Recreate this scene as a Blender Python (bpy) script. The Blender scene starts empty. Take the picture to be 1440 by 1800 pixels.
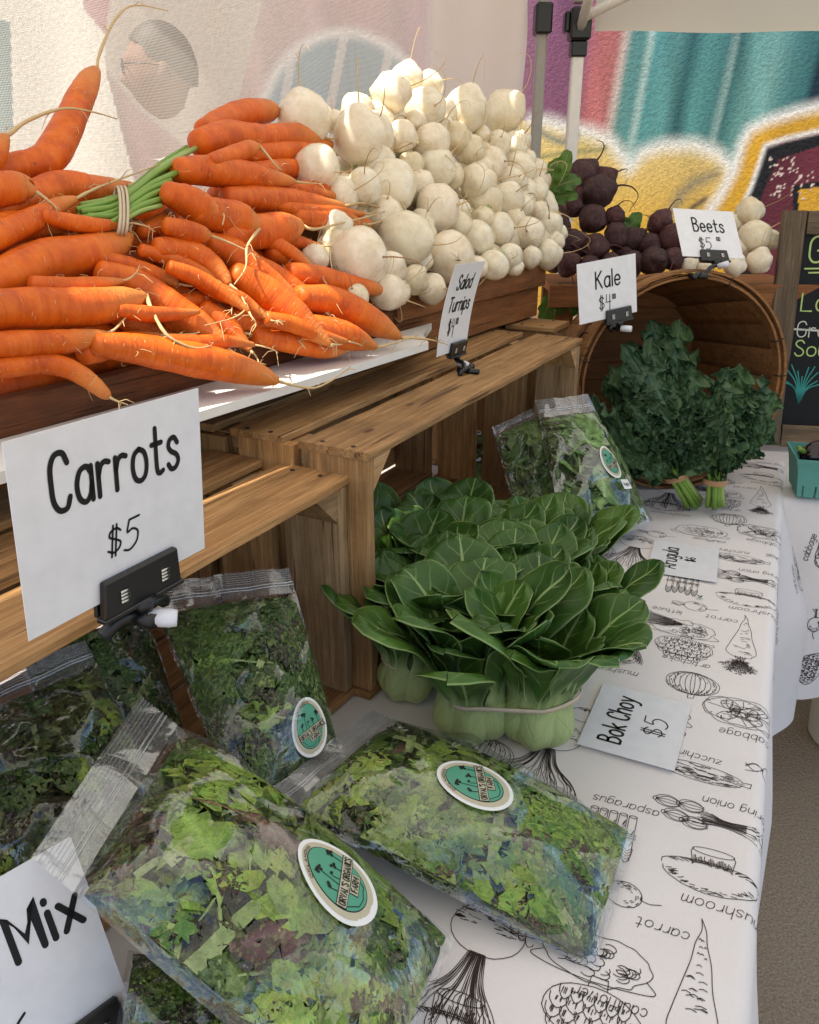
import bpy, math, random
import numpy as np
from mathutils import Vector, Matrix, Quaternion
from mathutils import noise as mnoise

random.seed(7)
rnd = random.Random(11)
SC = bpy.context.scene
COL = SC.collection
R = math.radians

# ------------------------------------------------------------------ camera, light, exposure
FPX, PITCH, CZ = 1443.0, R(22.6), 1.37
cam_d = bpy.data.cameras.new('camera')
cam = bpy.data.objects.new('camera', cam_d)
COL.objects.link(cam)
cam.location = (0, 0, CZ)
cam.rotation_euler = (R(90) - PITCH, 0, 0)
cam_d.sensor_fit = 'VERTICAL'
cam_d.sensor_height = 24.0
cam_d.lens = 24.0 * FPX / 1800.0
cam_d.clip_start = 0.02
cam_d.clip_end = 400
SC.camera = cam

YAW = R(28.8)                                    # crates run along this heading
DX = Vector((math.sin(YAW), math.cos(YAW), 0))   # along the crates, away from the camera
NX = Vector((math.cos(YAW), -math.sin(YAW), 0))  # out of the crate mouths
SUN_DIR = (-0.284 * NX - 0.40 * DX + Vector((0, 0, 0.90))).normalized()

W = bpy.data.worlds.new('World')
SC.world = W
W.use_nodes = True
wn = W.node_tree
for n in list(wn.nodes):
    wn.nodes.remove(n)
sky = wn.nodes.new('ShaderNodeTexSky')
sky.sky_type = 'NISHITA'
sky.sun_disc = False
sky.sun_elevation = math.asin(SUN_DIR.z)
sky.sun_rotation = math.atan2(SUN_DIR.x, SUN_DIR.y)
bg = wn.nodes.new('ShaderNodeBackground')
bg.inputs['Strength'].default_value = 0.13
wo = wn.nodes.new('ShaderNodeOutputWorld')
wn.links.new(sky.outputs[0], bg.inputs['Color'])
wn.links.new(bg.outputs[0], wo.inputs['Surface'])

sl = bpy.data.lights.new('sun', 'SUN')
sl.energy = 4.6
sl.angle = R(0.5)
sl.color = (1.0, 0.93, 0.80)
so = bpy.data.objects.new('sun', sl)
COL.objects.link(so)
so.rotation_euler = SUN_DIR.to_track_quat('Z', 'Y').to_euler()

SC.view_settings.view_transform = 'Standard'
SC.view_settings.look = 'None'
SC.view_settings.gamma = 1.0
SC.view_settings.use_curve_mapping = False
SC.view_settings.exposure = 1.05
SC.render.engine = 'CYCLES'
SC.cycles.max_bounces = 10
SC.cycles.diffuse_bounces = 5
SC.cycles.glossy_bounces = 3
SC.cycles.transmission_bounces = 6
SC.cycles.transparent_max_bounces = 32
SC.cycles.caustics_reflective = False
SC.cycles.caustics_refractive = False
SC.cycles.sample_clamp_indirect = 6.0

# ------------------------------------------------------------------ measuring helpers
_cf = Vector((0, math.cos(PITCH), -math.sin(PITCH)))
_cu = Vector((0, math.sin(PITCH), math.cos(PITCH)))
ORG = Vector((0, 0, CZ))

def ray(x, y):
    return _cf + Vector((1, 0, 0)) * ((x - 720) / FPX) + _cu * ((900 - y) / FPX)

def at(x, y, z=None, Y=None, plane=None):
    """a measured spot of the photograph as a point in the place: on a height, a distance or a plane (normal, offset)"""
    r = ray(x, y)
    if z is not None:
        t = (z - CZ) / r.z
    elif Y is not None:
        t = Y / r.y
    else:
        n, o = plane
        t = (o - n.dot(ORG)) / n.dot(r)
    return ORG + r * t

def depth(p):
    return (Vector(p) - ORG).dot(_cf)

# ------------------------------------------------------------------ object helpers
def mesh(name, V, F, mat=None, smooth=True, uv=None, col=None, mats=None, mi=None):
    me = bpy.data.meshes.new(name)
    me.from_pydata([tuple(v) for v in V], [], [tuple(f) for f in F])
    if mats:
        for m in mats:
            me.materials.append(m)
        if mi is not None:
            me.polygons.foreach_set('material_index', mi)
    elif mat:
        me.materials.append(mat)
    if smooth:
        me.polygons.foreach_set('use_smooth', [True] * len(me.polygons))
    if uv is not None:
        l = me.uv_layers.new(name='UVMap')
        idx = np.empty(len(me.loops), dtype=np.int32)
        me.loops.foreach_get('vertex_index', idx)
        l.data.foreach_set('uv', np.asarray(uv, dtype=np.float32)[idx].ravel())
    if col is not None:
        a = me.color_attributes.new('Col', 'FLOAT_COLOR', 'POINT')
        c = np.ones((len(V), 4), dtype=np.float32)
        c[:, :3] = np.asarray(col, dtype=np.float32)
        a.data.foreach_set('color', c.ravel())
    me.update()
    return me

def link(name, me, parent=None, loc=None, mat4=None, label=None):
    o = bpy.data.objects.new(name, me)
    COL.objects.link(o)
    if parent is not None:
        o.parent = parent
    if mat4 is not None:
        o.matrix_basis = mat4
    elif loc is not None:
        o.location = loc
    if label:
        o['label'] = label
    return o

def tag(o, label=None, cat=None, group=None, kind=None):
    if label: o['label'] = label
    if cat: o['category'] = cat
    if group: o['group'] = group
    if kind: o['kind'] = kind
    return o

def thing(name, label, cat, loc=(0, 0, 0), rz=0.0, group=None, rot=None):
    o = bpy.data.objects.new(name, None)
    o.empty_display_size = 0.02
    COL.objects.link(o)
    if rot is not None:
        o.matrix_basis = Matrix.Translation(Vector(loc)) @ rot.to_4x4()
    else:
        o.location = loc
        o.rotation_euler = (0, 0, rz)
    return tag(o, label, cat, group)

def copy_tree(o, parent=None):
    c = o.copy()
    COL.objects.link(c)
    c.parent = parent
    for ch in list(o.children):
        copy_tree(ch, c)
    return c

class MB:
    def __init__(s):
        s.V, s.F, s.U, s.C = [], [], [], []
    def add(s, V, F, U=None, C=None):
        b = len(s.V)
        s.V.extend(V)
        s.F.extend([tuple(i + b for i in f) for f in F])
        s.U.extend(U if U is not None else [(0, 0)] * len(V))
        if C is not None:
            s.C.extend(C if isinstance(C, list) else [C] * len(V))
    def box(s, x0, x1, y0, y1, z0, z1, j=0.0, bev=0.0015):
        """a box with chamfered edges; j wobbles its corners"""
        V, F = box_vf(x0, x1, y0, y1, z0, z1, bev, j)
        s.add(V, F)
    def tube(s, P, r, n=8, caps=True):
        s.add(*tube_vf(P, r, n, caps))
    def mesh(s, name, mat, smooth=True):
        return mesh(name, s.V, s.F, mat, smooth, uv=s.U, col=s.C if s.C else None)
    def build(s, name, mat, parent=None, smooth=True, **k):
        return link(name, s.mesh(name, mat, smooth), parent, **k)

def box_vf(x0, x1, y0, y1, z0, z1, b=0.0015, j=0.0):
    b = min(b, (x1 - x0) * .3, (y1 - y0) * .3, (z1 - z0) * .3)
    cx, cy, cz = (x0 + x1) / 2, (y0 + y1) / 2, (z0 + z1) / 2
    hx, hy, hz = (x1 - x0) / 2, (y1 - y0) / 2, (z1 - z0) / 2
    V, idx = [], {}
    for sx in (-1, 1):
        for sy in (-1, 1):
            for sz in (-1, 1):
                q = [rnd.uniform(-j, j) for _ in range(3)]
                for ax in range(3):
                    p = [sx * (hx - b), sy * (hy - b), sz * (hz - b)]
                    p[ax] += (sx, sy, sz)[ax] * b
                    idx[(sx, sy, sz, ax)] = len(V)
                    V.append((cx + p[0] + q[0], cy + p[1] + q[1], cz + p[2] + q[2]))
    F = []
    S = (-1, 1)
    for s in S:
        F.append([idx[(s, a, c, 0)] for a, c in ((-1, -1), (1, -1), (1, 1), (-1, 1))][::s])
        F.append([idx[(a, s, c, 1)] for a, c in ((-1, -1), (-1, 1), (1, 1), (1, -1))][::s])
        F.append([idx[(a, c, s, 2)] for a, c in ((-1, -1), (1, -1), (1, 1), (-1, 1))][::s])
    for a in S:
        for c in S:
            F.append((idx[(a, c, -1, 0)], idx[(a, c, 1, 0)], idx[(a, c, 1, 1)], idx[(a, c, -1, 1)]))
            F.append((idx[(a, -1, c, 0)], idx[(a, 1, c, 0)], idx[(a, 1, c, 2)], idx[(a, -1, c, 2)]))
            F.append((idx[(-1, a, c, 1)], idx[(1, a, c, 1)], idx[(1, a, c, 2)], idx[(-1, a, c, 2)]))
    for a in S:
        for c in S:
            for e in S:
                F.append((idx[(a, c, e, 0)], idx[(a, c, e, 1)], idx[(a, c, e, 2)]))
    return V, F

def fix_normals(me):
    import bmesh
    bm = bmesh.new()
    bm.from_mesh(me)
    bmesh.ops.recalc_face_normals(bm, faces=bm.faces)
    bm.to_mesh(me)
    bm.free()
    return me

def spline(P, n):
    """Catmull-Rom through P, n points"""
    P = [np.asarray(p, dtype=float) for p in P]
    if len(P) < 2:
        return P
    Q = [2 * P[0] - P[1]] + P + [2 * P[-1] - P[-2]]
    out = []
    m = len(P) - 1
    for k in range(n):
        u = k / (n - 1) * m
        i = min(int(u), m - 1)
        t = u - i
        a, b, c, d = Q[i], Q[i + 1], Q[i + 2], Q[i + 3]
        out.append(0.5 * (2 * b + (c - a) * t + (2 * a - 5 * b + 4 * c - d) * t * t + (3 * b - a - 3 * c + d) * t ** 3))
    return out

def tube_vf(P, r, n=8, caps=True, squash=None):
    P = [Vector(p) for p in P]
    m = len(P)
    if not hasattr(r, '__len__'):
        r = [r] * m
    V, F, U = [], [], []
    T = (P[1] - P[0]).normalized()
    a = T.orthogonal().normalized()
    L = 0
    for i in range(m):
        T2 = (P[min(i + 1, m - 1)] - P[max(i - 1, 0)])
        if T2.length < 1e-9: T2 = T
        T2 = T2.normalized()
        q = T.rotation_difference(T2)
        a = (q @ a).normalized()
        T = T2
        b = T.cross(a)
        for k in range(n):
            th = 2 * math.pi * k / n
            V.append(P[i] + (a * math.cos(th) + b * math.sin(th)) * r[i])
            U.append((k / n, i / (m - 1)))
    for i in range(m - 1):
        for k in range(n):
            k2 = (k + 1) % n
            F.append((i * n + k, i * n + k2, (i + 1) * n + k2, (i + 1) * n + k))
    if caps:
        F.append(tuple(range(n))[::-1])
        F.append(tuple((m - 1) * n + k for k in range(n)))
    return V, F, U

# ------------------------------------------------------------------ materials
class NT:
    def __init__(s, name):
        s.m = bpy.data.materials.new(name)
        s.m.use_nodes = True
        s.t = s.m.node_tree
        for n in list(s.t.nodes):
            s.t.nodes.remove(n)
        s.out = s.n('OutputMaterial')
    def n(s, typ, **k):
        nd = s.t.nodes.new('ShaderNode' + typ)
        for a, v in k.items():
            setattr(nd, a, v)
        return nd
    def l(s, a, b):
        s.t.links.new(a, b)
    def put(s, nd, key, v):
        i = nd.inputs[key]
        if hasattr(v, 'is_output') or hasattr(v, 'links'):
            s.l(v, i)
        elif isinstance(v, tuple) and len(v) == 3 and i.type == 'RGBA':
            i.default_value = (*v, 1)
        else:
            i.default_value = v
    def math(s, op, a, b=None, c=None):
        nd = s.n('Math', operation=op)
        s.put(nd, 0, a)
        if b is not None: s.put(nd, 1, b)
        if c is not None: s.put(nd, 2, c)
        return nd.outputs[0]
    def mix(s, f, a, b, blend='MIX'):
        nd = s.n('Mix', data_type='RGBA', blend_type=blend)
        s.put(nd, 0, f)
        s.put(nd, 6, a)
        s.put(nd, 7, b)
        return nd.outputs[2]
    def ramp(s, f, stops, interp='LINEAR'):
        nd = s.n('ValToRGB')
        cr = nd.color_ramp
        cr.interpolation = interp
        while len(cr.elements) < len(stops):
            cr.elements.new(0.5)
        for e, (p, c) in zip(cr.elements, stops):
            e.position = p
            e.color = (*c, 1) if len(c) == 3 else c
        s.put(nd, 0, f)
        return nd.outputs[0]
    def noise(s, vec, scale, detail=3, rough=0.55, dist=0.0):
        nd = s.n('TexNoise')
        if vec is not None: s.l(vec, nd.inputs['Vector'])
        nd.inputs['Scale'].default_value = scale
        nd.inputs['Detail'].default_value = detail
        nd.inputs['Roughness'].default_value = rough
        nd.inputs['Distortion'].default_value = dist
        return nd.outputs['Fac']
    def mapping(s, vec, scale=(1, 1, 1), loc=(0, 0, 0)):
        nd = s.n('Mapping')
        s.l(vec, nd.inputs['Vector'])
        s.put(nd, 'Scale', scale)
        s.put(nd, 'Location', loc)
        return nd.outputs[0]
    def coord(s, which='Object'):
        return s.n('TexCoord').outputs[which]
    def jittered(s):
        """object coordinates shifted by the object's own random number"""
        oi = s.n('ObjectInfo')
        v = s.n('VectorMath', operation='SCALE')
        v.inputs[0].default_value = (37.0, 17.0, 71.0)
        s.l(oi.outputs['Random'], v.inputs['Scale'])
        ad = s.n('VectorMath', operation='ADD')
        s.l(s.coord(), ad.inputs[0])
        s.l(v.outputs[0], ad.inputs[1])
        return ad.outputs[0], oi.outputs['Random']
    def bump(s, h, strength=0.3, dist=0.002):
        nd = s.n('Bump')
        s.put(nd, 'Strength', strength)
        s.put(nd, 'Distance', dist)
        s.l(h, nd.inputs['Height'])
        return nd.outputs[0]
    def bsdf(s, color, rough=0.6, normal=None, spec=0.4, **k):
        b = s.n('BsdfPrincipled')
        s.put(b, 'Base Color', color)
        s.put(b, 'Roughness', rough)
        s.put(b, 'Specular IOR Level', spec)
        if normal is not None: s.l(normal, b.inputs['Normal'])
        for a, v in k.items():
            s.put(b, a.replace('_', ' '), v)
        return b.outputs[0]
    def done(s, sh):
        s.l(sh, s.out.inputs['Surface'])
        return s.m

def plain(name, c, rough=0.6, spec=0.4, **k):
    t = NT(name)
    v, r = t.jittered()
    f = t.noise(v, 60, 3)
    c2 = tuple(x * 0.82 for x in c)
    return t.done(t.bsdf(t.mix(f, c, c2), rough, t.bump(f, 0.08, 0.001), spec, **k))

def wood(name, light, dark, knot=(0.06, 0.025, 0.01), rough=0.72, dirt=0.35, gscale=1.0):
    t = NT(name)
    v, r = t.jittered()
    g1 = t.noise(t.mapping(v, (2.2 * gscale, 38 * gscale, 38 * gscale)), 1.6, 6, 0.62, 0.6)
    g2 = t.noise(t.mapping(v, (9 * gscale, 240 * gscale, 240 * gscale)), 1.5, 3, 0.6)
    wv = t.n('TexWave', wave_type='BANDS', bands_direction='Y')
    t.l(t.mapping(v, (0.8, 10, 10)), wv.inputs['Vector'])
    wv.inputs['Scale'].default_value = 2.2
    wv.inputs['Distortion'].default_value = 9
    wv.inputs['Detail'].default_value = 3
    base = t.ramp(g1, [(0.25, dark), (0.5, tuple((a + b) / 2 for a, b in zip(light, dark))), (0.75, light)])
    base = t.mix(t.math('MULTIPLY', wv.outputs[0], 0.35), base, dark)
    base = t.mix(t.math('MULTIPLY', t.ramp(g2, [(0.35, (0, 0, 0)), (0.68, (1, 1, 1))]), 0.5), base, tuple(x * 0.40 for x in dark))
    tint = t.ramp(r, [(0, (0.72, 0.70, 0.68)), (0.5, (1, 1, 1)), (1, (1.18, 1.08, 0.95))])
    base = t.mix(1.0, base, tint, 'MULTIPLY')
    vo = t.n('TexVoronoi', feature='F1')
    t.l(t.mapping(v, (5, 13, 13)), vo.inputs['Vector'])
    vo.inputs['Scale'].default_value = 1.3
    kn = t.ramp(vo.outputs['Distance'], [(0.035, (1, 1, 1)), (0.10, (0, 0, 0))])
    base = t.mix(t.math('MULTIPLY', kn, 0.85), base, knot)
    st = t.noise(v, 7, 4, 0.6)
    base = t.mix(t.math('MULTIPLY', t.ramp(st, [(0.5, (0, 0, 0)), (0.72, (1, 1, 1))]), dirt), base, (0.05, 0.03, 0.018))
    bl = t.noise(t.mapping(v, (3, 16, 16)), 2.2, 5, 0.65)
    base = t.mix(t.math('MULTIPLY', t.ramp(bl, [(0.36, (1, 1, 1)), (0.52, (0, 0, 0))]), 0.45), base, tuple(x * 0.42 for x in dark))
    ck = t.noise(t.mapping(v, (4, 120, 120)), 1.0, 2, 0.5)
    ckf = t.ramp(ck, [(0.66, (0, 0, 0)), (0.70, (1, 1, 1))])
    base = t.mix(t.math('MULTIPLY', ckf, 0.6), base, (0.035, 0.018, 0.009))
    saw = t.noise(t.mapping(v, (160, 6, 6)), 1.0, 2, 0.5)
    h = t.math('ADD', t.math('MULTIPLY', g1, 0.5), t.math('MULTIPLY', g2, 0.5))
    h = t.math('SUBTRACT', t.math('ADD', h, t.math('MULTIPLY', saw, 0.25)), t.math('MULTIPLY', ckf, 0.6))
    return t.done(t.bsdf(base, rough, t.bump(h, 0.9, 0.0025), 0.22))

M = {}
M['crate'] = wood('crate_wood', (0.62, 0.38, 0.175), (0.31, 0.16, 0.062))
M['crate_raw'] = wood('crate_raw_wood', (0.64, 0.45, 0.26), (0.35, 0.21, 0.10))
M['bin'] = wood('bin_wood', (0.42, 0.18, 0.065), (0.25, 0.095, 0.033), dirt=0.25)
M['bin_red'] = wood('bin_reddish_wood', (0.30, 0.105, 0.04), (0.15, 0.05, 0.02), dirt=0.5)
M['grey_wood'] = wood('weathered_wood', (0.27, 0.20, 0.13), (0.14, 0.10, 0.065))
M['basket'] = wood('basket_wood', (0.40, 0.19, 0.072), (0.24, 0.10, 0.034), dirt=0.2)
M['basket_rim'] = wood('basket_rim_wood', (0.50, 0.25, 0.10), (0.32, 0.145, 0.05), dirt=0.15)
M['white_board'] = plain('white_painted_board', (0.80, 0.78, 0.74), 0.55)
M['card'] = plain('laminated_card', (0.80, 0.79, 0.82), 0.22, 0.5)
M['card_matt'] = plain('paper_card', (0.80, 0.79, 0.80), 0.45, 0.4)
M['ink'] = plain('black_ink', (0.008, 0.008, 0.009), 0.5, 0.3)
M['ink_soft'] = plain('printed_ink', (0.045, 0.032, 0.03), 0.8, 0.1)
M['black_plastic'] = plain('black_plastic', (0.008, 0.008, 0.009), 0.32, 0.5)
M['steel'] = plain('bright_steel', (0.6, 0.58, 0.54), 0.25, 0.5, Metallic=1.0)
M['white_plastic'] = plain('white_plastic', (0.78, 0.78, 0.84), 0.35, 0.5)
M['band'] = plain('rubber_band', (0.62, 0.50, 0.36), 0.6)
M['band_red'] = plain('tan_band', (0.52, 0.30, 0.15), 0.6)
M['post'] = plain('painted_steel', (0.78, 0.76, 0.72), 0.4)
M['grey_post'] = plain('grey_steel', (0.34, 0.32, 0.29), 0.45)
M['pint'] = plain('turquoise_moulded_pulp', (0.13, 0.36, 0.31), 0.75, 0.2)
M['bucket'] = plain('beige_plastic', (0.48, 0.45, 0.36), 0.5)
M['aubergine'] = plain('dark_purple_skin', (0.012, 0.004, 0.008), 0.18, 0.6)
M['chalkboard'] = plain('chalkboard_black', (0.012, 0.013, 0.014), 0.7, 0.2)
M['chalk_green'] = plain('green_chalk', (0.45, 0.60, 0.22), 0.9, 0.05)
M['chalk_white'] = plain('white_chalk', (0.62, 0.62, 0.55), 0.9, 0.05)
M['chalk_teal'] = plain('teal_chalk', (0.06, 0.30, 0.27), 0.9, 0.05)
M['sticker_white'] = plain('sticker_paper', (0.82, 0.82, 0.80), 0.4)
M['sticker_cream'] = plain('sticker_cream', (0.52, 0.47, 0.33), 0.4)
M['sticker_green'] = plain('sticker_green', (0.085, 0.33, 0.21), 0.4)
M['stalk_green'] = plain('green_stalk', (0.20, 0.34, 0.055), 0.45)
M['stalk_pale'] = plain('pale_green_stalk', (0.32, 0.44, 0.12), 0.45)
M['skin'] = plain('skin', (0.27, 0.14, 0.095), 0.6)
M['hair'] = plain('dark_hair', (0.03, 0.022, 0.018), 0.6)
M['shirt'] = plain('pale_shirt', (0.55, 0.52, 0.48), 0.85, 0.1)
M['trousers'] = plain('dark_trousers', (0.05, 0.05, 0.06), 0.85, 0.1)

def m_cloth():
    t = NT('tablecloth_cotton')
    v = t.coord()
    uv = t.coord('UV')
    w1 = t.noise(t.mapping(uv, (900, 90, 1)), 1.0, 2)
    w2 = t.noise(t.mapping(uv, (90, 900, 1)), 1.0, 2)
    s = t.noise(v, 5, 4)
    h = t.math('ADD', w1, w2)
    c = t.mix(t.ramp(s, [(0.35, (0, 0, 0)), (0.75, (1, 1, 1))]), (0.80, 0.745, 0.715), (0.73, 0.675, 0.64))
    c = t.mix(t.math('MULTIPLY', t.math('SUBTRACT', h, 0.6), 0.25), c, (0.55, 0.52, 0.5))
    return t.done(t.bsdf(c, 0.9, t.bump(h, 0.25, 0.0006), 0.1))
M['cloth'] = m_cloth()

def m_carrot():
    t = NT('carrot_skin')
    uv = t.coord('UV')
    v, r = t.jittered()
    sep = t.n('SeparateXYZ')
    t.l(uv, sep.inputs[0])
    oi = t.math('MULTIPLY', r, 50.0)
    cmb = t.n('CombineXYZ')
    t.l(sep.outputs[0], cmb.inputs[0]); t.l(sep.outputs[1], cmb.inputs[1]); t.l(oi, cmb.inputs[2])
    rings = t.noise(t.mapping(cmb.outputs[0], (1.6, 42, 1)), 1.0, 4, 0.65)
    blot = t.noise(v, 38, 4, 0.6)
    c = t.ramp(blot, [(0.28, (0.44, 0.060, 0.003)), (0.5, (0.64, 0.110, 0.004)), (0.75, (0.76, 0.165, 0.007))])
    c = t.mix(t.math('MULTIPLY', t.ramp(rings, [(0.5, (0, 0, 0)), (0.72, (1, 1, 1))]), 0.28), c, (0.80, 0.26, 0.05))
    c = t.mix(t.math('MULTIPLY', t.ramp(rings, [(0.28, (1, 1, 1)), (0.42, (0, 0, 0))]), 0.35), c, (0.30, 0.042, 0.006))
    # pale lenticel dashes
    vo = t.n('TexVoronoi', feature='F1')
    t.l(t.mapping(cmb.outputs[0], (6, 34, 1)), vo.inputs['Vector'])
    vo.inputs['Scale'].default_value = 1.0
    ds = t.ramp(vo.outputs['Distance'], [(0.10, (1, 1, 1)), (0.17, (0, 0, 0))])
    c = t.mix(t.math('MULTIPLY', ds, 0.5), c, (0.82, 0.40, 0.15))
    tip = t.ramp(sep.outputs[1], [(0.66, (0, 0, 0)), (0.90, (1, 1, 1))])
    c = t.mix(t.math('MULTIPLY', tip, 0.55), c, (0.62, 0.27, 0.07))
    dirt = t.noise(v, 75, 5, 0.7)
    c = t.mix(t.math('MULTIPLY', t.ramp(dirt, [(0.66, (0, 0, 0)), (0.72, (1, 1, 1))]), 0.75), c, (0.10, 0.045, 0.018))
    d2 = t.noise(v, 16, 4, 0.6)
    c = t.mix(t.math('MULTIPLY', t.ramp(d2, [(0.52, (0, 0, 0)), (0.75, (1, 1, 1))]), 0.32), c, (0.34, 0.10, 0.03))
    h = t.math('SUBTRACT', t.math('MULTIPLY', rings, 0.8), t.math('MULTIPLY', ds, 0.4))
    return t.done(t.bsdf(c, 0.45, t.bump(h, 0.7, 0.0020), 0.32, Subsurface_Weight=0.12, Subsurface_Scale=0.006, Subsurface_Radius=(1.0, 0.3, 0.1)))
M['carrot'] = m_carrot()
M['rootlet'] = plain('pale_root', (0.62, 0.44, 0.22), 0.7)
M['rootlet_brown'] = plain('brown_root', (0.36, 0.22, 0.10), 0.75)

def m_turnip():
    t = NT('turnip_skin')
    v, r = t.jittered()
    f = t.noise(v, 1.7, 4, 0.6)
    c = t.ramp(f, [(0.3, (0.66, 0.57, 0.40)), (0.62, (0.80, 0.73, 0.58))])
    tint = t.ramp(r, [(0, (0.90, 0.84, 0.72)), (0.5, (1, 1, 1)), (1, (1.02, 0.98, 0.98))])
    c = t.mix(1.0, c, tint, 'MULTIPLY')
    sep = t.n('SeparateXYZ')
    t.l(t.coord(), sep.inputs[0])
    crown = t.ramp(t.math('MULTIPLY', sep.outputs[2], -1.0), [(0.55, (0, 0, 0)), (0.92, (1, 1, 1))])
    c = t.mix(t.math('MULTIPLY', crown, 0.40), c, (0.50, 0.50, 0.22))
    d = t.noise(v, 9, 6, 0.72)
    c = t.mix(t.math('MULTIPLY', t.ramp(d, [(0.62, (0, 0, 0)), (0.70, (1, 1, 1))]), 0.55), c, (0.36, 0.22, 0.09))
    d2 = t.noise(v, 1.2, 3, 0.6, 1.0)
    c = t.mix(t.math('MULTIPLY', t.ramp(d2, [(0.54, (0, 0, 0)), (0.78, (1, 1, 1))]), 0.42), c, (0.58, 0.42, 0.20))
    sc = t.noise(t.mapping(v, (1.6, 1.6, 15)), 1.2, 3)
    scf = t.ramp(sc, [(0.64, (0, 0, 0)), (0.70, (1, 1, 1))])
    c = t.mix(t.math('MULTIPLY', scf, 0.25), c, (0.48, 0.34, 0.16))
    h = t.math('SUBTRACT', f, t.math('MULTIPLY', scf, 0.25))
    return t.done(t.bsdf(c, 0.24, t.bump(h, 0.25, 0.0025), 0.5, Subsurface_Weight=0.25, Subsurface_Scale=0.014, Subsurface_Radius=(1.0, 0.7, 0.35)))
M['turnip'] = m_turnip()

def m_beet():
    t = NT('beet_skin')
    v, r = t.jittered()
    f = t.noise(v, 3.2, 5, 0.65)
    g = t.noise(t.mapping(v, (2, 2, 14)), 1.2, 4, 0.6)
    c = t.ramp(f, [(0.3, (0.024, 0.007, 0.009)), (0.55, (0.050, 0.016, 0.018)), (0.78, (0.12, 0.06, 0.045))])
    c = t.mix(t.math('MULTIPLY', t.ramp(g, [(0.5, (0, 0, 0)), (0.7, (1, 1, 1))]), 0.4), c, (0.15, 0.085, 0.06))
    c = t.mix(1.0, c, t.ramp(r, [(0, (0.7, 0.7, 0.7)), (1, (1.4, 1.15, 1.15))]), 'MULTIPLY')
    return t.done(t.bsdf(c, 0.62, t.bump(t.math('ADD', f, g), 0.35, 0.003), 0.35))
M['beet'] = m_beet()
M['beet_root'] = plain('beet_root', (0.06, 0.022, 0.02), 0.7)

def m_leaf(name, dark, light, vein, back, stalk=None, s0=0.0, s1=0.0, vn=9.0, rough=0.38, trans=0.35):
    """leaf blade with a pale midrib and side veins laid out in its own UV; stalk colour below s0..s1 along its length"""
    t = NT(name)
    uv = t.coord('UV')
    v, r = t.jittered()
    sep = t.n('SeparateXYZ')
    t.l(uv, sep.inputs[0])
    U, Vv = sep.outputs[0], sep.outputs[1]
    au = t.math('ABSOLUTE', U)
    f = t.noise(v, 26, 4, 0.6)
    c = t.mix(t.ramp(f, [(0.3, (0, 0, 0)), (0.72, (1, 1, 1))]), dark, light)
    tint = t.ramp(r, [(0, (0.72, 0.78, 0.8)), (0.55, (1, 1, 1)), (1, (1.35, 1.2, 0.95))])
    c = t.mix(1.0, c, tint, 'MULTIPLY')
    wob = t.math('MULTIPLY', t.math('SUBTRACT', t.noise(v, 40, 2), 0.5), 0.5)
    sv = t.math('FRACT', t.math('ADD', t.math('SUBTRACT', t.math('MULTIPLY', Vv, vn), t.math('MULTIPLY', au, 1.7)), wob))
    svd = t.math('ABSOLUTE', t.math('SUBTRACT', sv, 0.5))
    side = t.ramp(svd, [(0.03, (1, 1, 1)), (0.075, (0, 0, 0))])
    side = t.math('MULTIPLY', side, t.ramp(au, [(0.0, (1, 1, 1)), (0.95, (0.15, 0.15, 0.15))]))
    c = t.mix(t.math('MULTIPLY', side, 0.42), c, vein)
    mw = t.math('SUBTRACT', 0.10, t.math('MULTIPLY', Vv, 0.075))
    mid = t.math('LESS_THAN', au, mw)
    c = t.mix(t.math('MULTIPLY', mid, 0.8), c, vein)
    edge = t.ramp(au, [(0.94, (0, 0, 0)), (0.97, (1, 1, 1))])
    c = t.mix(t.math('MULTIPLY', edge, 0.55), c, vein)
    geo = t.n('NewGeometry')
    c = t.mix(t.math('MULTIPLY', geo.outputs['Backfacing'], 0.55), c, back)
    if stalk is not None:
        sf = t.n('MapRange')
        t.l(t.math('ADD', Vv, t.math('MULTIPLY', au, -0.10)), sf.inputs[0])
        sf.inputs[1].default_value = s0; sf.inputs[2].default_value = s1
        streak = t.noise(t.mapping(uv, (14, 2, 1)), 1.0, 3)
        sc = t.mix(t.ramp(streak, [(0.3, (0, 0, 0)), (0.7, (1, 1, 1))]), stalk, tuple(x * 0.8 for x in stalk))
        basef = t.ramp(Vv, [(0.0, (1, 1, 1)), (0.22, (0, 0, 0))])
        sc = t.mix(t.math('MULTIPLY', basef, 0.75), sc, (0.66, 0.70, 0.45))
        c = t.mix(sf.outputs[0], sc, c)
    h = t.math('ADD', t.math('MULTIPLY', f, 0.4), t.math('MULTIPLY', side, -0.8))
    nrm = t.bump(h, 0.5, 0.002)
    b = t.bsdf(c, rough, nrm, 0.35)
    tr = t.n('BsdfTranslucent')
    t.put(tr, 'Color', t.mix(0.5, c, light))
    mx = t.n('MixShader')
    mx.inputs[0].default_value = trans
    t.l(b, mx.inputs[1]); t.l(tr.outputs[0], mx.inputs[2])
    return t.done(mx.outputs[0])
M['bok'] = m_leaf('bok_choy_leaf', (0.034, 0.090, 0.015), (0.068, 0.158, 0.027), (0.34, 0.46, 0.17), (0.095, 0.18, 0.05),
                  stalk=(0.50, 0.60, 0.25), s0=0.33, s1=0.50, vn=10, trans=0.18)
M['kale'] = m_leaf('kale_leaf', (0.024, 0.064, 0.026), (0.072, 0.140, 0.062), (0.085, 0.15, 0.075), (0.06, 0.11, 0.06), vn=8, rough=0.42, trans=0.15)
M['greens'] = m_leaf('beet_greens', (0.05, 0.13, 0.02), (0.10, 0.22, 0.04), (0.3, 0.25, 0.12), (0.12, 0.2, 0.06), vn=8)

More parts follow.
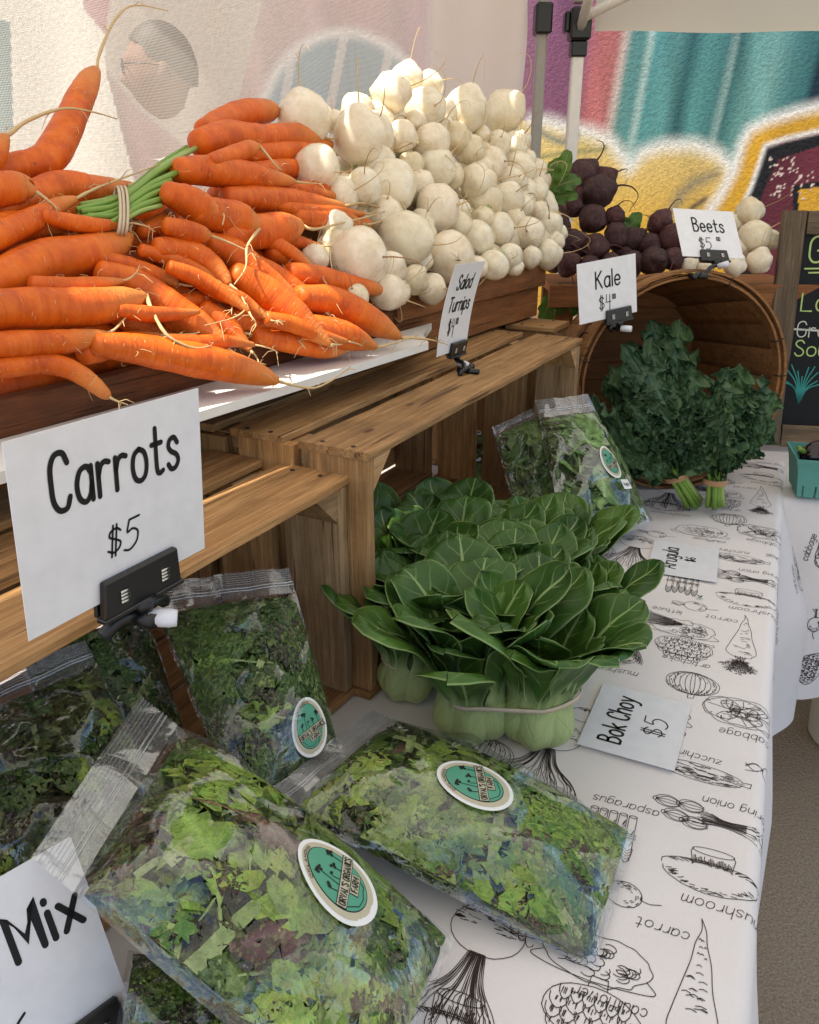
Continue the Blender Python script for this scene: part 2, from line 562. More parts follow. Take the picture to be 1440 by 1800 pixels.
def m_salad():
    t = NT('salad_leaves')
    a = t.n('VertexColor', layer_name='Col')
    v = t.coord()
    f = t.noise(v, 90, 3, 0.6)
    v2 = t.noise(v, 260, 2, 0.5)
    c = t.mix(t.math('MULTIPLY', t.ramp(f, [(0.35, (1, 1, 1)), (0.6, (0, 0, 0))]), 0.45), a.outputs[0], (0.03, 0.07, 0.012))
    c = t.mix(t.math('MULTIPLY', t.ramp(v2, [(0.5, (0, 0, 0)), (0.7, (1, 1, 1))]), 0.35), c, (0.38, 0.46, 0.16))
    b = t.bsdf(c, 0.35, t.bump(t.math('ADD', f, v2), 0.8, 0.004), 0.5)
    tr = t.n('BsdfTranslucent')
    t.put(tr, 'Color', c)
    mx = t.n('MixShader')
    mx.inputs[0].default_value = 0.2
    t.l(b, mx.inputs[1]); t.l(tr.outputs[0], mx.inputs[2])
    return t.done(mx.outputs[0])
M['salad'] = m_salad()

def m_film(name, haze=0.014, gl=1.0, seal=False):
    t = NT(name)
    v = t.coord()
    n1 = t.noise(v, 15, 3, 0.5, 1.5)
    n2 = t.noise(v, 120, 3, 0.6)
    nrm = t.bump(t.math('ADD', n1, t.math('MULTIPLY', n2, 0.04)), 0.5, 0.010)
    lw = t.n('LayerWeight')
    lw.inputs['Blend'].default_value = 0.30
    t.l(nrm, lw.inputs['Normal'])
    tr = t.n('BsdfTransparent')
    tr.inputs[0].default_value = (0.97, 0.975, 0.98, 1)
    g = t.n('BsdfGlossy')
    g.inputs['Color'].default_value = (0.95, 0.97, 1.0, 1)
    g.inputs['Roughness'].default_value = 0.02
    t.l(nrm, g.inputs['Normal'])
    d = t.n('BsdfDiffuse')
    d.inputs['Color'].default_value = (0.8, 0.82, 0.84, 1)
    m1 = t.n('MixShader')
    hz = t.math('ADD', haze, t.math('MULTIPLY', t.ramp(n2, [(0.55, (0, 0, 0)), (0.8, (1, 1, 1))]), haze * .8))
    t.l(hz, m1.inputs[0])
    t.l(tr.outputs[0], m1.inputs[1]); t.l(d.outputs[0], m1.inputs[2])
    m2 = t.n('MixShader')
    fac = t.math('ADD', 0.045 * gl, t.math('MULTIPLY', lw.outputs['Facing'], 0.42 * gl))
    t.l(fac, m2.inputs[0])
    t.l(m1.outputs[0], m2.inputs[1]); t.l(g.outputs[0], m2.inputs[2])
    return t.done(m2.outputs[0])
M['film'] = m_film('clear_bag_film')
M['film_seal'] = m_film('bag_zip_strip', 0.07, 1.0)

def m_curtain():
    t = NT('white_mesh_curtain')
    uv = t.coord('UV')
    sep = t.n('SeparateXYZ')
    t.l(uv, sep.inputs[0])
    def thread(c):
        f = t.math('ABSOLUTE', t.math('SUBTRACT', t.math('FRACT', t.math('MULTIPLY', c, 1 / 0.0023)), 0.5))
        return t.math('GREATER_THAN', f, 0.345)
    th = t.math('MAXIMUM', thread(sep.outputs[0]), thread(sep.outputs[1]))
    c = (0.80, 0.75, 0.67)
    d = t.n('BsdfDiffuse'); t.put(d, 'Color', c)
    tl = t.n('BsdfTranslucent'); t.put(tl, 'Color', c)
    m0 = t.n('MixShader'); m0.inputs[0].default_value = 0.45
    t.l(d.outputs[0], m0.inputs[1]); t.l(tl.outputs[0], m0.inputs[2])
    tr = t.n('BsdfTransparent')
    m1 = t.n('MixShader')
    # the panel beyond the seam is a closer weave
    close = t.n('MapRange')
    t.l(sep.outputs[0], close.inputs[0])
    close.inputs[1].default_value = 0.42; close.inputs[2].default_value = 0.50
    close.inputs[3].default_value = 0.66; close.inputs[4].default_value = 0.0
    fac = t.math('MAXIMUM', th, close.outputs[0])
    t.l(fac, m1.inputs[0])
    t.l(tr.outputs[0], m1.inputs[1]); t.l(m0.outputs[0], m1.inputs[2])
    return t.done(m1.outputs[0])
M['curtain'] = m_curtain()

def m_canopy(name, c, tl_f):
    t = NT(name)
    v = t.coord()
    f = t.noise(v, 4, 4)
    cc = t.mix(f, c, tuple(x * 0.9 for x in c))
    d = t.n('BsdfDiffuse'); t.put(d, 'Color', cc)
    tl = t.n('BsdfTranslucent'); t.put(tl, 'Color', cc)
    m0 = t.n('MixShader'); m0.inputs[0].default_value = tl_f
    t.l(d.outputs[0], m0.inputs[1]); t.l(tl.outputs[0], m0.inputs[2])
    return t.done(m0.outputs[0])
M['canopy'] = m_canopy('white_canopy_fabric', (0.74, 0.72, 0.66), 0.45)

def m_mural():
    t = NT('painted_stucco')
    a = t.n('VertexColor', layer_name='Col')
    v = t.coord()
    f = t.noise(v, 70, 4, 0.6)
    g = t.noise(v, 160, 3, 0.6)
    c = t.mix(t.math('MULTIPLY', t.ramp(f, [(0.35, (1, 1, 1)), (0.6, (0, 0, 0))]), 0.25), a.outputs[0], (0.05, 0.05, 0.06))
    h = t.math('ADD', f, t.math('MULTIPLY', g, 0.5))
    return t.done(t.bsdf(c, 0.75, t.bump(h, 0.45, 0.006), 0.15))
M['mural'] = m_mural()

def m_ground():
    t = NT('exposed_aggregate_concrete')
    v = t.coord()
    vo = t.n('TexVoronoi', feature='F1')
    t.l(v, vo.inputs['Vector']); vo.inputs['Scale'].default_value = 130
    f = t.noise(v, 3, 5)
    g = t.noise(v, 220, 3)
    c = t.ramp(g, [(0.3, (0.20, 0.15, 0.10)), (0.55, (0.33, 0.26, 0.18)), (0.8, (0.46, 0.38, 0.27))])
    c = t.mix(t.math('MULTIPLY', f, 0.5), c, (0.22, 0.165, 0.11))
    c = t.mix(t.math('MULTIPLY', t.ramp(vo.outputs['Distance'], [(0.15, (1, 1, 1)), (0.3, (0, 0, 0))]), 0.35), c, (0.12, 0.09, 0.065))
    return t.done(t.bsdf(c, 0.9, t.bump(t.math('ADD', g, vo.outputs['Distance']), 0.6, 0.004), 0.2))
M['ground'] = m_ground()
# ------------------------------------------------------------------ single-stroke lettering
GL = {
 'A': '!0,0 2.5,10 5,0;!.9,3.6 4.1,3.6', 'B': '!0,0 0,10;0,10 2.6,9.9 4,8 2.8,5.9 0,5.5;0,5.5 3.2,5.2 4.6,2.8 3.2,.2 0,0',
 'C': '4.5,8 3.5,9.8 1.5,9.8 .2,8 0,5 .2,2 1.5,.2 3.5,.2 4.5,2', 'E': '!4,10 0,10 0,0 4,0;!0,5.2 3.3,5.2',
 'F': '!4,10 0,10 0,0;!0,5.2 3.3,5.2', 'G': '4.5,8 3.5,9.8 1.5,9.8 .2,8 0,5 .2,2 1.5,.2 3.5,.4 4.6,2 4.6,4.5;!2.6,4.6 4.7,4.6',
 'H': '!0,0 0,10;!4.4,0 4.4,10;!0,5 4.4,5', 'I': '!0,0 0,10', 'K': '!0,0 0,10;!4.4,10 0,4.6;!1.4,5.8 4.8,0',
 'L': '!0,10 0,0 4,0', 'M': '!0,0 0,10 2.9,3.4 5.8,10 5.8,0', 'N': '!0,0 0,10 4.4,0 4.4,10',
 'O': '2.3,10 .6,9 0,5 .6,1 2.3,0 4,1 4.6,5 4,9 2.3,10', 'R': '!0,0 0,10;0,10 2.8,9.9 4.2,7.7 2.8,5.3 0,5;!2,5.1 4.6,0',
 'S': '4.2,8.3 3,9.9 1,9.6 .2,7.8 1.2,6 3.4,4.3 4.3,2.2 3.2,.2 1.2,.1 0,1.8', 'T': '!0,10 4.8,10;!2.4,10 2.4,0',
 'V': '!0,10 2.3,0 4.6,10', 'W': '!0,10 1.6,0 3.1,7 4.6,0 6.2,10', 'X': '!0,0 4.5,10;!0,10 4.5,0',
 'a': '4.2,4.8 3,6.2 1.1,5.7 .1,3.4 .6,.9 2.2,0 3.6,1.1 4.2,3.2;!4.2,6.1 4.2,0',
 'b': '!0,10 0,0;0,4 1.2,5.9 3,6 4.2,4.2 4.1,1.7 2.8,.1 1,.2 0,1.8', 'c': '4,4.9 2.6,6.1 .9,5.4 .1,3 .8,.7 2.5,0 4,1.2',
 'd': '4.2,4.6 3,6.1 1.1,5.7 .1,3.2 .6,.9 2.2,0 3.6,1 4.2,2.6;!4.2,10 4.2,0',
 'e': '.2,3.2 4,3.2 3.8,5 2.4,6.1 .8,5.4 .1,3.1 .8,.7 2.5,0 4,1.1', 'f': '3.4,9.4 2.2,10 1.3,8.6 1.2,6 1.2,0;!0,6 3,6',
 'g': '4.2,4.8 3,6.2 1.1,5.7 .1,3.6 .7,1.3 2.3,.5 3.7,1.7 4.2,3.6;4.2,6.1 4.2,0 3.6,-2.6 1.8,-3.1 .4,-2.2',
 'h': '!0,10 0,0;0,3.8 1.2,5.8 2.8,6 3.8,4.6 3.9,0', 'i': '!0,6 0,0;!0,8.2 0,8.7', 'k': '!0,10 0,0;!3.4,6 0,2.6;!1,3.4 3.8,0',
 'l': '!0,10 0,0', 'm': '!0,6 0,0;0,3.8 1,5.8 2.2,5.9 2.9,4.6 2.9,0;2.9,3.8 3.9,5.8 5.1,5.9 5.8,4.6 5.8,0',
 'n': '!0,6 0,0;0,3.8 1.2,5.8 2.8,6 3.8,4.6 3.9,0', 'o': '2.2,6.1 .6,5.2 0,3 .6,.8 2.2,0 3.8,.8 4.4,3 3.8,5.2 2.2,6.1',
 'p': '!0,6 0,-3.4;0,4 1.2,5.9 3,6 4.2,4.2 4.1,1.7 2.8,.1 1,.2 0,1.8', 'r': '!0,6 0,0;0,3.6 .8,5.4 2,6 3.2,5.7',
 's': '3.4,4.9 2.3,6.1 .8,5.8 .3,4.6 1.2,3.5 2.9,2.6 3.5,1.3 2.5,.1 1,0 0,1.1', 't': '1.4,9 1.4,1.4 2.2,.1 3.4,.4;!0,6 3.2,6',
 'u': '0,6 0,1.6 1,.1 2.6,.3 3.8,2;!3.9,6 3.9,0', 'v': '!0,6 2,0 4,6', 'w': '!0,6 1.3,0 2.8,5 4.3,0 5.6,6', 'x': '!0,0 3.9,6;!0,6 3.9,0', 'y': '!0,6 2,.6;4,6 1.9,-.6 .8,-2.8 -.6,-3.2',
 'z': '!0,6 3.6,6 0,0 3.8,0', '0': '2,9.5 .5,8 0,5 .5,1.5 2,0 3.5,1.5 4,5 3.5,8 2,9.5', '2': '.2,7.6 1.4,9.8 3.4,9.2 3.8,7 2,3.5 0,0;!0,0 4,0',
 '4': '!.6,10 .2,4.6 4.2,4.9;!3.4,9.6 3,-2', '5': '!4.6,10 1.2,9.8;1.2,9.8 .6,5.8 2.4,6.3 4.2,4.6 3.8,1.2 1.6,-.8 -.4,-.2',
 '6': '3.6,9.6 1.2,7.4 .1,3.6 .9,.5 2.6,0 4,1.6 3.4,4.2 1.6,4.4 .3,2.8', '$': '4,7.6 2.6,8.9 .8,8.3 .4,6.6 2.2,5.2 4,3.6 3.6,1.6 1.8,.7 0,1.9;!1.5,10.2 1.2,-.6;!2.7,10.2 2.4,-.6',
 "'": '!0,10 -.2,8', ',': '!0,.6 -.6,-1.2', '.': '!0,0 .3,.3', '-': '!0,4 2.4,4',
}
def glyph(ch):
    out = []
    for s in GL[ch].split(';'):
        sharp = s.startswith('!')
        P = [tuple(float(a) for a in p.split(',')) for p in s.lstrip('!').split()]
        out.append(P if sharp else [tuple(p) for p in spline(P, len(P) * 4)])
    return out

def text(s, x, y, h, gap=1.6, sx=1.0, slant=0.0, width=None, centre=False):
    """polylines of a line of lettering; h = cap height"""
    k = h / 10.0
    out, cx = [], 0.0
    for ch in s:
        if ch == ' ':
            cx += 3.4; continue
        G = glyph(ch)
        mx = max(p[0] for st in G for p in st)
        for st in G:
            out.append([(cx + p[0] + slant * p[1], p[1]) for p in st])
        cx += mx + gap
    cx -= gap
    kx = (width / cx) if width else k * sx
    x0 = x - cx * kx / 2 if centre else x
    return [[(x0 + p[0] * kx, y + p[1] * k) for p in st] for st in out]

def ribbon(polys, hw, mapf, taper=False):
    """flat inked strokes with round ends, laid on a surface by mapf(x, y)"""
    mb = MB()
    for P in polys:
        if len(P) < 2: continue
        P = [np.array(p[:2], float) for p in P]
        Q = [P[0]]
        for p in P[1:]:
            if np.hypot(*(p - Q[-1])) > hw * 0.15: Q.append(p)
        if len(Q) < 2: continue
        m = len(Q)
        V2 = []
        for i in range(m):
            t = Q[min(i + 1, m - 1)] - Q[max(i - 1, 0)]
            t = t / (np.hypot(*t) + 1e-12)
            nn = np.array([-t[1], t[0]])
            ww = hw
            if taper: ww = hw * (0.35 + 0.65 * math.sin(math.pi * min(max(i / (m - 1), 0.05), 0.95)))
            if 0 < i < m - 1:
                t1 = Q[i] - Q[i - 1]; t1 = t1 / (np.hypot(*t1) + 1e-12)
                c = abs(t1 @ t)
                ww = ww / max(c, 0.55)
            V2.append(Q[i] + nn * ww); V2.append(Q[i] - nn * ww)
        F = [(2 * i, 2 * i + 1, 2 * i + 3, 2 * i + 2) for i in range(m - 1)]
        if not taper:
            for e, i0, i1 in ((0, 0, 1), (m - 1, 2 * m - 1, 2 * m - 2)):
                tt = Q[1] - Q[0] if e == 0 else Q[m - 1] - Q[m - 2]
                a0 = math.atan2(*(V2[i0] - Q[e])[::-1])
                ids = [i0]
                for q in range(1, 4):
                    th = a0 + math.pi * q / 4
                    ids.append(len(V2)); V2.append(Q[e] + hw * np.array([math.cos(th), math.sin(th)]))
                ids.append(i1)
                F.append(tuple(ids))
        mb.add([mapf(float(p[0]), float(p[1])) for p in V2], F)
    return mb

def fill(poly, mapf, rings=3):
    """a filled flat shape (star-shaped about its middle) laid on a surface"""
    c = np.mean(np.array(poly), axis=0)
    n = len(poly)
    V, F = [mapf(float(c[0]), float(c[1]))], []
    for r in range(1, rings + 1):
        for p in poly:
            q = c + (np.array(p) - c) * r / rings
            V.append(mapf(float(q[0]), float(q[1])))
    for k in range(n):
        F.append((0, 1 + k, 1 + (k + 1) % n))
    for r in range(rings - 1):
        for k in range(n):
            a, b = 1 + r * n + k, 1 + r * n + (k + 1) % n
            F.append((a, a + n, b + n, b))
    mb = MB(); mb.add(V, F)
    return mb

# ------------------------------------------------------------------ ground
gm = MB()
gm.add([(-60, -60, 0), (60, -60, 0), (60, 60, 0), (-60, 60, 0)], [(0, 1, 2, 3)])
tag(gm.build('pavement', M['ground'], smooth=False), kind='structure')

# ------------------------------------------------------------------ mural wall
WY = 3.3
def wp(x, y):
    p = at(x, y, Y=WY)
    return np.array([p.x, p.z])

def build_wall():
    x0, x1, z0, z1 = -3.2, 5.2, 0.0, 3.0
    # fine grid where the picture shows, coarse outside
    xs = np.concatenate([np.linspace(x0, -1.8, 12)[:-1], np.linspace(-1.8, 1.75, 560), np.linspace(1.75, x1, 24)[1:]])
    zs = np.concatenate([np.linspace(z0, 0.95, 14)[:-1], np.linspace(0.95, 2.1, 190), np.linspace(2.1, z1, 10)[1:]])
    X, Z = np.meshgrid(xs, zs, indexing='ij')
    P = np.stack([X, Z], -1)
    rs = np.random.RandomState(3)
    def polyd(pts, closed=False):
        """distance to a polyline given in photo measurements"""
        Q = [wp(*p) for p in pts]
        if closed: Q = Q + [Q[0]]
        D = np.full(X.shape, 1e9)
        for a, b in zip(Q[:-1], Q[1:]):
            ab = b - a
            t = np.clip(((P - a) @ ab) / (ab @ ab), 0, 1)
            D = np.minimum(D, np.linalg.norm(P - a - t[..., None] * ab, axis=-1))
        return D
    def inside(pts):
        Q = [wp(*p) for p in pts]
        c = np.zeros(X.shape, bool)
        n = len(Q)
        for i in range(n):
            a, b = Q[i], Q[(i + 1) % n]
            if abs(b[1] - a[1]) < 1e-12: continue
            cr = ((a[1] > Z) != (b[1] > Z)) & (X < (b[0] - a[0]) * (Z - a[1]) / (b[1] - a[1]) + a[0])
            c ^= cr
        return c
    def blend(C, col, f):
        return C * (1 - f[..., None]) + np.array(col) * f[..., None]
    def soft(d, w):
        return np.clip(1 - d / w, 0, 1) ** 1.3
    wob = lambda k, s: sum(np.sin(X * k * (1 + i * .7) + Z * k * .3 * i + s * i) / (i + 1) for i in range(3))
    # column shade of the curtain-like bands: stops along x (photo px at row 150)
    st = [(300, (.42, .27, .24)), (420, (.46, .30, .27)), (560, (.40, .23, .24)), (860, (.33, .17, .22)), (960, (.23, .09, .16)), (1010, (.25, .10, .17)), (1040, (.44, .14, .14)), (1072, (.46, .16, .15)), (1086, (.62, .50, .44)), (1098, (.13, .30, .28)),
          (1118, (.10, .27, .26)), (1131, (.36, .50, .46)), (1142, (.09, .27, .27)), (1180, (.11, .30, .29)), (1205, (.035, .13, .14)), (1228, (.09, .27, .26)), (1262, (.06, .19, .19)), (1275, (.25, .38, .36)), (1283, (.05, .17, .17)),
          (1310, (.14, .33, .31)), (1350, (.17, .36, .34)), (1385, (.08, .24, .24)), (1418, (.045, .16, .17)), (1432, (.008, .03, .05)), (1500, (.01, .04, .07)), (1560, (.10, .25, .25)), (1800, (.16, .30, .3))]
    sx = np.array([wp(s, 150)[0] for s, _ in st])
    lean = (Z - wp(1200, 150)[1]) * 0.10
    XX = X - lean + 0.004 * wob(9, 1)
    C = np.stack([np.interp(XX, sx, [c[i] for _, c in st]) for i in range(3)], -1)
    C *= (1 + 0.10 * wob(31, 2))[..., None] * 0.98
    # left, behind the mesh
    pale = inside([(190, -60), (475, -60), (410, 215), (330, 260), (240, 190), (185, 120)])
    C[pale] = (.50, .42, .34)
    painted_glow = inside([(-900, -400), (190, -400), (185, 120), (240, 330), (-900, 330)])
    C[painted_glow] = (.86, .80, .66)  # bright cream painted in place of sunlight glowing through the curtain
    pk = inside([(120, -80), (205, -80), (185, 60), (150, 20)])
    C[pk] = (.42, .15, .18)
    tl = inside([(-300, -60), (18, 40), (24, 230), (-300, 300)])
    C[tl] = (.10, .24, .24)
    # blue-green eye with pale rim
    c0 = wp(610, 250); rx = 0.31; rz = 0.34
    e = np.sqrt(((X - c0[0]) / rx) ** 2 + ((Z - c0[1]) / rz) ** 2)
    C[e < 1] = np.array([.10, .21, .26])
    bars = np.abs(((X - c0[0]) - 0.25 * (Z - c0[1])) % 0.17 - 0.085) < 0.016
    C[(e < 1) & bars] = (.45, .42, .40)
    C = blend(C, (.66, .62, .58), soft(np.abs(e - 1.03), 0.10))
    # yellow bubbles
    bub = [(935, 212), (965, 214), (1000, 226), (1040, 232), (1075, 250), (1098, 280), (1106, 296), (1130, 268), (1165, 256), (1220, 254), (1262, 270), (1285, 296)]
    bpoly = bub + [(1285, 296), (1262, 372), (1262, 560), (880, 560), (880, 212)]
    ins = inside(bpoly)
    dtop = polyd(bub)
    gold, pale_y = np.array([.62, .36, .045]), np.array([.66, .50, .20])
    gy = np.clip((Z - wp(1200, 400)[1]) / (wp(1200, 250)[1] - wp(1200, 400)[1]), 0, 1)[..., None]
    Cy = gold * (1 - gy) + pale_y * gy
    Cy = Cy * (1 + 0.07 * wob(17, 5))[..., None]
    C = np.where(ins[..., None], Cy, C)
    C = blend(C, (.78, .76, .70), soft(dtop, 0.048) * 0.95)
    C = blend(C, (.24, .25, .20), soft(polyd([(950, 232), (975, 246), (990, 250), (1008, 238), (1015, 236)]), 0.022))
    C = blend(C, (.30, .28, .12), soft(polyd([(950, 276), (1000, 268), (1050, 264), (1065, 260)]), 0.016))
    C = blend(C, (.22, .20, .14), soft(polyd([(1182, 372), (1196, 342), (1222, 320), (1258, 306)]), 0.045) * 0.8)
    C = blend(C, (.03, .035, .05), soft(polyd([(1216, 366), (1240, 350)]), 0.02) * 0.9)
    # gold arch with white edge, black keyline, maroon field
    out = [(1250, 366), (1268, 340), (1290, 300), (1303, 255), (1318, 228), (1350, 212), (1400, 196), (1450, 184), (1560, 160), (1700, 200), (1800, 400)]
    inn = [(1300, 372), (1320, 330), (1334, 290), (1345, 256), (1380, 244), (1440, 230), (1550, 212), (1650, 240), (1740, 420)]
    ap = inside(out + [(1800, 640), (1250, 640)])
    C = np.where(ap[..., None], np.array([.60, .33, .03]) * (1 + 0.08 * wob(21, 3))[..., None], C)
    ip = inside(inn + [(1740, 640), (1292, 640), (1292, 388)])
    mar = np.array([.10, .018, .03]) * (1 + 0.25 * wob(14, 4))[..., None]
    C = np.where(ip[..., None], np.clip(mar, 0.005, 1), C)
    dk = inside([(1300, 372), (1320, 330), (1345, 262), (1440, 236), (1500, 226), (1500, 240), (1440, 256), (1368, 280), (1345, 330), (1330, 372), (1330, 500), (1294, 500)])
    C[dk] = (.010, .010, .012)
    C = blend(C, (.80, .78, .74), soft(np.abs(polyd(inn) - 0.0), 0.017))
    C = blend(C, (.80, .79, .76), soft(polyd(out), 0.040) * 0.95)
    yb = inside([(1404, 332), (1500, 318), (1500, 640), (1404, 640)])
    C[yb] = (.58, .31, .03)
    kb = inside([(1394, 326), (1500, 308), (1500, 320), (1404, 334), (1404, 640), (1394, 640)])
    C[kb] = (.008, .008, .01)
    for _ in range(70):
        c = wp(rs.uniform(1350, 1430), rs.uniform(275, 350)); r = rs.uniform(.002, .005)
        C[(np.hypot(X - c[0], Z - c[1]) < r)] = (.7, .55, .5)
    C = np.clip(C * .92, 0.004, 0.85)
    nx, nz = X.shape
    V = np.stack([X, np.full_like(X, WY), Z], -1).reshape(-1, 3)
    F = [(i * nz + j, (i + 1) * nz + j, (i + 1) * nz + j + 1, i * nz + j + 1) for i in range(nx - 1) for j in range(nz - 1)]
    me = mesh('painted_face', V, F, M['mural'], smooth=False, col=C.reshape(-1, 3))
    w = thing('mural_wall', 'stucco wall spray-painted with teal bands, yellow bubbles and a gold arch', 'wall', (0, 0, 0))
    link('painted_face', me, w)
    mb = MB(); mb.box(x0, x1, WY + 0.003, WY + 0.25, 0, 3.0)
    mb.build('wall_body', plain('wall_render', (.4, .37, .34), 0.9), w, smooth=False)
build_wall()

# ------------------------------------------------------------------ tents: posts, unseen roofs with sun slots shaped for the light, valance
POST1 = Vector((0.468, 2.6, 0)); POST2 = Vector((0.365, 2.60, 0))
ROOFZ = 1.98
def roof_rows(edge, side, far, to=None):
    """roof cloth hung between the slot edge (list of s, n) and its far side; bulges between its frame bars"""
    S_ = []
    for (s0, n0), (s1, n1) in zip(edge[:-1], edge[1:]):
        k = max(1, int((s1 - s0) / 0.12))
        S_ += [(s0 + (s1 - s0) * i / k, n0 + (n1 - n0) * i / k) for i in range(k)]
    S_.append(edge[-1])
    V, F = [], []
    nw = 14
    for i, (s_, n_) in enumerate(S_):
        f = max(0.0, min(1.0, (s_ - 1.8) / 0.75))
        dr = (NX * (1 - f) + Vector((1, 0, 0)) * f).normalized()
        e = DX * s_ + NX * n_
        for j in range(nw + 1):
            w = j / nw
            q = e + dr * (side * far * w if to is None else (to - n_) * w)
            V.append((q.x, q.y, ROOFZ + .22 * math.sin(math.pi * w) * (0.3 + .7 * math.sin(math.pi * i / (len(S_) - 1)))))
    for i in range(len(S_) - 1):
        for j in range(nw):
            q = (i * (nw + 1) + j, (i + 1) * (nw + 1) + j, (i + 1) * (nw + 1) + j + 1, i * (nw + 1) + j + 1)
            F.append(q if side < 0 else q[::-1])
    return mesh('roof', V, F, M['canopy'])
EDGE_A = [(-1.3, -.880), (.20, -.880), (.22, -.880), (.60, -.849), (.62, -.92), (1.0, -.955), (1.02, -.955), (1.56, -.955), (1.58, -.92), (2.55, -.875)]  # unseen edges, jogged so sun lands on the white board and turnip tops
EDGE_B = [(-1.3, -.887), (.20, -.887), (.22, -.935), (.60, -.909), (.62, -.928), (1.0, -.962), (1.02, -1.035), (1.56, -1.03), (1.58, -.927), (2.55, -.885)]

tA = thing('canopy_tent', 'white pop-up canopy whose frame corner and valance hang over the painted wall', 'canopy', (0, 0, 0))
link('roof', roof_rows(EDGE_A, 1, 1.9), tA)
mb = MB(); mb.box(POST1.x - .016, POST1.x + .016, 2.584, 2.616, 0.01, 1.72, bev=.004); mb.build('post', M['post'], tA, smooth=False)
mb = MB()
mb.box(POST1.x - .029, POST1.x + .029, 2.570, 2.630, 1.70, 1.78, bev=.006)
mb.box(POST1.x - .022, POST1.x + .022, 2.577, 2.623, 1.66, 1.70, bev=.004)
mb.box(POST1.x - .044, POST1.x - .029, 2.58, 2.62, 1.72, 1.77, bev=.004)
mb.build('corner_bracket', M['black_plastic'], tA, smooth=False)
mb = MB(); mb.box(POST1.x - .02, POST1.x + .02, 2.58, 2.62, 1.79, ROOFZ, bev=.004); mb.build('upper_post', M['grey_post'], tA, smooth=False)
# valance: a hanging strip with slight waves and a hem
V, F = [], []
nx = 60
for i in range(nx + 1):
    x = POST1.x + 0.04 + 2.0 * i / nx
    for j, z in enumerate((1.722, 1.735, 1.80, 1.88, ROOFZ)):
        V.append((x, 2.60 + 0.006 * math.sin(x * 9) * (4 - j) / 4 - (0.004 if j == 0 else 0), z + 0.002 * math.sin(x * 13)))
for i in range(nx):
    for j in range(4):
        F.append((i * 5 + j, (i + 1) * 5 + j, (i + 1) * 5 + j + 1, i * 5 + j + 1))
link('valance', mesh('valance', V, F, M['canopy']), tA)
mb = MB(); mb.tube([(POST1.x, 2.55, 1.75), (POST1.x + 0.55, 2.50, 1.99)], 0.013, 6); mb.tube([(POST1.x, 2.58, 1.73), (POST1.x - 0.02, 2.0, 2.0)], 0.013, 6)
mb.build('truss_bar', M['post'], tA)

tB = thing('side_tent', 'neighbouring white canopy with a dark post beside the hanging curtain edge', 'canopy', (0, 0, 0))
link('roof', roof_rows(EDGE_B, -1, .35, to=-1.257), tB)  # unseen roof cut narrow so sun reaches the left of the curtain
mb = MB(); mb.box(POST2.x - .014, POST2.x + .014, 2.585, 2.62, 0.01, ROOFZ, bev=.004); mb.build('post', M['grey_post'], tB, smooth=False)
mb = MB(); mb.box(POST2.x - .022, POST2.x + .024, 2.57, 2.635, 1.715, 1.79, bev=.005); mb.build('corner_bracket', M['black_plastic'], tB, smooth=False)

# ------------------------------------------------------------------ mesh curtain
def build_curtain():
    A, B = Vector((0.335, 2.585, 0)), Vector((-1.315, 0.385, 0))
    L = (B - A).length
    t = (B - A).normalized(); nn = Vector((-t.y, t.x, 0))
    nu, nv = 150, 36
    V, F, U = [], [], []
    for i in range(nu + 1):
        u = i / nu
        for j in range(nv + 1):
            z = 0.25 + (ROOFZ - 0.25) * j / nv
            f = 0.030 * math.sin(u * 37 + 0.6 * math.sin(z * 3)) * (0.4 + 0.6 * math.exp(-u * 4)) + 0.008 * math.sin(u * 91 + z * 2)
            f += 0.022 * mnoise.noise(Vector((u * 9, z * 2.5, 3))) + 0.010 * mnoise.noise(Vector((u * 26 + z * 4, z * 5, 8)))
            f += 0.008 * math.sin((u * L + z) * 11) * math.exp(-((u - 0.62) / 0.12) ** 2)
            p = A + t * (u * L) + nn * f
            V.append((p.x, p.y, z)); U.append((u * L, z))
    for i in range(nu):
        for j in range(nv):
            F.append((i * (nv + 1) + j, (i + 1) * (nv + 1) + j, (i + 1) * (nv + 1) + j + 1, i * (nv + 1) + j + 1))
    o = link('mesh_curtain', mesh('mesh_curtain', V, F, M['curtain'], uv=U))
    tag(o, 'white see-through mesh curtain hanging behind the carrots and turnips', 'curtain')
build_curtain()

# ------------------------------------------------------------------ table, cloth and its print
TYAW = R(23.9)
TE = Vector((0.275, 0.449, 0.74))
TD = Vector((math.sin(TYAW), math.cos(TYAW), 0)); TI = Vector((-math.cos(TYAW), math.sin(TYAW), 0))
S0, S1, TW, RAD = -0.95, 1.50, 1.02, 0.016
def cloth(s, t, off=0.0):
    """cloth surface: s along the edge, t inward (negative runs over the edge and down); flat top at 0.74"""
    w = 0.0030 * mnoise.noise(Vector((s * 5, t * 7, 0))) + 0.0012 * mnoise.noise(Vector((s * 17, t * 15, 4)))
    w += 0.0030 * math.exp(-((s - 1.08 + 0.55 * (t - .1)) / 0.018) ** 2) + 0.0012 * math.exp(-((s - 0.92 + 0.2 * t) / 0.03) ** 2)
    if t >= RAD:
        return TE + TD * s + TI * t + Vector((0, 0, w + off))
    q = RAD - t
    arc = RAD * math.pi / 2
    if q <= arc:
        a = q / RAD
        return TE + TD * s + TI * (RAD - math.sin(a) * (RAD + off)) + Vector((0, 0, -RAD + math.cos(a) * (RAD + off) + w * math.cos(a)))
    d = q - arc
    wave = (0.022 * math.sin(s * 11 + 1) + 0.012 * math.sin(s * 27)) * min(d / 0.22, 1) + 0.05 * d
    if s > 1.0: wave += 0.10 * (s - 1.0) / 0.5 * min(d / 0.25, 1)
    return TE + TD * s - TI * (wave + off) + Vector((0, 0, -RAD - d))

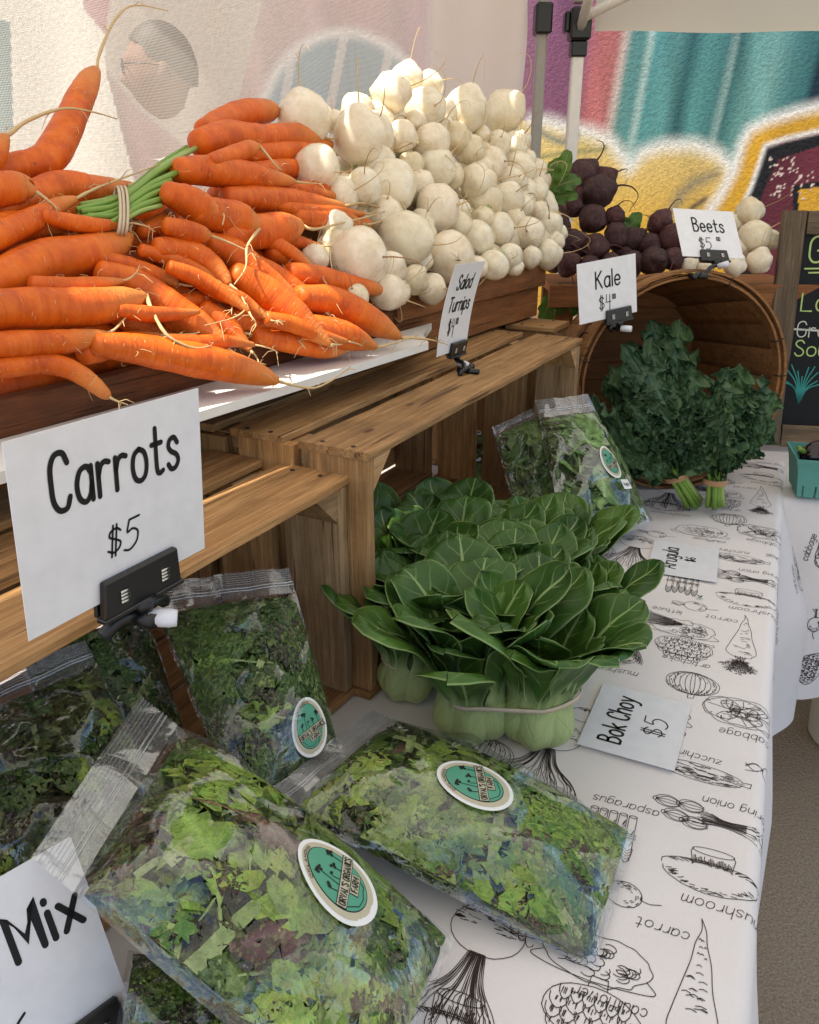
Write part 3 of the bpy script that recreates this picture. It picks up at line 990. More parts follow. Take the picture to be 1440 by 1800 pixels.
def build_table():
    tb = thing('display_table', 'long folding market table hidden under the vegetable print cloth', 'table', (0, 0, 0))
    mid = TE + TD * ((S0 + S1) / 2) + TI * (TW / 2)
    rot = Matrix((TD, TI, Vector((0, 0, 1)))).transposed().to_4x4()
    mb = MB(); mb.box(-(S1 - S0) / 2 + .01, (S1 - S0) / 2 - .01, -TW / 2 + .02, TW / 2 - .02, -.033, -.006, bev=.004)
    mb.build('table_top', M['white_plastic'], tb, smooth=False, mat4=Matrix.Translation(mid) @ rot)
    lg = None
    for a in (-1.0, 1.0):
        for b in (-.38, .38):
            mb = MB(); mb.tube([(0, 0, -.73), (0, 0, -.034)], .014, 8)
            mb.build('leg', M['grey_post'], tb, loc=mid + TD * a + TI * b)
    ss = np.linspace(S0, S1, 200)
    ts = np.concatenate([np.linspace(-0.50, -RAD, 14), np.linspace(-RAD, RAD, 10)[1:], np.linspace(RAD, TW, 70)[1:]])
    V = [cloth(s, t) for s in ss for t in ts]
    U = [(s, t) for s in ss for t in ts]
    n = len(ts)
    F = [(i * n + j, i * n + j + 1, (i + 1) * n + j + 1, (i + 1) * n + j) for i in range(len(ss) - 1) for j in range(n - 1)]
    o = link('tablecloth', mesh('tablecloth', V, F, M['cloth'], uv=U))
    tag(o, 'white cotton tablecloth printed with black vegetable sketches, under the bags and bok choy', 'tablecloth')
    return o
tablecloth = build_table()

# --- sketches: lists of strokes in metres, x inward, y towards the camera
def arc(cx, cy, rx, ry, a0, a1, n=14, wob=0.0):
    return [(cx + rx * math.cos(R(a0 + (a1 - a0) * i / (n - 1))) * (1 + wob * rnd.uniform(-1, 1)), cy + ry * math.sin(R(a0 + (a1 - a0) * i / (n - 1))) * (1 + wob * rnd.uniform(-1, 1))) for i in range(n)]

def sk_mushroom():
    o = [arc(0, 0, .046, .026, 10, 170, 18, .02), arc(0, -.002, .047, .013, 170, 372, 18, .02)]
    o += [[(-.018, -.008), (-.021, -.026), (-.019, -.030)], [(.018, -.008), (.021, -.026), (.019, -.030)], arc(0, -.030, .020, .005, 0, 360, 18), arc(0, -.008, .019, .005, 180, 360, 10)]
    for i in range(26):
        x = -.017 + .034 * i / 25
        o.append([(x, -.010 - rnd.uniform(0, .002)), (x * 1.05, -.016 - rnd.uniform(0, .006))])
    for i in range(34):
        a = rnd.uniform(200, 340); r0 = rnd.uniform(.72, .9)
        o.append([(.046 * r0 * math.cos(R(a)), -.002 + .013 * r0 * math.sin(R(a))), (.046 * math.cos(R(a)), -.002 + .013 * math.sin(R(a)))])
    for i in range(40):
        a = rnd.uniform(12, 168); r0 = rnd.uniform(.80, .97)
        x, y = .046 * r0 * math.cos(R(a)), .026 * r0 * math.sin(R(a))
        o.append([(x, y), (x + rnd.uniform(.002, .007) * (-1 if x > 0 else 1), y - rnd.uniform(0, .002))])
    return o + text('mushroom', -.052, .034, .014, sx=1.15, slant=.15)

def sk_carrot():
    o = []
    L = [(.004, -.098), (.003, -.085), (.007, -.070), (.009, -.050), (.014, -.025), (.019, .000), (.021, .016), (.015, .026)]
    Rr = [(.004, -.098), (-.001, -.085), (-.003, -.070), (-.008, -.050), (-.011, -.025), (-.017, .000), (-.019, .016), (-.013, .026)]
    o += [spline(L, 30), spline(Rr, 30), arc(0, .026, .014, .005, 0, 180, 8)]
    for i in range(26):
        y = rnd.uniform(-.075, .022); w = .019 * (y + .10) / .12
        x = rnd.uniform(-.8, .5) * w
        l = rnd.uniform(.25, .7) * w
        o.append([(x, y), (x + l * .5, y - .0012), (x + l, y)])
    for i in range(9):
        a = R(50 + 80 * i / 8)
        tip = (.034 * math.cos(a) * rnd.uniform(.7, 1.1), .030 + .040 * math.sin(a) * rnd.uniform(.8, 1.1))
        st = spline([(rnd.uniform(-.008, .008), .028), (tip[0] * .35, .045), tip], 10)
        o.append(st)
        for k in range(3, 10):
            p = st[k]
            for sg in (-1, 1):
                b = a + sg * R(55)
                l = rnd.uniform(.004, .009)
                q = (p[0] + l * math.cos(b), p[1] + l * math.sin(b))
                o.append([tuple(p), q])
                o.append([((p[0] + q[0]) / 2, (p[1] + q[1]) / 2), ((p[0] + q[0]) / 2 + .003 * math.cos(a), (p[1] + q[1]) / 2 + .003 * math.sin(a))])
    return o + text('carrot', .012, -.078, .013, sx=1.15, slant=.15)

def sk_onion():
    o = []
    for (x, y) in ((.035, .008), (.046, -.010), (.022, -.012), (.016, .012)):
        o.append(arc(x, y, .013, .009, 20, 340, 16, .03))
        o.append(arc(x + .013, y, .002, .003, 0, 360, 8))
        for k in range(4):
            o.append(spline([(x + .012, y), (x, y + (k - 1.5) * .005), (x - .014, y + (k - 1.5) * .002)], 7))
    for k in range(22):
        y0 = rnd.uniform(-.012, .012)
        o.append(spline([(rnd.uniform(.0, .02), y0), (-.02, y0 * .5 + .002), (-.075 + rnd.uniform(-.01, .012), y0 * 1.8 + .006 + rnd.uniform(-.004, .004))], 9))
    return o + text('spring onion', -.065, -.034, .013, sx=1.05, slant=.15)

def sk_zucchini():
    o = [arc(0, 0, .046, .015, -170, 170, 30, .01), [(-.045, .003), (-.053, .004), (-.054, -.004), (-.045, -.003)]]
    for k in range(120):
        a = rnd.uniform(0, 360); r0 = rnd.uniform(.1, .95) ** .6
        x, y = .044 * r0 * math.cos(R(a)), .0142 * r0 * math.sin(R(a))
        l = rnd.uniform(.004, .012)
        if y > -.006 or rnd.random() < .4:
            o.append([(x, y), (x - l, y * .98)])
    o.append(arc(.040, 0, .004, .004, 0, 360, 9))
    return o + text('zucchini', -.02, -.032, .013, sx=1.1, slant=.15)

def sk_asparagus():
    o = []
    for k in range(5):
        x = -.020 + k * .010
        y1 = .032 + rnd.uniform(-.006, .006)
        o += [[(x - .004, -.030), (x - .004, y1 - .010)], [(x + .004, -.030), (x + .004, y1 - .010)], spline([(x - .005, y1 - .012), (x - .004, y1), (x, y1 + .010), (x + .004, y1), (x + .005, y1 - .012)], 12)]
        for q in range(5):
            yy = y1 - .012 + q * .004
            o.append([(x - .004, yy), (x, yy + .004), (x + .004, yy)])
        for q in range(5):
            yy = rnd.uniform(-.028, .014)
            o.append([(x - .003, yy), (x - .001, yy + .006)])
        o.append(arc(x, -.030, .004, .002, 0, 360, 8))
    for q in range(3):
        o.append([(-.026, -.004 + q * .003), (.026, -.003 + q * .003)])
    return o + text('asparagus', -.045, -.050, .013, sx=1.1, slant=.15)

def sk_artichoke():
    o = [arc(0, 0, .040, .026, 0, 360, 26, .02), [(-.008, -.026), (-.007, -.036), (.007, -.036), (.008, -.026)]]
    for row in range(5):
        yy = -.018 + row * .010
        w = .036 * math.sqrt(max(0.05, 1 - (yy / .030) ** 2))
        n = 6 - (row % 2)
        for k in range(n):
            x = -w + 2 * w * (k + .5) / n
            ww = w / n * 1.1
            o.append(spline([(x - ww, yy), (x - ww * .9, yy + .007), (x, yy + .013), (x + ww * .9, yy + .007), (x + ww, yy)], 9))
            for q in range(4):
                xx = x + rnd.uniform(-.6, .6) * ww
                o.append([(xx, yy + .002), (xx + .0006, yy + rnd.uniform(.004, .008))])
    return o + text('artichoke', -.040, .034, .013, sx=1.1, slant=.15)

def sk_cabbage():
    o = []
    def loop(cx, cy, rx, ry, n, j):
        P = [(cx + rx * math.cos(2 * math.pi * i / n) * (1 + j * rnd.uniform(-1, 1)), cy + ry * math.sin(2 * math.pi * i / n) * (1 + j * rnd.uniform(-1, 1))) for i in range(n)]
        return [tuple(p) for p in spline(P + [P[0]], n * 4)]
    o.append(loop(0, 0, .046, .031, 30, .06))
    for cx, cy, rx, ry in ((-.026, .006, .019, .022), (.024, -.004, .021, .024), (.002, .014, .026, .014), (0, -.014, .026, .013), (-.004, .0, .017, .014), (.003, .001, .011, .009)):
        o.append(loop(cx, cy, rx, ry, 16, .09))
        for k in range(6):
            a = rnd.uniform(0, 6.28)
            x1, y1 = cx + rx * .85 * math.cos(a), cy + ry * .85 * math.sin(a)
            o.append([tuple(p) for p in spline([(cx * .6, cy * .6), ((cx * .6 + x1) / 2 + rnd.uniform(-.003, .003), (cy * .6 + y1) / 2 + rnd.uniform(-.003, .003)), (x1, y1)], 6)])
        for k in range(9):
            a = rnd.uniform(0, 6.28)
            o.append([(cx + rx * r_ * math.cos(a), cy + ry * r_ * math.sin(a)) for r_ in (.78, .97)])
    return o + text('cabbage', -.036, .040, .014, sx=1.1, slant=.15)

def sk_cauliflower():
    o = []
    for k in range(34):
        a = rnd.uniform(0, 6.28); r0 = .026 * math.sqrt(rnd.random())
        o.append(arc(r0 * math.cos(a) * 1.3, r0 * math.sin(a) * .7, .006, .0045, rnd.uniform(0, 90), rnd.uniform(200, 340), 9, .05))
    P = [(.046 * math.cos(2 * math.pi * i / 30) * (1 + .07 * rnd.uniform(-1, 1)), .025 * math.sin(2 * math.pi * i / 30) * (1 + .1 * rnd.uniform(-1, 1))) for i in range(30)]
    o.append(spline(P + [P[0]], 90))
    o.append(spline([(-.044, .008), (-.052, .018), (-.030, .022), (0, .024)], 12)); o.append(spline([(.044, .008), (.054, .016), (.032, .022), (0, .024)], 12))
    return o + text('cauliflower', -.048, .032, .012, sx=1.0, slant=.15)

def sk_lettuce():
    o = []
    for k in range(26):
        a = R(-35 + 70 * k / 25)
        r = .052 * rnd.uniform(.75, 1.05)
        o.append(spline([(-.035, rnd.uniform(-.004, .004)), (-.035 + r * .55 * math.cos(a), r * .45 * math.sin(a)), (-.030 + r * 1.25 * math.cos(a), r * .75 * math.sin(a))], 10))
    P = [(.020 + .014 * math.cos(R(a)) + .003 * rnd.uniform(-1, 1), .024 * math.sin(R(a)) + .003 * rnd.uniform(-1, 1)) for a in range(-110, 111, 10)]
    o.append(spline(P, 60)); P = [(x + .008, y * .8) for x, y in P]; o.append(spline(P, 50))
    return o + text('lettuce', -.030, -.040, .012, sx=1.1, slant=.15)

def sk_root():
    """a bunch of beetroot with long leaf stalks"""
    o = [arc(0, -.030, .034, .028, 0, 360, 26, .015)]
    for k in range(90):
        a = rnd.uniform(180, 360); r0 = rnd.uniform(.35, 1)
        x, y = .033 * r0 * math.cos(R(a)), -.030 + .027 * r0 * math.sin(R(a))
        o.append([(x, y), (x + rnd.uniform(.002, .008), y + rnd.uniform(-.001, .001))])
    for k in range(16):
        x1 = rnd.uniform(-.045, .045)
        st = spline([(x1 * .2, -.004), (x1 * .45, .025), (x1 * 1.0, .050), (x1 * 1.25, .078 + rnd.uniform(-.01, .01))], 16)
        o.append(st)
        o.append([(p[0] + .0016 + .004 * abs(math.sin(i * .9)) * (i > 7), p[1]) for i, p in enumerate(st)])
    return o

def sk_radish():
    o = [arc(0, 0, .017, .015, 0, 360, 20, .02), spline([(-.016, 0), (-.024, .001), (-.034, -.003)], 6)]
    for k in range(26):
        a = rnd.uniform(100, 300); r0 = rnd.uniform(.5, .95)
        o.append([(.017 * r0 * math.cos(R(a)), .015 * r0 * math.sin(R(a))), (.017 * r0 * math.cos(R(a + 14)), .015 * r0 * math.sin(R(a + 14)))])
    for k in range(4):
        o.append(spline([(.016, rnd.uniform(-.004, .004)), (.026, rnd.uniform(-.008, .008)), (.036, rnd.uniform(-.012, .012))], 6))
    return o

def sk_pumpkin():
    o = [arc(0, 0, .034, .026, 0, 360, 26, .015)]
    for k in range(5):
        o.append(arc(0, 0, .034 * (k + .4) / 5, .026, -90, 90, 12)); o.append(arc(0, 0, .034 * (k + .4) / 5, .026, 90, 270, 12))
    for k in range(50):
        a = rnd.uniform(0, 360); r0 = rnd.uniform(.6, .97)
        x, y = .034 * r0 * math.cos(R(a)), .026 * r0 * math.sin(R(a))
        o.append([(x, y), (x * .97, y + rnd.uniform(.002, .006))])
    o += [[(-.004, .026), (-.003, .034), (.004, .035), (.004, .026)]]
    return o

TILE = [('mushroom', sk_mushroom, .143, .045), ('carrot', sk_carrot, -.012, .043), ('spring_onion', sk_onion, .222, .052), ('zucchini', sk_zucchini, .294, .070), ('asparagus', sk_asparagus, .160, .146),
        ('artichoke', sk_artichoke, -.046, .120), ('cabbage', sk_cabbage, .428, .034), ('lettuce', sk_lettuce, .020, .165), ('cauliflower', sk_cauliflower, .392, .140), ('beetroot', sk_root, .262, .240), ('pumpkin', sk_pumpkin, .226, .304),
        ('beetroot', sk_root, -.035, .222), ('radish', sk_radish, .330, -.012), ('cabbage', sk_cabbage, .10, .33), ('carrot', sk_carrot, .36, .36), ('artichoke', sk_artichoke, .105, .232), ('radish', sk_radish, .11, -.09), ('zucchini', sk_zucchini, .36, -.10), ('mushroom', sk_mushroom, .22, -.17), ('cabbage', sk_cabbage, .02, -.14), ('onion', sk_onion, .46, -.19), ('cauliflower', sk_cauliflower, .008, .128), ('radish', sk_radish, .085, .118), ('pumpkin', sk_pumpkin, .47, .098), ('radish', sk_radish, .345, .215), ('mushroom', sk_mushroom, .50, .22)]
def print_on(cl, name, strokes, s0, t0, surf, hw=0.00037, rot=0.0):
    c, sn = math.cos(rot), math.sin(rot)
    mp = lambda x, y: surf(s0 - (x * sn + y * c), t0 + (x * c - y * sn), 0.0007)
    ribbon(strokes, hw, mp).build(name + '_sketch', M['ink_soft'], cl, smooth=False)
for rep in (-1, 0, 1, 2):
    for nm, fn, s, t in TILE:
        ss_ = s + rep * 0.606
        if -0.30 < ss_ < 1.46:
            print_on(tablecloth, nm, fn(), ss_ , t, cloth, rot=rnd.uniform(-.05, .05))

# second table at right angles, its cloth hanging in front
T2 = Vector((0.83, 1.60, 0.732)); T2D = Vector((0.985, -0.17, 0)).normalized(); T2I = Vector((0.17, 0.985, 0)).normalized()
def cloth2(s, t, off=0.0):
    """s along the front edge to the right, t back over the top; negative t hangs down"""
    r = 0.015
    if t >= r:
        return T2 + T2D * s + T2I * t + Vector((0, 0, off))
    q = r - t
    arc_ = r * math.pi / 2
    if q <= arc_:
        a = q / r
        return T2 + T2D * s + T2I * (r - math.sin(a) * (r + off)) + Vector((0, 0, -r + math.cos(a) * (r + off)))
    d = q - arc_
    wv = (0.018 * math.sin(s * 15 + .8) + 0.01 * math.sin(s * 33)) * min(d / .3, 1)
    return T2 + T2D * s - T2I * (wv + 0.03 * d + off) + Vector((0, 0, -r - d))
def build_table2():
    ss = np.linspace(-0.06, 1.5, 110); ts = np.concatenate([np.linspace(-0.46, -.015, 14), np.linspace(-.015, .015, 8)[1:], np.linspace(.015, .70, 10)[1:]])
    V = [cloth2(s, t) for s in ss for t in ts]; n = len(ts)
    F = [(i * n + j, (i + 1) * n + j, (i + 1) * n + j + 1, i * n + j + 1) for i in range(len(ss) - 1) for j in range(n - 1)]
    o = link('tablecloth', mesh('tablecloth', V, F, M['cloth'], uv=[(s, t) for s in ss for t in ts]))
    tag(o, 'second printed cloth hanging down the front of the side table at right', 'tablecloth')
    sf = lambda s, t, off: cloth2(t, s, off)
    for nm, fn, s, t, r in (('cabbage', sk_cabbage, .07, -.10, R(80)), ('radish', sk_radish, .06, -.27, R(90)), ('mushroom', sk_mushroom, .22, -.20, R(90)), ('cauliflower', sk_cauliflower, .15, -.36, R(90)), ('carrot', sk_carrot, .36, -.2, R(90)), ('artichoke', sk_artichoke, .07, -.38, R(80))):
        mp = lambda x, y, s=s, t=t, r=r: cloth2(s + x * math.cos(r) - y * math.sin(r), t + x * math.sin(r) + y * math.cos(r), 0.0008)
        ribbon(fn(), .0007, mp).build(nm + '_sketch', M['ink_soft'], o, smooth=False)
    w = MB(); 
    mp = lambda x, y: cloth2(.12 - y, -.42 + x, 0.0008)
    ribbon(text('radish', 0, 0, .016, sx=1.1, slant=.15), .0007, mp).build('radish_word', M['ink_soft'], o, smooth=False)
    tb = thing('side_table', 'side table under the second hanging cloth at the right edge', 'table', (0, 0, 0))
    rot = Matrix((T2D, T2I, Vector((0, 0, 1)))).transposed().to_4x4()
    mb = MB(); mb.box(-.04, 1.48, .03, .68, -.03, -.005, bev=.004); mb.build('table_top', M['white_plastic'], tb, smooth=False, mat4=Matrix.Translation(T2) @ rot)
    for a in (.25, 1.4):
        for b in (.12, .6):
            mb = MB(); mb.tube([(0, 0, -.722), (0, 0, -.032)], .014, 8); mb.build('leg', M['grey_post'], tb, loc=T2 + T2D * a + T2I * b)
build_table2()

def build_bucket():
    c = Vector((1.155, 1.74, 0.004))
    t = thing('bucket', 'beige plastic bucket standing in shade under the side table', 'bucket', c)
    V, F = [], []
    prof = [(.0, .0), (.105, .0), (.112, .01), (.132, .34), (.140, .345), (.140, .36), (.130, .36), (.122, .33), (.10, .02), (0, .02)]
    n = 32
    for r, z in prof:
        for k in range(n):
            V.append((r * math.cos(2 * math.pi * k / n), r * math.sin(2 * math.pi * k / n), z))
    for i in range(len(prof) - 1):
        for k in range(n):
            F.append((i * n + k, i * n + (k + 1) % n, (i + 1) * n + (k + 1) % n, (i + 1) * n + k))
    link('pail', mesh('pail', V, F, M['bucket']), t)
    mb = MB(); mb.tube([(.142 * math.cos(a), .142 * math.sin(a) * .5 - .08, .33 - .10 * math.sin(a)) for a in np.linspace(0, math.pi, 14)], .003, 6)
    mb.build('handle', M['steel'], t)
build_bucket()
# ------------------------------------------------------------------ wooden crates
def plank(name, parent, x0, x1, y0, y1, z0, z1, mat, tilt=0.0, j=0.0026):
    """one board as an object of its own; grain along its longest side"""
    c = Vector(((x0 + x1) / 2, (y0 + y1) / 2, (z0 + z1) / 2))
    d = [x1 - x0, y1 - y0, z1 - z0]
    ax = max(range(3), key=lambda k: d[k])
    # local x = grain
    if ax == 0: Rm = Matrix.Identity(3); e = (d[0], d[1], d[2])
    elif ax == 1: Rm = Matrix(((0, -1, 0), (1, 0, 0), (0, 0, 1))); e = (d[1], d[0], d[2])
    else: Rm = Matrix(((0, 0, -1), (0, 1, 0), (1, 0, 0))); e = (d[2], d[1], d[0])
    V, F = plank_vf(*e, j)
    me = mesh(name, V, F, mat, smooth=False)
    q = Matrix.Rotation(tilt, 3, 'X') @ Matrix.Rotation(rnd.uniform(-.003, .003), 3, 'Z')
    return link(name, me, parent, mat4=Matrix.Translation(c) @ (Rm @ q).to_4x4())

def plank_vf(L, Wd, T, j):
    """a sawn board: chamfered, edges uneven along its length"""
    n = max(2, int(L / 0.05))
    prof = [(-1, -1, 1, 1), (1, -1, -1, 1), (1, 1, -1, -1), (-1, 1, 1, -1)]
    b = min(0.0016, T * .2)
    V, F = [], []
    ring = []
    off = [rnd.uniform(0, 50) for _ in range(4)]
    for i in range(n + 1):
        x = -L / 2 + L * i / n
        w1 = Wd / 2 + j * mnoise.noise(Vector((x * 14, off[0], 0)))
        w2 = Wd / 2 + j * mnoise.noise(Vector((x * 14, off[1], 0)))
        zz = j * .6 * mnoise.noise(Vector((x * 7, off[2], 0)))
        h = T / 2
        xe = x + (j * rnd.uniform(-1, 1) if i in (0, n) else 0)
        ring.append(len(V))
        for (y, z) in ((-w1 + b, -h), (w2 - b, -h), (w2, -h + b), (w2, h - b), (w2 - b, h), (-w1 + b, h), (-w1, h - b), (-w1, -h + b)):
            V.append((xe, y, z + zz))
    for i in range(n):
        a, c = ring[i], ring[i + 1]
        for k in range(8):
            k2 = (k + 1) % 8
            F.append((a + k, a + k2, c + k2, c + k)[::-1])
    F.append(tuple(ring[0] + k for k in range(8)))
    F.append(tuple(ring[n] + k for k in range(8))[::-1])
    return V, F

def wedge(name, parent, x, y0, y1, z, a, sx, sz, mat):
    """triangular corner block running front to back"""
    n = 2
    V = []
    for y in (y0, y1):
        V += [(x, y, z), (x + sx * a, y, z), (x, y, z + sz * a)]
    F = [(0, 1, 2), (5, 4, 3), (0, 3, 4, 1), (1, 4, 5, 2), (2, 5, 3, 0)]
    return link(name, fix_normals(mesh(name, V, F, mat, smooth=False)), parent)

def nails(t, pts):
    for p in pts:
        mb = MB()
        mb.tube([(p[0], p[1], p[2] - .002), (p[0], p[1], p[2] + .0008)], [.0032, .0030], 8)
        mb.build('nail', M['nail'], t, smooth=False)
M['nail'] = plain('rusty_nail', (.035, .02, .014), .7)

CZ0 = 0.7425
C0 = Vector((-0.047, 0.880, CZ0))
CROT = R(90) - YAW
def crate(name_lab, off, L, D, H, tops, group, back=True):
    """apple crate lying on its long side with its mouth towards the buyer; x along, y away from the buyer"""
    o = C0 + DX * off[0] - NX * off[1]
    t = thing('wooden_crate', name_lab, 'crate', o, CROT, group)
    T, E = .010, .016
    y = 0.0
    for k, w in enumerate(tops):
        dx = rnd.uniform(-.004, .004)
        plank('top_board', t, -.002 + dx, L + .002 + dx, y, y + w, H - T, H, M['crate'], tilt=rnd.uniform(-.012, .012))
        nails(t, [(.012, y + w * .28, H), (.011, y + w * .72, H), (L - .012, y + w * .3, H), (L - .011, y + w * .7, H)])
        y += w + rnd.uniform(.021, .028)
    nb = 4; w = (D - .03) / nb - .006
    for k in range(4):
        plank('bottom_board', t, 0, L, k * D / 4 + .002, (k + 1) * D / 4 - .010, 0, T, M['crate'])
    for end in (0, 1):
        x0 = 0.001 if end == 0 else L - E - .001
        y = 0.002
        for k in range(4):
            w = (.082, .086, .084, .086)[k]
            if y + w > D: break
            plank('end_board', t, x0, x0 + E, y, y + w, T + .001, H - T - .001, M['crate_raw'] if (end == 1 and k == 0) else M['crate'])
            y += w + .021
        sx = 1 if end == 0 else -1
        xw = x0 + E + .0005 if end == 0 else x0 - .0005
        wedge('corner_block', t, xw, .004, D - .03, H - T - .0015, .042, sx, -1, M['crate_raw'])

    for k in range(3):
        z = T + .004 + k * (H - 2 * T) / 3
        plank('back_board', t, 0.003, L - .003, D - T, D, z, z + (H - 2 * T) / 3 - .018, M['crate'])
    return t
CR = 'wooden crates lying on their sides along the table'
far_crate = crate('taller wooden crate behind the bok choy with slatted top under the turnip sign', (0, 0), .78, .42, .333, (.096, .080, .086, .080), CR)
near_crate = crate('lower wooden crate behind the Carrots sign with salad bags in its mouth', (-.785, .026), .783, .42, .300, (.102, .084, .086, .070), CR)
back_crate = crate('small wooden crate end glimpsed beside the bushel basket', (.855, .085), .095, .40, .334, (.10, .09, .09, .08), CR)

# ------------------------------------------------------------------ bins on top of the crates, white board in front
BY = R(33.5)
BDX = Vector((math.sin(BY), math.cos(BY), 0)); BNX = Vector((math.cos(BY), -math.sin(BY), 0))
def bp(s, n, z):
    """point in the bin frame: s along, n towards the buyer"""
    return BDX * s + BNX * n + Vector((0, 0, z))
BROT = R(90) - BY
BTOP = CZ0 + .334
wb = thing('white_board', 'sunlit white painted board lying below the carrots in front of the bins', 'board', bp(0.30, -.662, 1.119), BROT)
V = [(x, y, z) for z in (0, .011) for x, y in ((0, 0), (.752, 0), (.80, .040), (.90, .087), (0, .087))]
link('board', fix_normals(mesh('board', V, [(4, 3, 2, 1, 0), (5, 6, 7, 8, 9)] + [(k, (k + 1) % 5, 5 + (k + 1) % 5, 5 + k) for k in range(5)], M['white_board'], smooth=False)), wb)
rs_ = thing('riser_beam', 'dark wooden riser under the white board', 'beam', bp(0.30, -.745, BTOP + .001), BROT)
plank('beam', rs_, 0, .78, 0.02, .06, 0, .0405, M['bin_red'])

def bin_box(lab, s0, s1, z0, z1, mat, depth_, group, n=-.752):
    t = thing('wooden_bin', lab, 'wooden bin', bp(s0, n, 0), BROT, group)
    L = s1 - s0
    hm = z1 - .042
    plank('front_rail', t, 0, L, 0, .018, hm, z1, mat)
    plank('front_panel', t, .003, L - .003, .012, .024, z0 + .002, hm - .002, mat)
    plank('back_panel', t, 0, L, depth_ - .018, depth_, z0, z1 + .12, mat)
    for x in (0.0, L - .018):
        plank('side_panel', t, x, x + .018, .026, depth_ - .02, z0, z1 - .001, mat)
        plank('corner_post', t, max(x - .002, .0), min(x + .022, L), .026, .05, z0, hm - .004, mat)
    plank('base_board', t, .02, L - .02, .026, depth_ - .02, z0, z0 + .012, mat)
    return t
BG = 'wooden bins holding the root vegetables'
bin_box('reddish wooden bin under the heap of carrots', .25, 1.09, BTOP + .056, 1.166, M['bin_red'], .30, BG)
bin_box('amber wooden bin under the heap of white turnips', 1.10, 1.655, BTOP + .002, 1.186, M['bin'], .30, BG)
plt = thing('riser_beam', 'dark wooden riser hidden under the carrot bin', 'beam', bp(0.27, -.79, BTOP + .001), BROT)
plank('beam', plt, 0, .80, 0.06, .20, 0, .052, M['bin_red'])

# shelf for the beets
sh = thing('beet_shelf', 'low wooden shelf carrying beets and spare turnips behind the basket', 'shelf', (.34, 1.98, 0))
plank('shelf_board', sh, 0, .62, .022, .30, 1.095, 1.113, M['bin'])
plank('front_rail', sh, -.01, .63, 0, .02, 1.070, 1.122, M['bin'])
for x in (.012, .575):
    plank('post', sh, x, x + .042, .026, .05, .745, 1.094, M['bin'] if x < .1 else M['crate_raw'])
    plank('post', sh, x, x + .042, .25, .275, .745, 1.094, M['bin'])

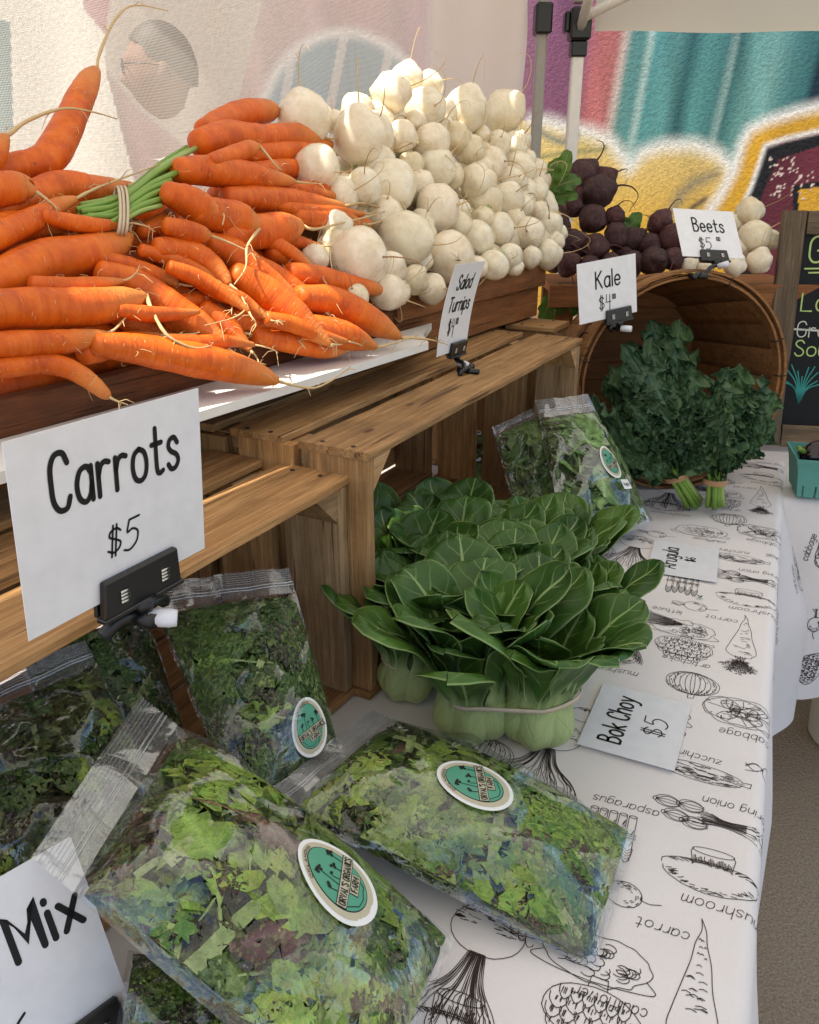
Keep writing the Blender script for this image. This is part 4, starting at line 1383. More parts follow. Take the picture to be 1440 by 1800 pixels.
# ------------------------------------------------------------------ bushel basket on its side
def basket():
    c = Vector((.562, 1.665, .742 + .222))
    # axis points out of the mouth, to the buyer, a little left
    ax = Vector((.13, -1, .07)).normalized()
    up = (Vector((0, 0, 1)) - ax * ax.z).normalized(); sd = up.cross(ax)
    Rm = Matrix((sd, up, ax)).transposed()
    t = thing('bushel_basket', 'round woven-wood bushel basket lying on its side with kale in its mouth', 'basket', c, rot=Rm)
    R0, R1, Dp = .220, .172, .31
    n = 22
    for k in range(n):                             # staves bent from rim to base
        a0, a1 = 2 * math.pi * k / n - .006, 2 * math.pi * (k + 1) / n + .006
        mb = MB(); V, F = [], []
        ns, nq = 9, 4
        lap = .0016 * (k % 2)
        for layer in (0, 1):
            for i in range(ns):
                u = i / (ns - 1)
                r = R0 - .003 - (R0 - R1) * u ** 1.15 - .003 * layer + lap
                z = -Dp * u
                for q in range(nq):
                    a = a0 + (a1 - a0) * q / (nq - 1)
                    V.append((r * math.cos(a), r * math.sin(a), z))
        K = ns * nq
        for i in range(ns - 1):
            for q in range(nq - 1):
                b = i * nq + q
                F.append((b, b + 1, b + nq + 1, b + nq)); F.append((K + b, K + b + nq, K + b + nq + 1, K + b + 1))
        for i in range(ns - 1):
            b = i * nq
            F.append((b, b + nq, K + b + nq, K + b)); b += nq - 1
            F.append((b, K + b, K + b + nq, b + nq))
        for q in range(nq - 1):
            F.append((q, K + q, K + q + 1, q + 1))
        link('stave', mesh('stave', V, F, M['basket']), t)
    def hoop(name, r, z0, z1, th, mat):
        m = 64; V, F = [], []
        for k in range(m):
            a = 2 * math.pi * k / m
            w = .0012 * math.sin(a * 3 + z0 * 50)
            for (rr, z) in ((r, z0), (r + th, z0), (r + th, z1), (r, z1)):
                V.append(((rr + w) * math.cos(a), (rr + w) * math.sin(a), z + w))
        for k in range(m):
            k2 = (k + 1) % m
            for q in range(4):
                q2 = (q + 1) % 4
                F.append((k * 4 + q, k2 * 4 + q, k2 * 4 + q2, k * 4 + q2))
        link(name, fix_normals(mesh(name, V, F, mat, smooth=False)), t)
    hoop('rim_hoop', R0 + .0015, -.026, .006, .005, M['basket_rim'])
    hoop('rim_hoop', R0 - .0105, -.022, .004, .0045, M['basket_rim'])
    hoop('outer_hoop', R0 - .009, -.125, -.10, .005, M['basket_rim'])
    mb = MB(); m = 40
    V = [(0, 0, -Dp + .004)] + [(R1 * math.cos(2 * math.pi * k / m), R1 * math.sin(2 * math.pi * k / m), -Dp + .003) for k in range(m)]
    mb.add(V, [(0, 1 + k, 1 + (k + 1) % m) for k in range(m)])
    mb.build('base', M['basket'], t)
    for a in (.05, .40, -.20, 2.9, 3.5, 5.2, 1.2):          # wire staples over the rim
        mb = MB()
        x, y = math.cos(a), math.sin(a)
        mb.tube([((R0 - .014) * x, (R0 - .014) * y, -.012), ((R0 - .012) * x, (R0 - .012) * y, .0055), ((R0 + .004) * x, (R0 + .004) * y, .0085), ((R0 + .0085) * x, (R0 + .0085) * y, -.005)], .0013, 5)
        mb.build('wire_staple', M['nail'], t)
    for a in (2.94, -.22):                                    # wire bail handles hanging at the sides
        mb = MB()
        x, y = math.cos(a), math.sin(a)
        pts = [((R0 + .006) * math.cos(a + d), (R0 + .006) * math.sin(a + d) , z) for d, z in ((-.28, -.015), (-.25, -.05), (0, -.075), (.25, -.05), (.28, -.015))]
        mb.tube([tuple(p) for p in spline(pts, 16)], .0018, 6)
        mb.build('wire_handle', M['nail'], t)
    return t, Rm, c
BASK, BROTM, BC = basket()

# ------------------------------------------------------------------ chalkboard
def chalkboard():
    p0 = at(1318, 850, Y=1.93); p0.z = .745
    ux = Vector((1, -.10, 0)).normalized()
    up = Vector((.035, .16, 1)).normalized(); up = (up - ux * up.dot(ux)).normalized()
    nz = ux.cross(up)
    Rm = Matrix((ux, up, nz)).transposed()
    t = thing('chalkboard_sign', 'black chalkboard in a weathered wood frame leaning at the right edge', 'chalkboard', p0, rot=Rm)
    W_, H_, f = .42, .545, .052
    for nm, a in (('frame_stile', (0, f, 0, H_)), ('frame_stile', (W_ - f, W_, 0, H_)), ('frame_rail', (f + .001, W_ - f - .001, 0, f)), ('frame_rail', (f + .001, W_ - f - .001, H_ - f, H_))):
        plank(nm, t, a[0], a[1], a[2], a[3], -.012, .008, M['grey_wood'])
    mb = MB(); mb.box(f - .006, W_ - f + .006, f - .006, H_ - f + .006, -.010, -.001, bev=.001)
    mb.build('slate', M['chalkboard'], t, smooth=False)
    def wr(name, polys, hw, mat):
        ribbon(polys, hw, lambda x, y: Vector((x, y, .0004))).build(name, mat, t, smooth=False)
    wr('chalk_heading', text('G', f + .018, .432, .058, sx=1.2), .0022, M['chalk_green'])
    wr('chalk_underline', [[(f + .012, .418), (.15, .420)], [(f + .022, .409), (.14, .411)]], .0018, M['chalk_green'])
    wr('chalk_writing', text('Lo', f + .014, .322, .048, sx=1.25), .0018, M['chalk_green'])
    wr('chalk_writing', text('Gro', f + .012, .262, .036, sx=1.2), .0013, M['chalk_white'])
    wr('chalk_strike', [[(f + .004, .280), (.12, .277), (.17, .279)]], .0022, M['chalk_white'])
    wr('chalk_writing', text('Soup', f + .012, .218, .036, sx=1.3), .0016, M['chalk_green'])
    gr = []
    for k in range(11):
        a = R(48 + 84 * k / 10)
        l = rnd.uniform(.06, .098)
        gr.append([tuple(p) for p in spline([(.088, .105), (.088 + l * .5 * math.cos(a) * .7, .105 + l * .55), (.088 + l * math.cos(a), .105 + l * math.sin(a))], 8)])
    wr('chalk_sprout', gr, .0014, M['chalk_teal'])
    return t
chalkboard()

def pint():
    c = at(1437, 872, z=.742)
    c = Vector((c.x + .012, c.y + .03, .7425))
    t = thing('berry_basket', 'turquoise pulp berry basket beside the chalkboard on the table corner', 'berry basket', c, R(-14))
    th = .0028
    wb_, wt, h = .047, .060, .085
    cols = [(-1, -1), (1, -1), (1, 1), (-1, 1)]
    for k in range(4):                              # four walls, each slotted at the foot
        a, b = cols[k], cols[(k + 1) % 4]
        nrm = Vector((a[0] + b[0], a[1] + b[1], 0)).normalized()
        n = 24; V, F = [], []
        levels = [0, .012, .026, .028, .06, .080, .085]
        for lay in (0, 1):
            for i in range(n + 1):
                u = i / n
                for z in levels:
                    w = wb_ + (wt - wb_) * z / h + (.003 if z > .078 else 0) - th * lay
                    x = (a[0] * (1 - u) + b[0] * u) * w; y = (a[1] * (1 - u) + b[1] * u) * w
                    V.append((x, y, z))
        m = len(levels); K = (n + 1) * m
        for i in range(n):
            for j in range(m - 1):
                if j < 2 and i % 6 in (2,) and 0 < i < n - 1: continue
                p = i * m + j
                F.append((p, p + m, p + m + 1, p + 1)); F.append((K + p, K + p + 1, K + p + m + 1, K + p + m))
        for i in range(n):
            p = i * m + m - 1
            F.append((p, p + m, K + p + m, K + p))
        link('side_wall', mesh('side_wall', V, F, M['pint'], smooth=False), t)
    mb = MB(); mb.box(-wb_ + .003, wb_ - .003, -wb_ + .003, wb_ - .003, .003, .006); mb.build('base', M['pint'], t, smooth=False)
    e = thing('pepper', 'glossy dark purple pepper lying in the turquoise berry basket', 'pepper', c + Vector((-.004, -.01, .088)), R(10))
    V, F, U = tube_vf([(-.050, 0, .004), (-.047, 0, .0), (-.03, 0, -.002), (0, 0, -.001), (.03, 0, .001), (.048, .003, .0), (.056, .004, .0), (.058, .004, 0)], [.006, .018, .026, .029, .028, .022, .010, .002], 20)
    V = [Vector(v) * (1 + .06 * math.cos(4 * math.atan2(v[1], v[2]))) for v in V]
    link('fruit', mesh('fruit', V, F, M['aubergine']), e)
    mb = MB(); mb.tube([(-.048, 0, .004), (-.060, -.002, .012), (-.066, -.004, .016)], [.006, .0045, .005], 8); mb.build('stem', M['stalk_green'], e)
pint()

# ------------------------------------------------------------------ price signs and their clamps
def card(name, lab, pos, Rm, w, h, mat, letter, bend=0.0, hw=.0016, thick=.0007):
    """a laminated card in its own frame: x right, y up, z towards the reader"""
    t = thing(name, lab, 'price sign', pos, rot=Rm, group='price signs')
    n = 10
    cv = lambda x, y, o=0.0: Vector((x, y, bend * ((y / h) ** 2) + o))
    V, F = [], []
    for lay, o in ((0, 0), (1, -thick)):
        for i in range(n + 1):
            for j in range(n + 1):
                V.append(cv(-w / 2 + w * i / n, -h / 2 + h * j / n, o))
    K = (n + 1) ** 2
    for i in range(n):
        for j in range(n):
            p = i * (n + 1) + j
            F.append((p, p + n + 1, p + n + 2, p + 1)); F.append((K + p, K + p + 1, K + p + n + 2, K + p + n + 1))
    for i in range(n):
        for p, q in ((i, i + 1), (n * (n + 1) + i + 1, n * (n + 1) + i), ((i + 1) * (n + 1), i * (n + 1)), (i * (n + 1) + n, (i + 1) * (n + 1) + n)):
            F.append((p, q, K + q, K + p))
    link('card', mesh('card', V, F, mat, smooth=False), t)
    for nm, polys, lw in letter(w, h):
        ribbon(polys, lw, lambda x, y: cv(x, y, .0004)).build(nm, M['ink'], t, smooth=False)
    return t

def clamp(lab, pos, Rm, w, foot, scale=1.0):
    """black spring clip: a plate with two steel springs, a white knob, a neck and jaws at the foot (given in the card's frame)"""
    t = thing('sign_clip', lab, 'sign clip', pos, rot=Rm, group='clips holding price signs')
    k = scale
    mb = MB()
    V, F = box_vf(-w / 2, w / 2, -.012 * k, .014 * k, -.002, .0045, .0015)
    V = [(x * (1 - .06 * (1 if y > 0 else 0)), y, z) for x, y, z in V]
    mb.add(V, F); mb.box(-w / 2 - .0012, w / 2 + .0012, -.0145 * k, -.011 * k, -.004, .006, bev=.001)
    mb.box(-w / 2, w / 2, -.012 * k, .012 * k, -.0075, -.004, bev=.001)
    mb.build('jaw_plate', M['black_plastic'], t, smooth=False)
    for x in (-w * .26, w * .26):
        mb = MB()
        for q in range(4):
            mb.tube([(x - .0034 * k, -.004 * k + q * .0024 * k, .0052), (x + .0034 * k, -.004 * k + q * .0024 * k, .0058)], .0011 * k, 6)
        mb.build('spring', M['steel'], t)
    f = Vector(foot)
    mb = MB()
    V, F = [], []
    mb.tube([(0, -.012 * k, .001), (.001, -.022 * k, .002)] , [.010 * k, .0048 * k], 10)
    pts = [Vector((.001, -.022 * k, .002)), Vector((.001, -.022 * k, .002)) * .6 + f * .4 + Vector((0, .002, .004)), f * .75 + Vector((0, -.012 * k, 0)), f]
    mb.tube([tuple(p) for p in spline(pts, 9)], .0042 * k, 8)
    mb.build('neck', M['black_plastic'], t)
    mb = MB(); mb.tube([(.001 - .0 * k, -.026 * k, .004), (.001 + .010 * k, -.028 * k, .016), (.001 + .013 * k, -.0285 * k, .020)], [.0062 * k, .0066 * k, .0058 * k], 12)
    mb.build('knob', M['white_plastic'], t)
    # foot jaws, level with the world
    Wm = Rm.inverted()
    dn = Wm @ Vector((0, 0, -1)); al = Wm @ DX; ou = Wm @ NX
    mb = MB()
    for sg in (-1, 1):
        pts = [f + al * (.028 * sg * k) + dn * .004 - ou * .004, f + al * (.018 * sg * k) - dn * .004, f + ou * .002 - dn * .003]
        mb.tube([tuple(p) for p in spline(pts, 8)], [.005 * k] * 7 + [.003 * k], 7)
    mb.tube([tuple(f - ou * .018 + dn * .002), tuple(f + ou * .018 + dn * .001)], .0055 * k, 8)
    mb.build('foot_jaw', M['black_plastic'], t)
    return t

def eul(rx, ry, rz):
    """card frame from fitted angles: card x right, card y up, z to the reader"""
    A = Matrix.Rotation(rz, 3, 'Z') @ Matrix.Rotation(rx, 3, 'X') @ Matrix.Rotation(ry, 3, 'Y')
    B = Matrix(((1, 0, 0), (0, 0, -1), (0, 1, 0)))       # (x, y, z) -> (x, -z, y)
    return A @ B

def local_to(Rm, pos, p):
    return Rm.inverted() @ (Vector(p) - Vector(pos))

# Carrots
p, rm = Vector((-.2092, .551, 1.1467)), eul(.0446, .0355, 1.1056)
def L_car(w, h):
    return [('name_lettering', text('Carrots', -.058, .012, .040, width=.120, gap=1.9), .0021), ('price_lettering', text('$5', -.016, -.036, .022, sx=1.35, slant=.08), .0009)]
card('price_sign', 'large white card reading Carrots $5 clipped to the front crate', p, rm, .178, .138, M['card'], L_car)
foot = local_to(rm, p, C0 + DX * -.36 - NX * .04 + Vector((0, 0, .305)))
cp = p + rm @ Vector((.012, -.068, .0015))
clamp('black clip with white knob under the Carrots sign', cp, rm, .082, local_to(rm, cp, p + rm @ Vector((foot.x * .0 + .012, -.098, -.004))), 1.15)
# Salad Turnips
p, rm = Vector((.0763, 1.3005, 1.1729)), eul(.1946, .0349, 1.0644)
def L_tur(w, h):
    return [('name_lettering', text('Salad', 0, .030, .022, width=.052, centre=True, gap=1.9, slant=.12), .0016), ('name_lettering', text('Turnips', 0, -.004, .022, width=.074, centre=True, gap=1.9, slant=.12), .0016), ('price_lettering', text('$4', -.026, -.040, .024, sx=.9) + text('00', .0, -.026, .010, sx=.8), .0009)]
card('price_sign', 'curling white card reading Salad Turnips in front of the turnip bin', p, rm, .108, .140, M['card_matt'], L_tur, bend=.020)
cp = p + rm @ Vector((.016, -.066, .006))
clamp('black clip holding the Salad Turnips sign on the crate top', cp, rm, .056, local_to(rm, cp, Vector((.092, 1.275, CZ0 + .338))), .85)
# Kale
p, rm = Vector((.3687, 1.5688, 1.1665)), eul(-.0849, -.096, .5002)
def L_kal(w, h):
    return [('name_lettering', text('Kale', -.028, .004, .030, width=.058, gap=1.9), .0017), ('price_lettering', text('$4', -.022, -.036, .026, sx=1.1) + text('00', .010, -.020, .009, sx=.9), .0009)]
card('price_sign', 'white card reading Kale clipped to the basket rim', p, rm, .140, .108, M['card_matt'], L_kal)
cp = p + rm @ Vector((.022, -.052, .002))
clamp('black clip holding the Kale sign on the basket rim', cp, rm, .064, local_to(rm, cp, at(1083, 574, Y=1.645)), .95)
# Beets
p, rm = Vector((.6003, 1.7375, 1.2528)), eul(-.643, .0753, .3058)
p = p + Vector((0, -.10, .0)) * 0
def L_bee(w, h):
    return [('name_lettering', text('Beets', -.032, .004, .030, width=.070, gap=1.9), .0017), ('price_lettering', text('$5', -.026, -.034, .024, sx=1.1) + text('00', .016, -.016, .009, sx=.9), .0009)]
card('price_sign', 'tilted white card reading Beets above the bushel basket', p, rm, .140, .108, M['card_matt'], L_bee)
cp = p + rm @ Vector((.000, -.053, .002))
clamp('black clip holding the Beets sign at the top of the basket rim', cp, rm, .064, local_to(rm, cp, at(1228, 484, Y=1.665)), .95)
# salad mix, cut by the lower left corner
rm = eul(-.3734, -.0021, .8216)
tr = Vector((-.2799, .4006, .8491)) + rm @ Vector((.07, .07, 0))
p = tr - rm @ Vector((.089, .07, 0))
def L_mix(w, h):
    return [('name_lettering', text('Salad', -.066, .006, .036, width=.080, gap=1.9), .0024), ('name_lettering', text('Mix', .030, .008, .034, width=.048, gap=2.4), .0024), ('price_lettering', text('$6', -.004, -.048, .022, sx=1.3), .0010)]
card('price_sign', 'white salad mix card standing in the bags at lower left', p, rm, .178, .140, M['card'], L_mix)
cp = p + rm @ Vector((.048, -.072, .0015))
clamp('black clip at the foot of the salad mix sign', cp, rm, .070, (.0, -.045, -.012), 1.1)

# cards lying on the cloth
def flat_card(lab, corners, letter, w, h):
    P = [at(*c, z=.7432) for c in corners]            # top-left, top-right ... as the card reads
    ux = ((P[1] - P[0]) + (P[2] - P[3])).normalized()
    uy = Vector((0, 0, 1)).cross(ux)
    c = sum(P, Vector()) / 4
    c.z = .7442
    Rm = Matrix((ux, uy, Vector((0, 0, 1)))).transposed()
    card('price_sign', lab, c, Rm, w, h, M['card_matt'], letter, hw=.0015)
def L_bok(w, h):
    return [('name_lettering', text('Bok Choy', 0, .010, .026, width=.098, centre=True, gap=1.8), .0016), ('price_lettering', text('$5', -.016, -.034, .026, sx=1.35), .0008)]
flat_card('white card reading Bok Choy $5 lying on the tablecloth', [(1010, 1310), (1058, 1205), (1218, 1237), (1190, 1352)], L_bok, .138, .112)
def L_aru(w, h):
    return [('name_lettering', text('Arugula', 0, .012, .026, width=.086, centre=True, gap=1.8), .0015), ('price_lettering', text('$6', -.004, -.018, .016, sx=1.1), .0011)]
flat_card('white card reading Arugula $6 lying flat on the cloth', [(1137, 1012), (1150, 953), (1265, 960), (1258, 1019)], L_aru, .138, .112)
ANCH, PLAIN = [], []
def compass(dx, dy):
    a = math.degrees(math.atan2(-dy, dx)) % 360
    return ['right of', 'up and right of', 'straight above', 'up and left of', 'left of', 'down and left of', 'straight below', 'down and right of'][int((a + 22.5) // 45) % 8]
def name_plain(stem, anchors, plain, step):
    """say where each plain one sits from the nearest ones that can be told by their look"""
    used = set()
    for o, x, y, r in plain:
        for nm, ax, ay in sorted(anchors, key=lambda q: (q[1] - x) ** 2 + (q[2] - y) ** 2)[:5]:
            d = math.hypot(ax - x, ay - y)
            far = 'just' if d < step else 'a little way' if d < 1.8 * step else 'some way'
            lab = '%s %s %s the %s' % (stem(r), far, compass(x - ax, y - ay), nm)
            if lab not in used and len(lab.split()) <= 16: break
        used.add(lab)
        o['label'] = lab
# ------------------------------------------------------------------ carrots
CA = R(47)
C_N = BNX * math.sin(CA) + Vector((0, 0, math.cos(CA)))
C_PL = (C_N, C_N.dot(bp(0, -.722, 1.172)))

def on_pile(x, y, k, plane):
    p = at(x, y, plane=plane)
    return p + ray(x, y).normalized() * k

def organic_tube(P, rad, n=16, rings=44, bumps=.05, seed=0, ridge=.0):
    """tapered root with uneven girth and rounded shoulder; uv v runs from shoulder to tip"""
    P2 = spline(P, rings)
    r2 = [max(float(q[0]), .0006) for q in spline([(r, 0) for r in rad], rings)]
    L = [0]
    for a, b in zip(P2[:-1], P2[1:]): L.append(L[-1] + float(np.linalg.norm(b - a)))
    Lt = L[-1]
    for i in range(rings):
        r2[i] *= 1 + bumps * mnoise.noise(Vector((L[i] * 42, seed * 3.1, 0))) + ridge * mnoise.noise(Vector((L[i] * 160, seed, 2)))
    # rounded shoulder in front of the first ring
    T0 = (P2[0] - P2[1]) / (np.linalg.norm(P2[0] - P2[1]) + 1e-9)
    r0 = r2[0]
    pre_p, pre_r = [], []
    for a in (88, 70, 48, 24):
        pre_p.append(P2[0] + T0 * r0 * .62 * math.sin(R(a))); pre_r.append(r0 * math.cos(R(a)) + .0005)
    Pn = pre_p + list(P2); rn = pre_r + r2
    V, F, U = tube_vf([Vector(p) for p in Pn], rn, n)
    m = len(Pn)
    lens = [0.0] * 4 + [l / Lt for l in L]
    for i in range(m):
        for k in range(n):
            j = i * n + k
            U[j] = (k / n, lens[i])
            c = Vector(Pn[i])
            d = Vector(V[j]) - c
            V[j] = c + d * (1 + .035 * mnoise.noise(Vector((k / n * 5, lens[i] * 9, seed))))
    return V, F, U

def whiskers(mb, pts_r, count, ln, rr=.00035):
    for _ in range(count):
        p, r = rnd.choice(pts_r)
        d = Vector((rnd.uniform(-1, 1), rnd.uniform(-1, .3), rnd.uniform(-.6, 1))).normalized()
        q = Vector(p) + d * r * .95
        l = ln * rnd.uniform(.4, 1.3)
        e = Vector((rnd.uniform(-1, 1), rnd.uniform(-1, .2), rnd.uniform(-1, .4))) * l * .6
        mb.tube([q, q + d * l * .4 + e * .1, q + d * l * .6 + e * .6, q + d * l * .6 + e], [rr, rr * .9, rr * .7, rr * .4], 4, caps=False)

CG = 'carrots heaped in the reddish bin'
cplain = []
def carrot(label, pts, wid, k, tail=None, k_tip=None, hairs=5, group=CG):
    P, rr = [], []
    m = len(pts)
    wid = [w * .92 for w in wid]
    if tail is None and hairs and rnd.random() < .8:
        (xa, ya), (xb, yb) = pts[-2], pts[-1]
        a = math.atan2(yb - ya, xb - xa); l = rnd.uniform(30, 75); bnd = rnd.uniform(-.7, .7)
        tail = [(xb + l * f * math.cos(a + bnd * f) + rnd.uniform(-3, 3), yb + l * f * math.sin(a + bnd * f) + 6 * f * f) for f in (.02, .35, .7, 1.0)]
    for i, ((x, y), w) in enumerate(zip(pts, wid)):
        kk = k if k_tip is None else k + (k_tip - k) * i / (m - 1)
        p0 = on_pile(x, y, kk, C_PL)
        r = w / 2 * depth(p0) / FPX
        P.append(tuple(p0 + ray(x, y).normalized() * r * .55)); rr.append(r)
    tip_r = rr[-1]
    if tip_r > .0045:        # blunt end closes quickly
        d = np.array(P[-1]) - np.array(P[-2]); d = d / (np.linalg.norm(d) + 1e-9)
        P.append(tuple(np.array(P[-1]) + d * tip_r * .7)); rr.append(tip_r * .55)
        P.append(tuple(np.array(P[-1]) + d * tip_r * .25)); rr.append(tip_r * .12)
    V, F, U = organic_tube(P, rr, seed=rnd.uniform(0, 90), ridge=.030)
    c = Vector(P[0])
    o = link('carrot', mesh('carrot', [Vector(v) - c for v in V], F, M['carrot'], uv=U), None, loc=c)
    tag(o, label, 'carrot', group)
    if label in (S_MID, S_RIGHT, S_LOW, S_LEFT):
        cplain.append((o, sum(q[0] for q in pts) / m, sum(q[1] for q in pts) / m, max(wid)))
    if tail:
        T = []
        n = len(tail)
        end = Vector(P[-1])
        for i, (x, y) in enumerate(tail):
            q = on_pile(x, y, (k if k_tip is None else k_tip) - .008, C_PL)
            if i == 0: q = end
            elif i == 1: q = q.lerp(end, .15)
            T.append(tuple(q - c))
        S = spline(T, 18)
        r0 = min(max(tip_r * .5, .0016), .0026)
        rad = [r0 * (1 - .75 * i / 17) * (1 + .2 * rnd.uniform(-1, 1)) for i in range(18)]
        mb = MB(); mb.tube([Vector(p) for p in S], rad, 6)
        for _ in range(3):
            i = rnd.randint(5, 15)
            q = Vector(S[i]); d = Vector((rnd.uniform(-1, 1), rnd.uniform(-1, .2), rnd.uniform(-1, .6))) * .02
            mb.tube([q, q + d * .5 + Vector((0, 0, .003)), q + d], [.0006, .0005, .0003], 4, caps=False)
        mb.build('taproot', M['rootlet'], o)
    if hairs:
        mb = MB()
        whiskers(mb, [(Vector(p) - c, r) for p, r in zip(P[:-1], rr[:-1])], hairs + 1, .018, .00038)
        mb.build('rootlets', M['rootlet'], o)['kind'] = 'stuff'
    return o

S_MID = 'slim orange carrot in the tangle at the middle of the heap'
S_RIGHT = 'orange carrot pointing right at the turnips from the upper heap'
S_LOW = 'orange carrot low in the heap, its tip hanging towards the white board'
S_LEFT = 'thick orange carrot among those stacked at the left edge'
carrot('tall bent carrot standing upright above the heap, whip root curling over', [(-20, 300), (30, 292), (80, 282), (112, 236), (138, 180), (155, 145), (167, 126)], [44, 52, 64, 62, 52, 44, 24], .02, [(168, 124), (176, 90), (196, 45), (222, 14), (252, 10), (296, 19)], k_tip=-.02)
carrot('carrot at the far left edge with a long arched root', [(-70, 330), (-20, 280), (6, 246)], [60, 56, 26], -.03, [(8, 238), (58, 206), (110, 191), (160, 196), (206, 209)])
carrot('smooth carrot end at the left edge below the upright carrot', [(-90, 345), (-20, 335), (34, 330), (48, 334)], [64, 68, 58, 36], -.045, [(52, 333), (80, 348), (106, 370)])
carrot('carrot with black dirt spots and a thick straight root over the stems', [(0, 372), (60, 345), (110, 330), (160, 336), (200, 335), (216, 330)], [46, 60, 64, 60, 48, 26], -.01, [(218, 328), (260, 316), (300, 300), (332, 288)])
carrot('tapered carrot below the spotted one, long pale root running right', [(-60, 440), (0, 412), (60, 385), (106, 360), (132, 350)], [56, 56, 46, 30, 14], -.04, [(134, 349), (175, 328), (216, 313), (300, 282)])
carrot(S_LEFT, [(-60, 430), (0, 405), (70, 395), (120, 400)], [60, 66, 50, 20], -.02, [(0, 392), (60, 392), (108, 394), (136, 406)])
carrot('dark thick carrot with cracked dirty tip in the middle of the left side', [(-40, 505), (20, 482), (80, 458), (150, 446), (205, 430), (224, 418)], [60, 78, 82, 72, 50, 26], -.03, [(226, 414), (228, 400), (232, 392), (228, 378)])
carrot(S_LEFT, [(-30, 450), (40, 440), (100, 425), (160, 415)], [70, 72, 50, 20], .015)
carrot('big blunt carrot across the front at the left edge', [(-90, 552), (-20, 546), (60, 541), (150, 541), (218, 530), (250, 521)], [76, 80, 80, 76, 56, 22], -.055, [(252, 520), (268, 548), (290, 585), (318, 604), (345, 612), (372, 608)], hairs=9)
carrot('carrot under the big blunt one with a bent pale root', [(-90, 616), (-20, 608), (50, 604), (118, 600), (166, 592), (186, 586)], [48, 52, 52, 46, 30, 12], -.045, [(188, 585), (204, 578), (218, 562), (226, 548)], hairs=8)
carrot('lowest left carrot whose side branch points down at the bin wall', [(-60, 655), (0, 648), (70, 640), (112, 645), (150, 664), (182, 690), (192, 698)], [36, 40, 40, 40, 36, 26, 12], -.03, [(194, 699), (208, 706), (226, 712)], hairs=8)
carrot(S_LOW, [(150, 622), (200, 608), (240, 598), (278, 590)], [44, 46, 36, 14], -.025, [(280, 590), (320, 588), (345, 586), (376, 572)])
carrot('longest front carrot with its rounded tip above the white board', [(170, 606), (230, 612), (300, 625), (380, 640), (446, 656), (482, 668)], [44, 58, 66, 64, 48, 22], -.045, [(486, 669), (520, 678), (552, 682), (584, 668), (616, 645)], hairs=12)
carrot('broad carrot slanting down through the front with a dark pit near its tip', [(180, 480), (240, 500), (300, 540), (350, 572), (384, 598), (398, 612)], [48, 60, 64, 54, 34, 14], -.035, [(400, 613), (420, 625), (442, 634), (468, 641)], hairs=9)
carrot(S_MID, [(190, 500), (250, 506), (320, 520), (370, 530)], [40, 44, 34, 14], .015)
carrot('carrot with a snaking root whose tip hangs free in the middle', [(280, 436), (325, 440), (362, 458), (390, 484), (403, 499)], [40, 46, 46, 34, 12], -.055, [(405, 501), (422, 516), (432, 540), (412, 558), (360, 572)], hairs=8)
carrot(S_MID, [(186, 455), (230, 468), (280, 485), (312, 499)], [30, 34, 30, 12], -.03, [(314, 500), (350, 504), (404, 502)])
carrot(S_MID, [(280, 535), (330, 530), (380, 522), (420, 514)], [30, 32, 26, 10], -.02)
carrot('orange carrot bridging the stems and the middle of the heap', [(150, 378), (200, 402), (250, 425), (300, 436), (330, 440)], [44, 48, 44, 40, 26], .0, [(300, 428), (335, 418), (360, 408)])
carrot('stubby carrot root end just right of the tied stems', [(250, 408), (276, 396), (296, 384), (300, 372)], [26, 34, 30, 20], -.03)
carrot('plump blunt carrot in the middle of the bunch with a curled nub', [(296, 340), (325, 352), (355, 366), (378, 375)], [46, 60, 62, 38], -.095, [(384, 378), (390, 370), (394, 382), (391, 396)])
carrot('rounded carrot tip with a ringed pale scar facing the buyer', [(345, 372), (385, 380), (425, 388), (438, 392)], [56, 68, 66, 52], -.085, [(440, 400), (442, 420), (434, 436), (432, 470), (412, 500)])
carrot('short thick carrot with a sooty root tip beside the ringed one', [(400, 415), (450, 408), (500, 402), (522, 398)], [60, 66, 60, 34], -.06, [(528, 402), (556, 404), (600, 392), (650, 380), (702, 362)])
carrot('small carrot with long white root below the plump one', [(296, 398), (330, 408), (356, 412), (370, 414)], [36, 44, 34, 14], -.08, [(372, 415), (400, 425), (428, 438), (458, 454)])
carrot('long smooth carrot lying level across the top of the bunch', [(318, 300), (360, 300), (410, 304), (456, 311), (500, 317), (516, 319)], [48, 58, 56, 44, 24, 12], -.08, [(518, 320), (540, 322), (568, 323)])
carrot('topmost carrot of the bunch with a blunt rounded end', [(358, 228), (390, 212), (425, 200), (462, 196), (478, 194)], [38, 46, 50, 46, 34], -.045, [(484, 184), (510, 182), (534, 176), (566, 190), (592, 222)])
carrot('second carrot from the top with a pinched waist', [(352, 252), (400, 240), (446, 240), (462, 241), (500, 239), (540, 239), (556, 239)], [52, 60, 48, 44, 48, 46, 32], -.06, [(562, 239), (582, 244), (604, 246)])
carrot(S_RIGHT, [(440, 268), (500, 266), (556, 258), (578, 254)], [46, 48, 36, 20], -.035)
carrot('little forked carrot tip lying over the two longest top carrots', [(372, 282), (404, 274), (436, 262), (452, 258)], [26, 34, 32, 16], -.105, [(456, 260), (470, 272), (484, 290), (496, 300)])
carrot(S_RIGHT, [(450, 300), (510, 296), (560, 302), (578, 304)], [34, 36, 28, 16], -.03, [(530, 310), (580, 306), (620, 300), (664, 288)])
carrot(S_RIGHT, [(480, 332), (540, 336), (585, 330), (608, 326)], [34, 38, 32, 14], -.035)
